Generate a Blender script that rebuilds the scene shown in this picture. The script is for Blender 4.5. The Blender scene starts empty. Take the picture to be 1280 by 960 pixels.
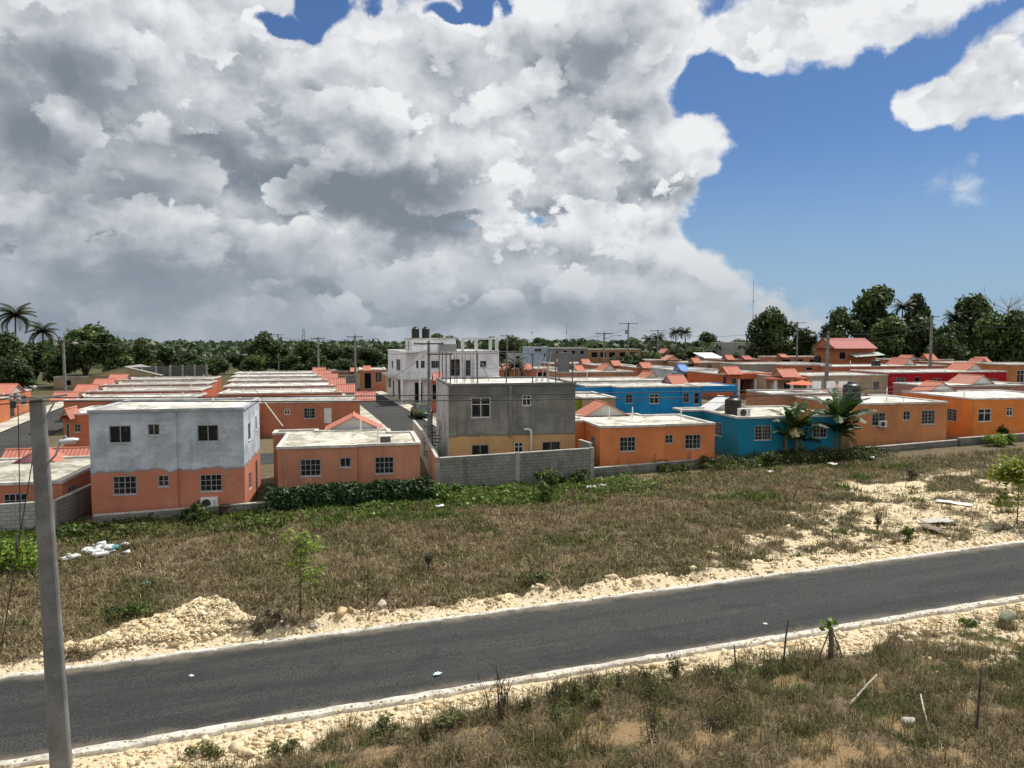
import bpy, math, random
import numpy as np
from mathutils import Vector, Matrix
random.seed(7); RNG = np.random.default_rng(7)
COL = bpy.context.scene.collection
PI = math.pi
# ---------------------------------------------------------------- the lie of the land
# the streets and houses stand on a grid turned by YAW: u runs along the near road, v away from it
YAW = math.atan(310/940.); CU, SU = math.cos(YAW), math.sin(YAW)
def xy(u, v): return (u*CU - v*SU, u*SU + v*CU)
def uv(x, y): return (x*CU + y*SU, -x*SU + y*CU)
def ground(x, y):                                            # works on floats and arrays
    t = np.clip(y, 0, 110)
    z = np.where(t < 70, .022*t, .022*(70 + (t-70) - (t-70)**2/80.))
    return z + .006*np.clip(x, -60, 60) - .035*np.clip(np.asarray(y)-290, 0, None)   # beyond the woods the land falls away to the coast
def G(u, v): return float(ground(*xy(u, v)))
def at(px, D):                                               # bearing and distance -> u, v
    return uv((px-640)/940.*D, D)
def zat(py, D):                                              # sight line and distance -> world height
    a = (480-py)/940.; th = math.atan(60/940.)
    return 10.3 + D*(-math.sin(th)+a*math.cos(th))/(math.cos(th)+a*math.sin(th))

# ---------------------------------------------------------------- value noise for layouts and stones
def _hash(ix, iy, seed):
    n = (ix.astype(np.int64)*374761393 + iy.astype(np.int64)*668265263 + seed*982451653) & 0x7fffffff
    n = ((n ^ (n >> 13))*1274126177) & 0x7fffffff
    return ((n ^ (n >> 16)) & 0xffff)/65535.
def vnoise(x, y, seed=0):
    x = np.asarray(x, float); y = np.asarray(y, float)
    ix = np.floor(x); iy = np.floor(y); fx = x-ix; fy = y-iy
    fx = fx*fx*(3-2*fx); fy = fy*fy*(3-2*fy)
    a = _hash(ix, iy, seed); b = _hash(ix+1, iy, seed); c = _hash(ix, iy+1, seed); d = _hash(ix+1, iy+1, seed)
    return (a*(1-fx)+b*fx)*(1-fy) + (c*(1-fx)+d*fx)*fy
def fbm(x, y, seed=0, o=4):
    s = 0; a = .5; t = 0
    for i in range(o):
        s = s + a*vnoise(np.asarray(x)*2**i, np.asarray(y)*2**i, seed+i*17); t += a; a *= .55
    return s/t
def sstep(x, a, b):
    t = np.clip((np.asarray(x, float)-a)/(b-a), 0, 1); return t*t*(3-2*t)

# ---------------------------------------------------------------- mesh collector
class MB:
    def __init__(s): s.v = []; s.f = []; s.c = []
    def add(s, vs, fs):
        n = len(s.v); s.v.extend([tuple(p) for p in vs]); s.f.extend([tuple(i+n for i in f) for f in fs]); return s
    def box(s, x0, x1, y0, y1, z0, z1):
        vs = [(x0,y0,z0),(x1,y0,z0),(x1,y1,z0),(x0,y1,z0),(x0,y0,z1),(x1,y0,z1),(x1,y1,z1),(x0,y1,z1)]
        return s.add(vs, [(3,2,1,0),(4,5,6,7),(0,1,5,4),(1,2,6,5),(2,3,7,6),(3,0,4,7)])
    def prism(s, poly, z0, z1):
        n = len(poly); vs = [(p[0],p[1],z0) for p in poly] + [(p[0],p[1],z1) for p in poly]
        fs = [tuple(range(n-1,-1,-1)), tuple(range(n,2*n))] + [(i,(i+1)%n,n+(i+1)%n,n+i) for i in range(n)]
        return s.add(vs, fs)
    def ring(s, outer, inner, z0, z1):
        n = len(outer)
        vs = [(p[0],p[1],z) for z in (z0,z1) for q in (outer,inner) for p in q]
        fs = []
        for i in range(n):
            j = (i+1)%n
            fs += [(i,j,2*n+j,2*n+i), (2*n+i,2*n+j,3*n+j,3*n+i), (n+j,n+i,3*n+i,3*n+j), (j,i,n+i,n+j)]
        return s.add(vs, fs)
    def tube(s, pts, r, n=8, cap=True):
        pts = [Vector(p) for p in pts]; m = len(pts)
        r = [r]*m if isinstance(r, (int, float)) else list(r)
        vs = []; fs = []; ref = None
        for i, p in enumerate(pts):
            d = (pts[min(i+1,m-1)]-pts[max(i-1,0)])
            d = d.normalized() if d.length > 1e-9 else Vector((0,0,1))
            if ref is None: ref = Vector((1,0,0)) if abs(d.x) < .8 else Vector((0,1,0))
            a = (ref - d*ref.dot(d)).normalized(); b = d.cross(a); ref = a
            for k in range(n):
                t = 2*PI*k/n; q = p + (a*math.cos(t)+b*math.sin(t))*r[i]; vs.append(q)
        for i in range(m-1):
            for k in range(n):
                fs.append((i*n+k, i*n+(k+1)%n, (i+1)*n+(k+1)%n, (i+1)*n+k))
        if cap: fs += [tuple(range(n-1,-1,-1)), tuple(range((m-1)*n, m*n))]
        return s.add(vs, fs)
    def bar(s, a, b, w, h=None):                              # square bar between two points
        a = Vector(a); b = Vector(b); d = (b-a).normalized(); h = h or w
        ref = Vector((0,0,1)) if abs(d.z) < .9 else Vector((1,0,0))
        p = d.cross(ref).normalized()*w/2; q = p.cross(d).normalized()*h/2
        vs = [a-p-q,a+p-q,a+p+q,a-p+q,b-p-q,b+p-q,b+p+q,b-p+q]
        return s.add(vs, [(0,1,2,3),(7,6,5,4),(0,4,5,1),(1,5,6,2),(2,6,7,3),(3,7,4,0)])
    def lathe(s, prof, c=(0,0,0), n=20):
        m = len(prof); vs = [(c[0]+r*math.cos(2*PI*k/n), c[1]+r*math.sin(2*PI*k/n), c[2]+z) for r, z in prof for k in range(n)]
        fs = [(i*n+k, i*n+(k+1)%n, (i+1)*n+(k+1)%n, (i+1)*n+k) for i in range(m-1) for k in range(n)]
        fs += [tuple(range(n-1,-1,-1)), tuple(range((m-1)*n, m*n))]
        return s.add(vs, fs)
    def mesh(s, name, smooth=False):
        me = bpy.data.meshes.new(name); me.from_pydata(s.v, [], s.f)
        if s.c and len(s.c) == len(s.v):
            at_ = me.color_attributes.new('tint', 'FLOAT_COLOR', 'POINT')
            at_.data.foreach_set('color', np.array(s.c, 'f').ravel())
        if smooth: me.polygons.foreach_set('use_smooth', [True]*len(me.polygons))
        me.update(); return me
    def build(s, name, mat, parent=None, smooth=False, bevel=0, loc=None, rz=0):
        o = bpy.data.objects.new(name, s.mesh(name, smooth)); COL.objects.link(o)
        if mat: o.data.materials.append(mat)
        if parent: o.parent = parent
        if loc: o.location = loc
        o.rotation_euler.z = rz
        if bevel:
            m = o.modifiers.new('bevel', 'BEVEL'); m.width = bevel; m.segments = 2; m.limit_method = 'ANGLE'
        return o
def np_mesh(name, verts, faces, mat, tint=None, smooth=False):
    """verts (n,3), faces (m,k) with k = 3 or 4"""
    me = bpy.data.meshes.new(name); k = faces.shape[1]
    me.vertices.add(len(verts)); me.vertices.foreach_set('co', np.ascontiguousarray(verts, 'f').ravel())
    me.loops.add(faces.size); me.loops.foreach_set('vertex_index', np.ascontiguousarray(faces, 'i').ravel())
    me.polygons.add(len(faces)); me.polygons.foreach_set('loop_start', np.arange(0, faces.size, k, dtype='i'))
    me.polygons.foreach_set('loop_total', np.full(len(faces), k, 'i'))
    if tint is not None:
        a = me.color_attributes.new('tint', 'FLOAT_COLOR', 'POINT')
        t = np.ones((len(verts), 4), 'f'); t[:, :tint.shape[1]] = tint; a.data.foreach_set('color', t.ravel())
    me.update(calc_edges=True); me.validate()
    if smooth: me.polygons.foreach_set('use_smooth', [True]*len(me.polygons))
    me.materials.append(mat); return me
def link(name, me, parent=None, loc=None, rz=0):
    o = bpy.data.objects.new(name, me); COL.objects.link(o)
    if parent: o.parent = parent
    if loc: o.location = loc
    o.rotation_euler.z = rz; return o
def tag(o, label, cat, group=None, kind=None):
    o['label'] = label; o['category'] = cat
    if group: o['group'] = group
    if kind: o['kind'] = kind
    return o
def thing(name, label, cat, u, v, z=None, rz=YAW, group=None):
    o = bpy.data.objects.new(name, None); COL.objects.link(o); o.empty_display_size = .3
    x, y = xy(u, v); o.location = (x, y, G(u, v) if z is None else z); o.rotation_euler.z = rz
    return tag(o, label, cat, group)
def copy_tree(o, parent=None):
    c = o.copy(); COL.objects.link(c)
    if parent: c.parent = parent
    for ch in list(o.children): copy_tree(ch, c)
    return c

# ---------------------------------------------------------------- materials
MATS = {}
class NT:
    def __init__(s, name):
        s.m = bpy.data.materials.new(name); s.m.use_nodes = True; s.t = s.m.node_tree; s.t.nodes.clear()
        s.out = s.t.nodes.new('ShaderNodeOutputMaterial'); s.b = s.t.nodes.new('ShaderNodeBsdfPrincipled')
        s.t.links.new(s.b.outputs[0], s.out.inputs[0])
    def n(s, t, **k):
        x = s.t.nodes.new(t)
        for a, b in k.items(): setattr(x, a, b)
        return x
    def l(s, a, b): s.t.links.new(a, b)
    def set(s, n, i, v):
        if isinstance(v, (int, float, tuple, list)): n.inputs[i].default_value = v
        else: s.l(v, n.inputs[i])
    def math(s, op, a, b=None, c=None, clamp=False):
        x = s.n('ShaderNodeMath', operation=op, use_clamp=clamp)
        for i, q in enumerate((a, b, c)):
            if q is not None: s.set(x, i, q)
        return x.outputs[0]
    def mix(s, f, a, b, mode='MIX'):
        x = s.n('ShaderNodeMix', data_type='RGBA', blend_type=mode)
        s.set(x, 0, f)
        for i, q in ((6, a), (7, b)): s.set(x, i, q+(1,) if isinstance(q, tuple) and len(q) == 3 else q)
        return x.outputs[2]
    def noise(s, vec, scale, detail=4, rough=.55, out='Fac', dist=0):
        x = s.n('ShaderNodeTexNoise'); s.set(x, 'Vector', vec); s.set(x, 'Scale', scale); s.set(x, 'Detail', detail)
        s.set(x, 'Roughness', rough); s.set(x, 'Distortion', dist); return x.outputs[out]
    def ramp(s, x, a, b, lo=0., hi=1.):
        r = s.n('ShaderNodeMapRange', interpolation_type='SMOOTHSTEP'); s.set(r, 0, x)
        for i, q in enumerate((a, b, lo, hi)): r.inputs[i+1].default_value = q
        return r.outputs[0]
    def pos(s): return s.n('ShaderNodeNewGeometry').outputs['Position']
    def obj(s): return s.n('ShaderNodeTexCoord').outputs['Object']
    def scl(s, v, f):
        x = s.n('ShaderNodeVectorMath', operation='MULTIPLY'); s.l(v, x.inputs[0]); x.inputs[1].default_value = f; return x.outputs[0]
    def sep(s, v):
        x = s.n('ShaderNodeSeparateXYZ'); s.l(v, x.inputs[0]); return x.outputs
    def bump(s, h, dist=.02, st=.6):
        x = s.n('ShaderNodeBump'); s.set(x, 'Height', h); x.inputs['Distance'].default_value = dist; x.inputs['Strength'].default_value = st
        s.l(x.outputs[0], s.b.inputs['Normal'])
    def fin(s, col, rough=.8, spec=.3):
        s.set(s.b, 'Base Color', col+(1,) if isinstance(col, tuple) and len(col) == 3 else col)
        s.set(s.b, 'Roughness', rough); s.b.inputs['Specular IOR Level'].default_value = spec; return s.m
def cached(f):
    def g(*a):
        k = (f.__name__,)+a
        if k not in MATS: MATS[k] = f(*a)
        return MATS[k]
    return g
def mulc(c, k): return tuple(x*k for x in c)

@cached
def m_plain(name, c, rough=.6, metal=0., spec=.4, var=.12, scale=3.):
    t = NT(name); p = t.pos(); f = t.noise(p, scale, 5, .6)
    t.b.inputs['Metallic'].default_value = metal
    return t.fin(t.mix(f, mulc(c, 1-var), mulc(c, 1+var)), rough, spec)
@cached
def m_plaster(name, c, dirt=.6):
    """painted render: broad fading, rain streaks, grime patches, fine roughness"""
    t = NT(name); p = t.pos()
    col = t.mix(t.ramp(t.noise(p, .55, 4, .6), .3, .72), mulc(c, .80), mulc(c, 1.10))
    lum = (c[0]+c[1]+c[2])/3
    streak = t.noise(t.scl(p, (3.2, 3.2, .28)), 1., 5, .65)
    col = t.mix(t.math('MULTIPLY', t.ramp(streak, .52, .78), dirt), col, (lum*.55, lum*.5, lum*.45))
    patch = t.noise(p, 1.7, 6, .68)
    col = t.mix(t.math('MULTIPLY', t.ramp(patch, .60, .70), .28*dirt+.04), col, (lum*1.3+.05, lum*1.22+.05, lum*1.15+.05))
    col = t.mix(t.math('MULTIPLY', t.ramp(t.noise(p, 6., 4, .7), .60, .74), .4*dirt), col, (lum*.4, lum*.36, lum*.33))
    foot = t.math('ADD', t.sep(t.obj())[2], t.math('MULTIPLY', t.math('SUBTRACT', t.noise(p, 1.6, 5, .65), .5), 1.1))
    col = t.mix(t.ramp(foot, .05, .6, .55*dirt+.1, 0), col, (lum*.5+.01, lum*.43+.008, lum*.34+.004))     # splashed earth along the foot
    t.bump(t.noise(p, 14, 5, .7), .02, .5)
    return t.fin(col, .88, .2)
@cached
def m_concrete(name, c, stain=.6, scale=1.):
    t = NT(name); p = t.pos()
    col = t.mix(t.ramp(t.noise(p, .9*scale, 6, .65), .35, .68), mulc(c, .72), mulc(c, 1.15))
    col = t.mix(t.math('MULTIPLY', t.ramp(t.noise(t.scl(p, (2.6, 2.6, .3)), 1.*scale, 5, .65), .5, .75), stain), col, mulc(c, .42))
    col = t.mix(t.ramp(t.noise(p, 9*scale, 4, .7), .62, .8, 0, .4), col, mulc(c, 1.35))
    t.bump(t.noise(p, 18, 6, .7), .02, .6)
    return t.fin(col, .9, .2)
@cached
def m_roof(name, c):
    """flat cement roof: pale wash worn through to grey and ochre stains along ponding lines"""
    t = NT(name); p = t.pos()
    q = t.scl(p, (1, .8, 1))
    a = t.noise(q, .62, 6, .68, dist=.8); b = t.noise(q, 1.6, 5, .65)
    col = t.mix(t.ramp(a, .40, .58), mulc((c[0], c[1]*.96, c[2]*.85), .50), c)
    col = t.mix(t.ramp(b, .50, .66, 0, .7), col, (c[0]*.62, c[1]*.56, c[2]*.42))
    col = t.mix(t.ramp(t.noise(p, .8, 3, .5, dist=1.5), .57, .70, 0, .75), col, (.17, .155, .13))
    t.bump(b, .03, .3)
    return t.fin(col, .85, .2)
@cached
def m_block(name, c, bw=.40, bh=.20):
    """hollow-block masonry with mortar joints, worked from the object's own axes"""
    t = NT(name); s = t.sep(t.obj()); p = t.pos()
    cb = t.n('ShaderNodeCombineXYZ'); t.l(t.math('ADD', s[0], s[1]), cb.inputs[0]); t.l(s[2], cb.inputs[1])
    b = t.n('ShaderNodeTexBrick'); t.l(cb.outputs[0], b.inputs['Vector'])
    for k, v in (('Scale', 1.), ('Mortar Size', .018), ('Mortar Smooth', .2), ('Brick Width', bw), ('Row Height', bh), ('Bias', 0.)): b.inputs[k].default_value = v
    b.inputs['Color1'].default_value = mulc(c, .78)+(1,); b.inputs['Color2'].default_value = mulc(c, 1.12)+(1,); b.inputs['Mortar'].default_value = mulc(c, .42)+(1,)
    col = t.mix(.38, b.outputs['Color'], t.mix(t.ramp(t.noise(p, .8, 5, .6), .3, .7), mulc(c, .6), mulc(c, 1.25)))
    col = t.mix(t.ramp(t.noise(t.scl(p, (2, 2, .4)), 1., 5, .6), .5, .72, 0, .6), col, mulc(c, .36))
    col = t.mix(t.ramp(s[2], .0, .45, .45, 0), col, (.05, .055, .03))          # moss and splash along the foot
    h = t.math('MULTIPLY_ADD', t.noise(p, 16, 4, .7), .5, t.math('MULTIPLY', b.outputs['Fac'], -1.))
    t.bump(h, .015, .8)
    return t.fin(col, .92, .15)
@cached
def m_tile(name, c, axis=0):
    """roof of pan tiles: rolls run down the slope"""
    t = NT(name); o = t.obj(); s = t.sep(o); p = t.pos()
    ph = t.math('MULTIPLY', s[axis], 2*PI/.24)
    w = t.math('ABSOLUTE', t.math('SINE', t.math('MULTIPLY', ph, .5)))
    col = t.mix(t.noise(p, 2.2, 5, .65), mulc(c, .74), mulc(c, 1.22))
    col = t.mix(t.ramp(w, .0, .35, .55, 0), col, mulc(c, .4))
    col = t.mix(t.ramp(t.noise(p, 1.1, 4, .6), .56, .72, 0, .5), col, (c[0]*.9, c[1]*1.4, c[2]*1.6))
    t.bump(w, .05, .9)
    return t.fin(col, .8, .25)
@cached
def m_glass(name='window_glass', c=(.008, .009, .010)):
    t = NT(name); p = t.pos()
    col = t.mix(t.noise(p, 1.3, 3), mulc(c, .3), mulc(c, 1.3))
    col = t.mix(t.ramp(t.noise(t.scl(p, (1.6, 1.6, .9)), 1.1, 3, .5), .54, .60, 0, .8), col, (.055, .046, .038))      # curtains and furniture behind some panes
    lv = t.math('SINE', t.math('MULTIPLY', t.sep(p)[2], 2*PI/.085))
    t.bump(lv, .01, .5)
    return t.fin(col, .28, .25)
@cached
def m_tinted(name, rough=.8, spec=.2, trans=.0, k=1.0):
    """colour carried leaf by leaf (or stone by stone) in the tint attribute"""
    t = NT(name); a = t.n('ShaderNodeAttribute', attribute_name='tint'); p = t.pos()
    col = t.mix(t.noise(p, 4., 4, .6), (.72*k, .72*k, .72*k), (1.25*k, 1.25*k, 1.25*k))
    col = t.mix(1., a.outputs['Color'], col, 'MULTIPLY')
    m = t.fin(col, rough, spec)
    if trans:
        tr = t.n('ShaderNodeBsdfTranslucent'); t.l(col, tr.inputs[0])
        mx = t.n('ShaderNodeMixShader'); mx.inputs[0].default_value = trans
        t.l(t.b.outputs[0], mx.inputs[1]); t.l(tr.outputs[0], mx.inputs[2]); t.l(mx.outputs[0], t.out.inputs[0])
    return m
def m_stone(name, c):
    t = NT(name); a = t.n('ShaderNodeAttribute', attribute_name='tint'); p = t.pos()
    col = t.mix(1., a.outputs['Color'], t.mix(t.ramp(t.noise(p, 9., 5, .65), .3, .7), (.7, .68, .62), (1.12, 1.1, 1.06)), 'MULTIPLY')
    t.bump(t.noise(p, 30, 4, .7), .02, .7)
    return t.fin(col, .9, .15)
# ---------------------------------------------------------------- sky and sun
SUN_EL = math.radians(60); SUN_ROT = math.radians(47)      # high sun, to the right and a little beyond the houses

def build_sky():
    w = bpy.data.worlds.new("World"); bpy.context.scene.world = w; w.use_nodes = True
    nt = w.node_tree; nt.nodes.clear()
    # ---- group: cloud thickness for a point (azimuth, elevation)
    g = bpy.data.node_groups.new('cloud_thickness', 'ShaderNodeTree')
    g.interface.new_socket('P', in_out='INPUT', socket_type='NodeSocketVector')
    g.interface.new_socket('D', in_out='OUTPUT', socket_type='NodeSocketFloat')
    g.interface.new_socket('M', in_out='OUTPUT', socket_type='NodeSocketFloat')
    def N(t, tree=g, **k):
        n = tree.nodes.new(t)
        for a, b in k.items(): setattr(n, a, b)
        return n
    def mth(op, a, b=None, c=None, tree=g, clamp=False):
        n = N('ShaderNodeMath', tree, operation=op, use_clamp=clamp)
        for i, x in enumerate((a, b, c)):
            if x is None: continue
            if isinstance(x, (int, float)): n.inputs[i].default_value = x
            else: tree.links.new(x, n.inputs[i])
        return n.outputs[0]
    def vm(op, a, b=None, tree=g):
        n = N('ShaderNodeVectorMath', tree, operation=op)
        for i, x in enumerate((a, b)):
            if x is None: continue
            if isinstance(x, (tuple, list)): n.inputs[i].default_value = x
            else: tree.links.new(x, n.inputs[i])
        return n.outputs['Value'] if op in ('LENGTH', 'DOT_PRODUCT', 'DISTANCE') else n.outputs[0]
    gi = N('NodeGroupInput'); go = N('NodeGroupOutput')
    P = gi.outputs['P']
    def noise(vec, scale, detail, rough, dim='2D', tree=g, dist=0.0, lac=2.0):
        n = N('ShaderNodeTexNoise', tree, noise_dimensions=dim)
        n.inputs['Scale'].default_value = scale; n.inputs['Detail'].default_value = detail
        n.inputs['Roughness'].default_value = rough; n.inputs['Distortion'].default_value = dist
        n.inputs['Lacunarity'].default_value = lac
        tree.links.new(vec, n.inputs['Vector']); return n
    # warp so that the masses get an irregular outline
    w1 = noise(P, 5.0, 3, .55).outputs['Color']
    w1 = vm('SCALE', vm('SUBTRACT', w1, (.5, .5, .5))); w1.node.inputs['Scale'].default_value = .17
    w2 = noise(P, 22.0, 4, .6).outputs['Color']
    w2 = vm('SCALE', vm('SUBTRACT', w2, (.5, .5, .5))); w2.node.inputs['Scale'].default_value = .035
    Q = vm('ADD', P, w2); QW = vm('ADD', Q, w1)
    acc = None
    for (ca, ce, ra, re, wt) in CLOUD_MASSES:
        d = vm('LENGTH', vm('MULTIPLY', vm('SUBTRACT', QW, (ca, ce, 0)), (1/ra, 1/re, 0)))
        m = mth('MULTIPLY', mth('SUBTRACT', 1.0, d), wt)
        acc = m if acc is None else mth('SMOOTH_MAX', acc, m, .12)
    for (ca, ce, ra, re, wt) in CLOUD_GAPS:
        d = vm('LENGTH', vm('MULTIPLY', vm('SUBTRACT', QW, (ca, ce, 0)), (1/ra, 1/re, 0)))
        m = mth('MULTIPLY', mth('SUBTRACT', 1.0, d, clamp=True), wt)
        acc = mth('SUBTRACT', acc, m)
    # scattered clouds in the part of the sky the masses do not cover
    sepP = N('ShaderNodeSeparateXYZ'); g.links.new(P, sepP.inputs[0])
    aa = mth('ABSOLUTE', sepP.outputs[0])
    out = mth('MAXIMUM', mth('MULTIPLY_ADD', aa, 3.0, -2.1), mth('MULTIPLY_ADD', sepP.outputs[1], 3.0, -1.55))
    out = mth('MULTIPLY', mth('MAXIMUM', out, 0), .6, clamp=True)
    acc = mth('MAXIMUM', acc, mth('SUBTRACT', out, mth('MULTIPLY', noise(P, 3.0, 2, .5).outputs['Fac'], .9)))
    vo = N('ShaderNodeTexVoronoi', voronoi_dimensions='2D', feature='F1', normalize=True)
    vo.inputs['Scale'].default_value = 6.6; vo.inputs['Detail'].default_value = 4.0
    vo.inputs['Roughness'].default_value = .46; pass
    vo.inputs['Lacunarity'].default_value = 2.1
    g.links.new(vm('MULTIPLY', Q, (1, 1.5, 1)), vo.inputs['Vector'])
    bil = mth('MULTIPLY_ADD', mth('POWER', vo.outputs['Distance'], 1.5), -2.4, .62)
    fb = mth('SUBTRACT', noise(vm('MULTIPLY', P, (1, 1.5, 1)), 5, 7, .56).outputs['Fac'], .5)
    g.links.new(mth('MULTIPLY_ADD', fb, .74, mth('MULTIPLY', bil, .60)), go.inputs['D']); g.links.new(acc, go.inputs['M'])

    # ---- world
    T = nt
    tc = N('ShaderNodeTexCoord', T)
    s0 = N('ShaderNodeSeparateXYZ', T); nt.links.new(tc.outputs['Generated'], s0.inputs[0])
    up = N('ShaderNodeCombineXYZ', T); nt.links.new(s0.outputs[0], up.inputs[0]); nt.links.new(s0.outputs[1], up.inputs[1]); nt.links.new(mth('MAXIMUM', s0.outputs[2], .002, tree=T), up.inputs[2])
    sep = N('ShaderNodeSeparateXYZ', T); nt.links.new(up.outputs[0], sep.inputs[0])
    az = mth('ARCTAN2', sep.outputs[0], sep.outputs[1], tree=T)
    el = mth('ARCSINE', sep.outputs[2], tree=T)
    cmb = N('ShaderNodeCombineXYZ', T); nt.links.new(az, cmb.inputs[0]); nt.links.new(el, cmb.inputs[1])
    P0 = cmb.outputs[0]
    def dens(vec):
        n = N('ShaderNodeGroup', T, node_tree=g); nt.links.new(vec, n.inputs['P']); return n
    d0 = dens(P0)
    d1 = dens(vm('ADD', P0, (.008, .026, 0), tree=T))
    d2 = dens(vm('ADD', P0, (.025, .070, 0), tree=T))
    def ramp(x, a, b, lo=0., hi=1., interp='SMOOTHSTEP'):
        n = N('ShaderNodeMapRange', T, interpolation_type=interp)
        nt.links.new(x, n.inputs['Value'])
        for k, v in zip(('From Min', 'From Max', 'To Min', 'To Max'), (a, b, lo, hi)): n.inputs[k].default_value = v
        return n.outputs['Result']
    def full(n): return mth('ADD', mth('ADD', n.outputs['D'], n.outputs['M'], tree=T), .02, tree=T)
    D0 = full(d0)
    alpha = ramp(D0, -.03, .24)
    fine = mth('SUBTRACT', d0.outputs['D'], d1.outputs['D'], tree=T)        # towards the sun it gets thinner -> lit
    broad = mth('SUBTRACT', D0, full(d2), tree=T)
    # grey undersides: a soft field of their own
    sh = None
    wn = noise(P0, 7.0, 5, .6, tree=T).outputs['Color']
    wn = vm('SCALE', vm('SUBTRACT', wn, (.5, .5, .5), tree=T), tree=T); wn.node.inputs['Scale'].default_value = .16
    PW = vm('ADD', P0, wn, tree=T)
    for (ca, ce, ra, re, wt) in CLOUD_BASES:
        d = vm('LENGTH', vm('MULTIPLY', vm('SUBTRACT', PW, (ca, ce, 0), tree=T), (1/ra, 1/re, 0), tree=T), tree=T)
        m = mth('MULTIPLY', mth('SUBTRACT', 1.0, d, tree=T, clamp=True), wt, tree=T)
        sh = m if sh is None else mth('MAXIMUM', sh, m, tree=T)
    calm = mth('MULTIPLY_ADD', sh, -1.3, 1.0, tree=T, clamp=True)        # undersides show little relief
    lit = mth('MULTIPLY_ADD', mth('MULTIPLY', fine, calm, tree=T), 1.15, .56, tree=T)
    lit = mth('MULTIPLY_ADD', broad, 0.45, lit, tree=T)
    M0 = d0.outputs['M']
    # nearer heaps in front of the farther ones, each lit along its top and grey below
    for (off, sc_, bias, base) in (((3.7, 1.3, 0), 1.05, -.42, .57), ((7.1, 5.2, 0), 1.4, -.56, .60)):
        Pl = vm('SCALE', P0, tree=T); Pl.node.inputs['Scale'].default_value = sc_; Pl = vm('ADD', Pl, off, tree=T)
        a_ = dens(Pl).outputs['D']; b_ = dens(vm('ADD', Pl, (.008*sc_, .034*sc_, 0), tree=T)).outputs['D']
        Dl = mth('ADD', mth('MULTIPLY_ADD', M0, .55, bias, tree=T), mth('MULTIPLY', a_, 1.35, tree=T), tree=T)
        al = ramp(Dl, .0, .09)
        ll = mth('MULTIPLY_ADD', mth('MULTIPLY', mth('SUBTRACT', a_, b_, tree=T), calm, tree=T), 1.45, base, tree=T)
        ll = mth('SUBTRACT', ll, ramp(Dl, .05, .55, -.10, .14), tree=T)
        mm = N('ShaderNodeMix', T, data_type='FLOAT'); nt.links.new(mth('MULTIPLY', al, mth('MULTIPLY_ADD', sh, -.9, .95, tree=T, clamp=True), tree=T), mm.inputs[0]); nt.links.new(lit, mm.inputs[2]); nt.links.new(ll, mm.inputs[3]); lit = mm.outputs[0]
    lit = mth('SUBTRACT', lit, ramp(D0, .2, 1.2, 0, .12), tree=T)
    lit = mth('SUBTRACT', lit, mth('MULTIPLY', sh, 1.25, tree=T), tree=T)
    lit = mth('MULTIPLY_ADD', ramp(D0, .04, .32, 1, 0), .28, lit, tree=T)
    cr = N('ShaderNodeValToRGB', T); nt.links.new(lit, cr.inputs[0])
    e = cr.color_ramp.elements
    e[0].position = 0.0; e[0].color = (.21, .245, .29, 1)
    e[1].position = .86; e[1].color = (.86, .875, .89, 1)
    for p_, c_ in ((.2, (.30, .335, .38, 1)), (.45, (.53, .56, .60, 1)), (.66, (.71, .735, .765, 1))):
        k = e.new(p_); k.color = c_
    # bluish veil of air low over the horizon
    hz = ramp(el, .0, .17, .66, 0)
    mixc = N('ShaderNodeMix', T, data_type='RGBA'); nt.links.new(hz, mixc.inputs[0])
    nt.links.new(cr.outputs[0], mixc.inputs[6]); mixc.inputs[7].default_value = (.31, .365, .43, 1)
    sky = N('ShaderNodeTexSky', T, sky_type='NISHITA', sun_disc=False, sun_elevation=SUN_EL, sun_rotation=SUN_ROT,
            air_density=1.0, dust_density=.25, ozone_density=4.0, altitude=0)
    deep = N('ShaderNodeMix', T, data_type='RGBA', blend_type='MULTIPLY'); deep.inputs[0].default_value = 1; nt.links.new(sky.outputs[0], deep.inputs[6]); deep.inputs[7].default_value = (.58, .72, .90, 1)
    air = N('ShaderNodeMix', T, data_type='RGBA'); nt.links.new(ramp(el, -.02, .25, .92, .0), air.inputs[0])
    nt.links.new(deep.outputs[2], air.inputs[6]); air.inputs[7].default_value = AIR_COLOUR
    nt.links.new(up.outputs[0], sky.inputs['Vector'])
    b1 = N('ShaderNodeBackground', T); nt.links.new(air.outputs[2], b1.inputs[0]); b1.inputs[1].default_value = SKY_STRENGTH
    b2 = N('ShaderNodeBackground', T); nt.links.new(mixc.outputs[2], b2.inputs[0]); b2.inputs[1].default_value = CLOUD_STRENGTH
    mx = N('ShaderNodeMixShader', T); nt.links.new(alpha, mx.inputs[0])
    nt.links.new(b1.outputs[0], mx.inputs[1]); nt.links.new(b2.outputs[0], mx.inputs[2])
    o = N('ShaderNodeOutputWorld', T); nt.links.new(mx.outputs[0], o.inputs[0])
    w.cycles.sampling_method = 'MANUAL'; w.cycles.sample_map_resolution = 1024
    sl = bpy.data.lights.new('sun', 'SUN'); sl.energy = SUN_STRENGTH; sl.angle = math.radians(.53); sl.color = (1.0, .955, .89)
    so = bpy.data.objects.new('sun', sl); bpy.context.collection.objects.link(so)
    d = Vector((math.sin(SUN_ROT)*math.cos(SUN_EL), math.cos(SUN_ROT)*math.cos(SUN_EL), math.sin(SUN_EL)))
    so.rotation_euler = d.to_track_quat('Z', 'Y').to_euler(); so.location = d*80

AIR_COLOUR = (3.5, 5.2, 7.1, 1)
SKY_STRENGTH = .09; CLOUD_STRENGTH = 1.0; SUN_STRENGTH = 5.0
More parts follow.
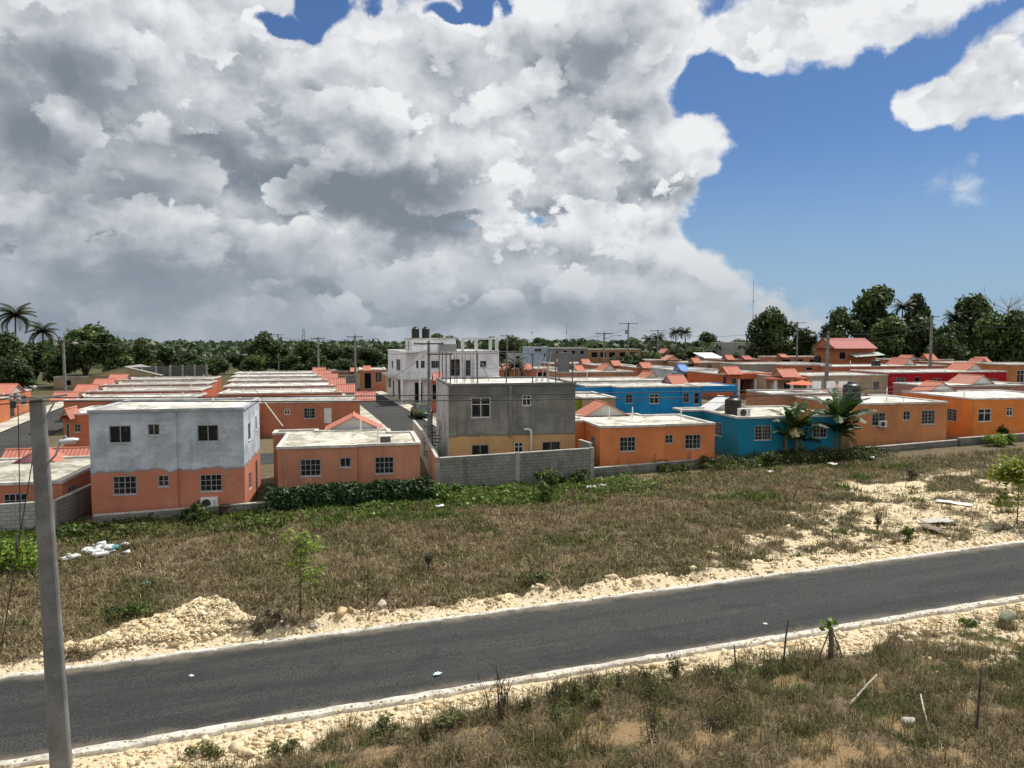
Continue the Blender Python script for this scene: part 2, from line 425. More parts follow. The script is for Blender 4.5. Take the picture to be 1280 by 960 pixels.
# cloud masses of this sky: azimuth, elevation, half width, half height (radians), weight
CLOUD_MASSES = [(-0.541, 0.309, 0.254, 0.202, 1.0), (-0.34, 0.294, 0.188, 0.16, 1.0), (-0.5, 0.155, 0.293, 0.181, 1.2), (-0.226, 0.239, 0.262, 0.16, 1.1), (-0.083, 0.31, 0.201, 0.138, 1.0), (0.062, 0.329, 0.18, 0.128, 1.0), (0.184, 0.381, 0.108, 0.053, 0.75), (0.063, 0.211, 0.17, 0.085, 1.0), (-0.125, 0.195, 0.209, 0.096, 1.0), (-0.435, 0.057, 0.367, 0.117, 1.2), (-0.084, 0.079, 0.211, 0.074, 0.85), (0.105, 0.104, 0.158, 0.08, 0.85), (0.182, 0.173, 0.072, 0.064, 0.8), (0.168, 0.052, 0.124, 0.059, 0.75), (-0.228, 0.102, 0.171, 0.085, 0.9), (0.361, 0.364, 0.111, 0.049, 0.72), (0.46, 0.367, 0.118, 0.038, 0.62), (0.558, 0.252, 0.06, 0.038, 0.7), (0.594, 0.27, 0.043, 0.038, 0.72), (-0.042, 0.011, 0.446, 0.064, 1.3), (0.063, 0.094, 0.201, 0.064, 0.9)]
CLOUD_GAPS = [(-0.296, 0.381, 0.039, 0.026, 0.95), (-0.238, 0.395, 0.048, 0.043, 0.95), (-0.082, 0.404, 0.042, 0.023, 0.9), (-0.031, 0.41, 0.055, 0.036, 1.0), (-0.032, 0.143, 0.128, 0.019, 0.25), (-0.432, 0.338, 0.03, 0.036, 0.35), (0.225, 0.286, 0.061, 0.053, 0.8), (0.324, 0.167, 0.105, 0.128, 0.8), (0.269, 0.314, 0.059, 0.032, 0.6), (0.455, 0.256, 0.06, 0.064, 0.4), (0.527, 0.166, 0.071, 0.053, 0.6)]
CLOUD_BASES = [(-0.474, 0.175, 0.435, 0.351, 0.2), (-0.345, 0.06, 0.395, 0.096, 0.26), (-0.519, 0.289, 0.151, 0.074, 0.42), (-0.56, 0.201, 0.121, 0.085, 0.36), (-0.177, 0.169, 0.206, 0.064, 0.5), (0.093, 0.342, 0.148, 0.096, 0.34), (-0.508, 0.137, 0.161, 0.074, 0.3), (-0.47, 0.042, 0.304, 0.085, 0.42), (0.156, 0.204, 0.083, 0.048, 0.28), (-0.083, 0.355, 0.074, 0.074, 0.15), (-0.053, 0.032, 0.318, 0.043, 0.2), (0.51, 0.334, 0.072, 0.027, 0.2), (-0.357, 0.336, 0.121, 0.064, 0.12)]

def build_camera():
    cam = bpy.data.cameras.new('camera'); co = bpy.data.objects.new('camera', cam); bpy.context.collection.objects.link(co)
    cam.sensor_width = 36; cam.lens = 36*940/1280; cam.clip_start = .1; cam.clip_end = 20000
    co.location = (0, 0, 10.3); co.rotation_euler = (math.radians(90-3.652), 0, 0)
    sc = bpy.context.scene; sc.camera = co
    sc.view_settings.view_transform = 'Standard'; sc.view_settings.look = 'None'
    sc.view_settings.gamma = 1; sc.view_settings.use_curve_mapping = False
    sc.view_settings.exposure = EXPOSURE
EXPOSURE = 0.0
# ---------------------------------------------------------------- ground
RD0, RD1 = 20.02, 24.70                                       # edges of the near road
def zone_gravel(u, v):
    """0..1: how much broken limestone lies on the ground"""
    n = fbm(u*.55, v*.55, 3); n2 = fbm(u*1.9, v*1.9, 5)
    far = sstep(v, 24.6, 24.9)*(1-sstep(v, 25.6+.8*(n-.5)*2+.5*(n2-.5), 26.25+1.2*(n-.5)*2+.6*(n2-.5)))
    w = 24.9 + np.clip((u-15)*.62, 0, 8.4) + (n-.5)*5 + (n2-.5)*2.5
    right = sstep(u, 14, 19)*(1-sstep(v, w-1.6, w+1.2))*sstep(v, 24.6, 24.9)
    pat = sstep(fbm(u*.35, v*.5, 9), .50, .60)*sstep(u, 24, 32)*(1-sstep(v, 36, 41))*sstep(v, 25, 26)
    near = sstep(20.2-v, .1, .3)*(1-sstep(20.0-v, .75+1.3*(n-.5)*2+.55*np.clip(3-u, 0, 4)*.5, 1.7+1.4*(n-.5)*2+.55*np.clip(3-u, 0, 4)*.5))
    nr = sstep(u, 17, 23)*sstep(v, 15.2, 17)*(v < 20)*sstep(n2, .38, .6)*.9
    return np.clip(np.maximum.reduce([far, right*(.10+.80*sstep(n2, .36, .60)), pat*.75, near, nr]), 0, 1)
def zone_green(u, v):
    n = fbm(u*.4, v*.4, 21); n2 = fbm(u*1.3, v*1.3, 23)
    edge = 38.9 + (n-.5)*5 - 1.2*np.exp(-((u-9)/7.)**2)
    g = sstep(v, edge-.9, edge+1.3)*(1-sstep(u, 17, 26)*.7)*(1-sstep(u, 42, 50)*.7)
    sp = sstep(fbm(u*.6, v*.6, 27), .60, .72)*.7*(v > 26)
    nr = (v < 19.6)*sstep(fbm(u*.8, v*.8, 29), .45, .60)*.8
    lf = sstep(-9-u, -.5, 2)*sstep(v, 33.5, 36)
    return np.clip(np.maximum.reduce([g*(.25+.95*n2)*(.35+.65*sstep(fbm(u*.75, v*.9, 25), .32, .52)), sp, nr, lf]), 0, 1)
def zone_ochre(u, v): return sstep(fbm(u*.8, v*1.1, 31), .56, .66)*(v < 18.0)*.8
def relief(u, v):
    r = .16*(fbm(u*.35, v*.35, 41)-.5) + .10*(fbm(u*1.4, v*1.4, 43)-.5)
    gr = zone_gravel(u, v)
    r = r + gr*.10*(fbm(u*3.2, v*3.2, 45)-.35)
    # bank of spoil pushed up beside the far kerb
    bank = np.exp(-((v-25.75)/.40)**2)*(.04+.62*(fbm(u*.9, v*.9, 47)-.25).clip(0, 1)+.22*(fbm(u*3.2, v*3.2, 48)-.5))
    m = sstep(v, 24.9, 25.6) + sstep(19.8-v, .1, .9)
    fade = 1-sstep(v, 40.5, 42.5)
    return (r*fade + bank)*np.clip(m, 0, 1)
def ground_z(u, v):
    x, y = xy(u, v)
    road = sstep(v, 19.35, 19.6)*(1-sstep(v, 24.95, 25.2))
    return ground(x, y) + relief(u, v) - .06*road

def m_ground():
    t = NT('ground'); p = t.pos(); a = t.n('ShaderNodeAttribute', attribute_name='tint'); s = t.sep(a.outputs['Color'])
    n1 = t.noise(p, 2.2, 6, .65); n2 = t.noise(p, 11., 5, .65); n3 = t.noise(p, .22, 4, .5)
    dry = t.mix(n2, (.085, .066, .040), (.20, .158, .10))
    dry = t.mix(t.ramp(n1, .45, .68, 0, .6), dry, (.26, .20, .125))
    dry = t.mix(t.ramp(n3, .4, .6, 0, .4), dry, (.085, .068, .048))
    grn = t.mix(n2, (.020, .032, .009), (.060, .085, .022))
    vo = t.n('ShaderNodeTexVoronoi'); vo.inputs['Scale'].default_value = 11.; t.l(p, vo.inputs['Vector'])
    lime = t.mix(vo.outputs['Distance'], (.52, .415, .265), (.70, .595, .415))
    lime = t.mix(t.ramp(n1, .48, .7, 0, .6), lime, (.46, .34, .19))
    lime = t.mix(t.ramp(t.noise(p, 5, 5, .7), .56, .68, 0, .5), lime, (.17, .13, .08))
    def cut(f, k=.35): return t.ramp(t.math('ADD', f, t.math('MULTIPLY', t.math('SUBTRACT', t.noise(p, 3.5, 6, .7), .5), 1.5)), .5-k, .5+k)
    col = t.mix(cut(s[1]), dry, grn)
    col = t.mix(cut(s[2], .3), col, t.mix(n2, (.17, .115, .06), (.33, .235, .125)))
    col = t.mix(cut(s[0], .18), col, lime)
    h = t.math('ADD', t.math('MULTIPLY', n2, .6), t.math('MULTIPLY', vo.outputs['Distance'], .5))
    t.bump(h, .06, .9)
    return t.fin(col, .95, .1)
def m_asphalt(name='asphalt', dust=True):
    t = NT(name); p = t.pos()
    # grid-aligned coordinates so wear runs along the road
    mp = t.n('ShaderNodeMapping'); mp.inputs['Rotation'].default_value = (0, 0, -YAW); t.l(p, mp.inputs[0]); q = mp.outputs[0]
    g = t.noise(p, 26., 4, .8); g2 = t.noise(p, 70, 2, .6)
    col = t.mix(t.ramp(g, .38, .62), (.012, .0125, .0125), (.090, .092, .087))
    col = t.mix(t.ramp(g2, .60, .70, 0, .7), col, (.21, .21, .20))
    lane = t.noise(t.scl(q, (.12, 1.3, 1)), 1., 5, .6)
    col = t.mix(t.ramp(lane, .42, .62, 0, .5), col, (.026, .027, .0275))
    col = t.mix(t.ramp(t.noise(t.scl(q, (.5, 2.6, 1)), 1., 6, .7), .55, .74, 0, .45), col, (.11, .105, .095))
    col = t.mix(t.ramp(t.noise(p, .6, 5, .6), .56, .7, 0, .35), col, (.022, .0225, .024))
    v_ = t.sep(q)[1]
    wob = t.math('MULTIPLY', t.math('SUBTRACT', t.noise(p, 1.1, 6, .7), .5), 1.1)
    for e, s_ in (((20.0, 1.), (24.7, -1.)) if dust else ()):                       # pale dust washed in from the verges
        dd = t.math('ADD', t.math('MULTIPLY', t.math('SUBTRACT', v_, e), s_), wob)
        col = t.mix(t.ramp(dd, -.15, .42, .62, 0), col, (.27, .225, .155))
    mid = t.math('ABSOLUTE', t.math('SUBTRACT', t.math('ABSOLUTE', t.math('SUBTRACT', v_, 22.4)), .95))
    col = t.mix(t.math('MULTIPLY', t.ramp(mid, .0, .42, .35, 0), t.noise(t.scl(q, (.25, 1, 1)), 1.2, 4)), col, (.030, .031, .033))   # wheel tracks
    t.bump(t.math('ADD', g, t.math('MULTIPLY', g2, .6)), .035, 1.)
    return t.fin(col, .88, .22)
def sheet(name, u0, u1, v0, v1, du, dv, mat, lift, edge=0.):
    us = np.arange(u0, u1+du/2, du); vs = np.linspace(v0, v1, max(2, int(round((v1-v0)/dv))+1))
    U, V = np.meshgrid(us, vs)
    if edge:
        V = V.copy(); V[0] += edge*(fbm(us*1.1, us*0, 61)-.5)*2; V[-1] += edge*(fbm(us*1.1, us*0, 62)-.5)*2
    x, y = xy(U, V); z = ground(x, y) + lift
    nu, nv = len(us), len(vs); i = np.arange(nu*nv).reshape(nv, nu)
    f = np.stack([i[:-1, :-1], i[:-1, 1:], i[1:, 1:], i[1:, :-1]], -1).reshape(-1, 4)
    o = link(name, np_mesh(name, np.stack([x, y, z], -1).reshape(-1, 3), f, mat)); o['kind'] = 'structure'; return o
def kerb(u0, u1, v0, v1, mat, top, seed, wob=.03):
    us = np.arange(u0, u1, .16); n = len(us)
    wv = (fbm(us*1.4, us*0, seed, 5)-.5)*2*wob; wz = (fbm(us*1.6, us*0, seed+1)-.5)*.03
    prof = [(v0, -.12), (v0+.012, top-.012), (v0+.03, top), (v1-.03, top), (v1-.012, top-.012), (v1, -.12)]
    V = []
    for k, (vv, zz) in enumerate(prof):
        v_ = vv + (wv if k < 3 else (fbm(us*1.9, us*0, seed+5, 5)-.5)*wob); x, y = xy(us, v_); V.append(np.stack([x, y, ground(x, y)+zz+(wz if zz > 0 else 0)], -1))
    V = np.stack(V, 1); m = len(prof); i = np.arange(n*m).reshape(n, m)
    f = np.stack([i[:-1, :-1], i[1:, :-1], i[1:, 1:], i[:-1, 1:]], -1).reshape(-1, 4)
    o = link('kerb', np_mesh('kerb', V.reshape(-1, 3), f, mat)); o['kind'] = 'structure'

def axis(lo, hi, step, far):
    a = list(np.arange(lo, hi, step)); x = lo; s = step; L = []
    while x > -far: s *= 1.35; x -= s; L.append(x)
    x = a[-1]; s = step; R = []
    while x < far: s *= 1.35; x += s; R.append(x)
    return np.array(L[::-1]+a+R)
def build_ground():
    us = axis(-22, 62, .26, 6000); vs = axis(9, 49, .26, 6000)
    U, V = np.meshgrid(us, vs); x, y = xy(U, V); z = ground_z(U, V)
    near = (V > 8)&(V < 50)
    tint = np.stack([zone_gravel(U, V)*near, zone_green(U, V)*near + (.30+.25*sstep(y, 105, 125))*(V >= 50), zone_ochre(U, V)*near], -1).reshape(-1, 3)
    nu, nv = len(us), len(vs); i = np.arange(nu*nv).reshape(nv, nu)
    f = np.stack([i[:-1, :-1], i[:-1, 1:], i[1:, 1:], i[1:, :-1]], -1).reshape(-1, 4)
    o = link('ground', np_mesh('ground', np.stack([x, y, z], -1).reshape(-1, 3), f, m_ground(), tint, True)); o['kind'] = 'structure'
    asph = m_asphalt(); pale = m_concrete('kerb_concrete', (.58, .55, .475), .65, 3.2); walk = m_concrete('pavement_concrete', (.50, .46, .38), .3, .6)
    sheet('road', -70, 190, RD0-.05, RD1+.05, .5, 1.2, asph, 0., .05)
    kerb(-70, 190, 19.70, 20.0, pale, .045, 71, .13); kerb(-70, 190, 24.72, 24.98, pale, .055, 75, .10)
    dk = m_asphalt('street_asphalt', False)
    sheet('street', 11.0, 15.5, 55, 200, 4.5, 2, dk, .05)
    sheet('pavement', 9.4, 11.0, 55, 126, 1.6, 2, walk, .13); sheet('pavement', 15.5, 16.9, 58, 126, 1.4, 2, walk, .13)
    sheet('street', -23.4, -18.6, 50, 175, 4.8, 2, dk, .05)
    sheet('pavement', -25.6, -23.4, 48, 150, 2.2, 2, walk, .13)
    sheet('street', -60, 150, 56.6, 61.2, 2, 2.3, dk, .03)

# ---------------------------------------------------------------- grass, stones
def blades(name, pts, ln, wd, lean, tint, mat, bend=.5, seed=1):
    """pts (n,3); every blade two segments, bending over"""
    r = np.random.default_rng(seed); n = len(pts)
    a = r.random(n)*2*PI; d = np.stack([np.cos(a), np.sin(a)], -1); sd = np.stack([-np.sin(a), np.cos(a)], -1)
    th = lean; hz1 = np.sin(th)*ln*.5; vt1 = np.cos(th)*ln*.5
    th2 = np.clip(th+bend*(.4+r.random(n)), 0, 1.75); hz2 = hz1+np.sin(th2)*ln*.5; vt2 = vt1+np.cos(th2)*ln*.5
    def P(h, z, w): return np.concatenate([pts[:, :2]+d*h[:, None]+sd*w[:, None], (pts[:, 2]+z)[:, None]], 1)
    z0 = np.zeros(n); V = np.stack([P(z0, z0-.02, wd/2), P(z0, z0-.02, -wd/2), P(hz1, vt1, -wd*.42), P(hz1, vt1, wd*.42), P(hz2, vt2, wd*.06), P(hz2, vt2, -wd*.06)], 1)
    b = np.arange(n)[:, None]*6
    F = np.concatenate([b+np.array([[0, 1, 2, 3]]), b+np.array([[3, 2, 5, 4]])], 0)
    T = np.repeat(tint[:, None, :], 6, 1)
    return link(name, np_mesh(name, V.reshape(-1, 3), F, mat, T.reshape(-1, 3)))
DRY = np.array([(.232,.172,.093), (.168,.127,.070), (.30,.232,.132), (.105,.080,.047), (.205,.160,.084), (.40,.32,.19)])
OLV = np.array([(.105,.112,.036), (.070,.086,.024), (.135,.130,.048), (.090,.085,.034)])
GRN = np.array([(.080,.135,.018), (.050,.095,.014), (.125,.180,.028), (.165,.220,.038), (.034,.066,.011)])
def pick_col(tab, n, r, var=.18): return tab[r.integers(0, len(tab), n)]*(1+var*r.standard_normal((n, 1))).clip(.5, 1.6)
def scatter(n, u0, u1, v0, v1, dens, seed):
    r = np.random.default_rng(seed); u = u0+(u1-u0)*r.random(n); v = v0+(v1-v0)*r.random(n)
    k = r.random(n) < dens(u, v); return u[k], v[k], r
def in_view(u, v, pad=.06):
    x, y = xy(u, v); return (np.abs(x/np.maximum(y, 1)) < .681+pad) & (y > 13)
def build_grass():
    mat = m_tinted('grass_blades', .8, .2, .25)
    # matted dry grass across the vacant lot: tufts of blades lying over each other
    def d_dry(u, v):
        return in_view(u, v)*(1-zone_gravel(u, v)*1.25).clip(.02, 1)*(1-.75*zone_green(u, v))*(.25+.75*sstep(fbm(u*.9, v*.9, 51), .30, .58))
    u, v, r = scatter(52000, -18, 62, 25.3, 42.6, d_dry, 1)
    k = 9; U = np.repeat(u, k)+r.normal(0, .13, len(u)*k); V = np.repeat(v, k)+r.normal(0, .13, len(u)*k); n = len(U)
    x, y = xy(U, V); pts = np.stack([x, y, ground_z(U, V)], -1)
    tuft = np.repeat(fbm(u*.45, v*.45, 53), k); hue = np.repeat(pick_col(DRY, len(u), r), k, 0)
    ol = (r.random(n) < np.clip((tuft-.44)*3.0, .03, .62))[:, None]
    tint = np.where(ol, pick_col(OLV, n, r), hue*(1+.2*r.standard_normal((n, 1))).clip(.5, 1.5))
    ln = (.16+.34*r.random(n))*np.repeat(.45+1.0*fbm(u*.8, v*.8, 55), k)
    o = blades('dry_grass', pts, ln, .020+.018*r.random(n), np.clip(.85+.5*r.standard_normal(n), .05, 1.5), tint, mat, .9, 2)
    tag(o, 'matted brown dry grass covering the vacant lot beyond the road', 'grass', kind='stuff')
    # green grass and creeping weeds near the houses
    def d_grn(u, v): return in_view(u, v)*zone_green(u, v)*(1-zone_gravel(u, v)).clip(0, 1)
    u, v, r = scatter(30000, -18, 62, 25.4, 43.4, d_grn, 3)
    k = 12; U = np.repeat(u, k)+r.normal(0, .16, len(u)*k); V = np.repeat(v, k)+r.normal(0, .16, len(u)*k); n = len(U)
    x, y = xy(U, V); pts = np.stack([x, y, ground_z(U, V)], -1)
    lush = np.repeat(zone_green(u, v)*sstep(v, 34, 37), k)
    mixk = (r.random(n) < .25+.75*lush)[:, None]
    tint = np.where(mixk, pick_col(GRN, n, r, .25)*(.8+.5*np.repeat(fbm(u*.7, v*.7, 57), k))[:, None], pick_col(OLV, n, r))
    o = blades('green_weeds', pts, (.12+.34*r.random(n))*(.7+.6*lush), .03+.045*r.random(n)*(.5+lush), np.clip(.75+.45*r.standard_normal(n), .05, 1.5), tint, mat, .7, 4)
    tag(o, 'low green weeds and creepers spreading below the house walls', 'weeds', kind='stuff')
    # near verge this side of the road
    def d_near(u, v): return in_view(u, v, .25)*(1-1.1*zone_gravel(u, v)).clip(.02, 1)*(1-.8*zone_ochre(u, v))*(.3+.7*sstep(fbm(u*1.2, v*1.2, 59), .33, .55))
    u, v, r = scatter(26000, -10, 34, 9.0, 19.3, d_near, 5)
    k = 14; U = np.repeat(u, k)+r.normal(0, .10, len(u)*k); V = np.repeat(v, k)+r.normal(0, .10, len(u)*k); n = len(U)
    x, y = xy(U, V); pts = np.stack([x, y, ground_z(U, V)], -1)
    gz = np.repeat(zone_green(u, v), k); hue = np.repeat(pick_col(DRY, len(u), r), k, 0)
    isg = (r.random(n) < .18+.62*gz)[:, None]
    tint = np.where(isg, pick_col(OLV, n, r, .25), hue*(1+.2*r.standard_normal((n, 1))).clip(.5, 1.5))
    ln = (.12+.34*r.random(n))*np.repeat(.5+.9*fbm(u*1.1, v*1.1, 58), k)
    o = blades('verge_grass', pts, ln, .008+.012*r.random(n), np.clip(.55+.5*r.standard_normal(n), .03, 1.5), tint, mat, .75, 6)
    tag(o, 'rough dry grass with olive tufts on the near roadside verge', 'grass', kind='stuff')

ICO = None
def ico():
    global ICO
    if ICO is None:
        import bmesh
        bm = bmesh.new(); bmesh.ops.create_icosphere(bm, subdivisions=1, radius=1)
        ICO = (np.array([v.co[:] for v in bm.verts]), np.array([[q.index for q in f.verts] for f in bm.faces])); bm.free()
    return ICO
LIME = np.array([(.80,.68,.47), (.72,.60,.39), (.82,.74,.57), (.56,.43,.25), (.78,.65,.42), (.38,.31,.21), (.80,.66,.43)])
def stones(pts, size, r, tab=LIME, flat=(.55, .85)):
    """irregular blocks: a 12-corner solid with its corners pushed about, random turn"""
    v0 = np.array([(x_, y_, z_) for z_ in (-.8, .8) for y_ in (-.8, .8) for x_ in (-.8, .8)]); f0 = np.array([(0, 2, 3, 1), (4, 5, 7, 6), (0, 1, 5, 4), (1, 3, 7, 5), (3, 2, 6, 7), (2, 0, 4, 6)]); n = len(pts); m = 8
    sc = size[:, None]*np.stack([.7+.6*r.random(n), .7+.6*r.random(n), flat[0]+(flat[1]-flat[0])*r.random(n)], -1)
    P = v0[None]*(1+.30*r.standard_normal((n, m, 3))).clip(.25, 1.6)
    P = P*sc[:, None, :]; a = r.random(n)*2*PI; c, s = np.cos(a)[:, None], np.sin(a)[:, None]
    P = np.stack([P[..., 0]*c-P[..., 1]*s, P[..., 0]*s+P[..., 1]*c, P[..., 2]], -1)
    a = r.normal(0, .5, n); c, s = np.cos(a)[:, None], np.sin(a)[:, None]; P = np.stack([P[..., 0], P[..., 1]*c-P[..., 2]*s, P[..., 1]*s+P[..., 2]*c], -1) + pts[:, None, :]
    F = (np.arange(n)[:, None, None]*m + f0[None]).reshape(-1, 4)
    T = np.repeat(pick_col(tab, n, r, .12)[:, None, :], m, 1).reshape(-1, 3)
    return P.reshape(-1, 3), F, T
def build_gravel():
    mat = m_stone('limestone', None)
    def d(u, v): return in_view(u, v)*zone_gravel(u, v)**1.5*(.35+.65*sstep(fbm(u*1.5, v*1.5, 81), .35, .6))
    u1, v1, r = scatter(26000, -10, 26, 16, 19.5, d, 11); u2, v2, _ = scatter(34000, -10, 48, 25.15, 35, d, 12)
    big = np.concatenate([u1, u2]); bv = np.concatenate([v1, v2]); n = len(big)
    sz = .014+.042*r.random(n)**2.2 + .10*(r.random(n) < .035)*r.random(n) + .012*(bv > 25)
    ke = r.random(1500); ku = -9+40*r.random(1500); kv = np.where(ke < .5, 19.66+.25*r.random(1500)**1.5, 24.75+.3*r.random(1500)); kz = ground(*xy(ku, kv))+.05
    zz = np.concatenate([ground_z(big, bv), kz]); big = np.concatenate([big, ku]); bv = np.concatenate([bv, kv]); sz = np.concatenate([sz, .008+.03*r.random(1500)**2])
    x, y = xy(big, bv); P, F, T = stones(np.stack([x, y, zz+sz*.15], -1), sz, r)
    o = link('gravel', np_mesh('gravel', P, F, mat, T)); tag(o, 'broken cream limestone strewn along both kerbs of the road', 'gravel', kind='stuff')
    # the spoil heap beside the far kerb
    HP = lambda a: .12+.26*np.exp(-((a+1.6)/.7)**2)+.22*np.exp(-((a+2.8)/.9)**2)+.16*np.exp(-((a+4.3)/1.0)**2)
    HF = lambda a: .40+1.55*np.exp(-((a+2.0)/1.15)**2)+.75*np.exp(-((a+3.8)/1.2)**2)
    r = np.random.default_rng(14); n = 17000
    t = r.random(n); uu = -6.6+6.1*t; prof = HP(uu)
    half = HF(uu); cc = 25.75+ .85*half
    w = (r.random(n)*2-1); vv = cc+w*half
    hh = prof*1.35*np.clip(1-np.abs(w)**1.6, 0, 1)*(.45+1.1*fbm(uu*1.6, vv*1.6, 83))
    sz = .012+.042*r.random(n)**2.0 + .10*(r.random(n) < .018)*r.random(n)
    x, y = xy(uu, vv); P, F, T = stones(np.stack([x, y, ground_z(uu, vv)+hh*(1-.35*r.random(n)**3)], -1), sz, r)
    # core of packed spoil under the loose stones
    us = np.linspace(-6.7, -.5, 70); ws = np.linspace(-1, 1, 24); U, W = np.meshgrid(us, ws)
    pf = HP(U); hf = HF(U); VV = 25.75+.85*hf+W*hf
    Z = ground_z(U, VV)+pf*1.35*np.clip(1-np.abs(W)**1.6, 0, 1)*(.45+1.1*fbm(U*1.6, VV*1.6, 83))*sstep(U, -6.7, -6.2)*(1-sstep(U, -.8, -.5))-.06
    X, Y = xy(U, VV); i = np.arange(U.size).reshape(U.shape)
    f4 = np.stack([i[:-1, :-1], i[:-1, 1:], i[1:, 1:], i[1:, :-1]], -1).reshape(-1, 4); f3 = f4
    P2 = np.concatenate([np.stack([X, Y, Z], -1).reshape(-1, 3), P]); F2 = np.concatenate([f3, F+U.size])
    T2 = np.concatenate([np.tile(np.array([.50, .40, .25]), (U.size, 1)), T])
    o = link('rubble_heap', np_mesh('rubble_heap', P2, F2, mat, T2)); tag(o, 'sloping heap of broken cream limestone beside the far kerb', 'rubble heap')
def rock(label, u, v, s, tab, seed, cat='rock', flat=(.5, .7), sink=.25, group=None):
    import bmesh
    bm = bmesh.new(); bmesh.ops.create_icosphere(bm, subdivisions=3, radius=1); r = np.random.default_rng(seed)
    cs = r.normal(0, 1, (16, 3)); cs /= np.linalg.norm(cs, axis=1)[:, None]; off = .34+.42*r.random(16)
    vs = np.array([q.co[:] for q in bm.verts])
    for c, o_ in zip(cs, off):
        d = vs@c; k = d > o_; vs[k] -= np.outer(d[k]-o_, c)*.9
    vs *= (1+.5*(fbm(vs[:, 0]*3.5+9, vs[:, 1]*3.5+vs[:, 2]*3.1, seed)-.5))[:, None]
    vs *= np.array(s)
    f = np.array([[q.index for q in p.verts] for p in bm.faces]); bm.free()
    T = np.tile(np.array(tab), (len(vs), 1))*(.75+.5*fbm(vs[:, 0]*6, vs[:, 1]*6+vs[:, 2]*5, seed+1))[:, None]
    x, y = xy(u, v); o = link('rock', np_mesh('rock', vs, f, MATS.setdefault('rockmat', m_stone('rock_face', None)), T), None, (x, y, float(ground_z(np.array(u), np.array(v)))+s[2]*(1-sink*2)), r.random()*6)
    return tag(o, label, cat, group)
# ---------------------------------------------------------------- houses
def WHITE(): return m_plain('white_paint', (.74, .73, .70), .6, 0., .35, .08)
def ALU(): return m_plain('grey_aluminium', (.36, .37, .38), .45, .5, .5, .1)
def RIM(): return m_concrete('parapet_wash', (.60, .58, .53), .6, 1.6)
TERRA = (.50, .20, .115)
TILE = (.62, .17, .10)
def offset_poly(poly, d):
    n = len(poly); out = []
    for i in range(n):
        p0, p1, p2 = poly[i-1], poly[i], poly[(i+1) % n]
        e1 = Vector((p1[0]-p0[0], p1[1]-p0[1])).normalized(); e2 = Vector((p2[0]-p1[0], p2[1]-p1[1])).normalized()
        n1 = Vector((e1.y, -e1.x)); n2 = Vector((e2.y, -e2.x)); k = 1+n1.dot(n2)
        out.append((p1[0]+(n1.x+n2.x)*d/k, p1[1]+(n1.y+n2.y)*d/k))
    return out
def wall_face(mb, p, q, z0, z1, ops, depth=.13):
    """wall from p to q (outside on its right) with real openings: ops = (distance, z centre, w, h)"""
    p = Vector(p); q = Vector(q); L = (q-p).length; d = (q-p)/L; nin = Vector((-d.y, d.x))
    xs = sorted({0., L, *[round(a, 4) for o in ops for a in (o[0]-o[2]/2, o[0]+o[2]/2)]})
    zs = sorted({z0, z1, *[round(a, 4) for o in ops for a in (max(z0, o[1]-o[3]/2), min(z1, o[1]+o[3]/2))]})
    W = lambda x, z, k=0.: (p.x+d.x*x+nin.x*k, p.y+d.y*x+nin.y*k, z)
    for i in range(len(xs)-1):
        for j in range(len(zs)-1):
            cx, cz = (xs[i]+xs[i+1])/2, (zs[j]+zs[j+1])/2
            if any(abs(cx-o[0]) < o[2]/2 and abs(cz-o[1]) < o[3]/2 for o in ops): continue
            mb.add([W(xs[i], zs[j]), W(xs[i+1], zs[j]), W(xs[i+1], zs[j+1]), W(xs[i], zs[j+1])], [(0, 1, 2, 3)])
    for o in ops:
        a, b, c, e = o[0]-o[2]/2, o[0]+o[2]/2, max(z0, o[1]-o[3]/2), min(z1, o[1]+o[3]/2)
        for (x0, y0), (x1, y1) in (((a, c), (b, c)), ((b, c), (b, e)), ((b, e), (a, e)), ((a, e), (a, c))):
            mb.add([W(x0, y0), W(x1, y1), W(x1, y1, depth), W(x0, y0, depth)], [(0, 1, 2, 3)])
WIN = {}
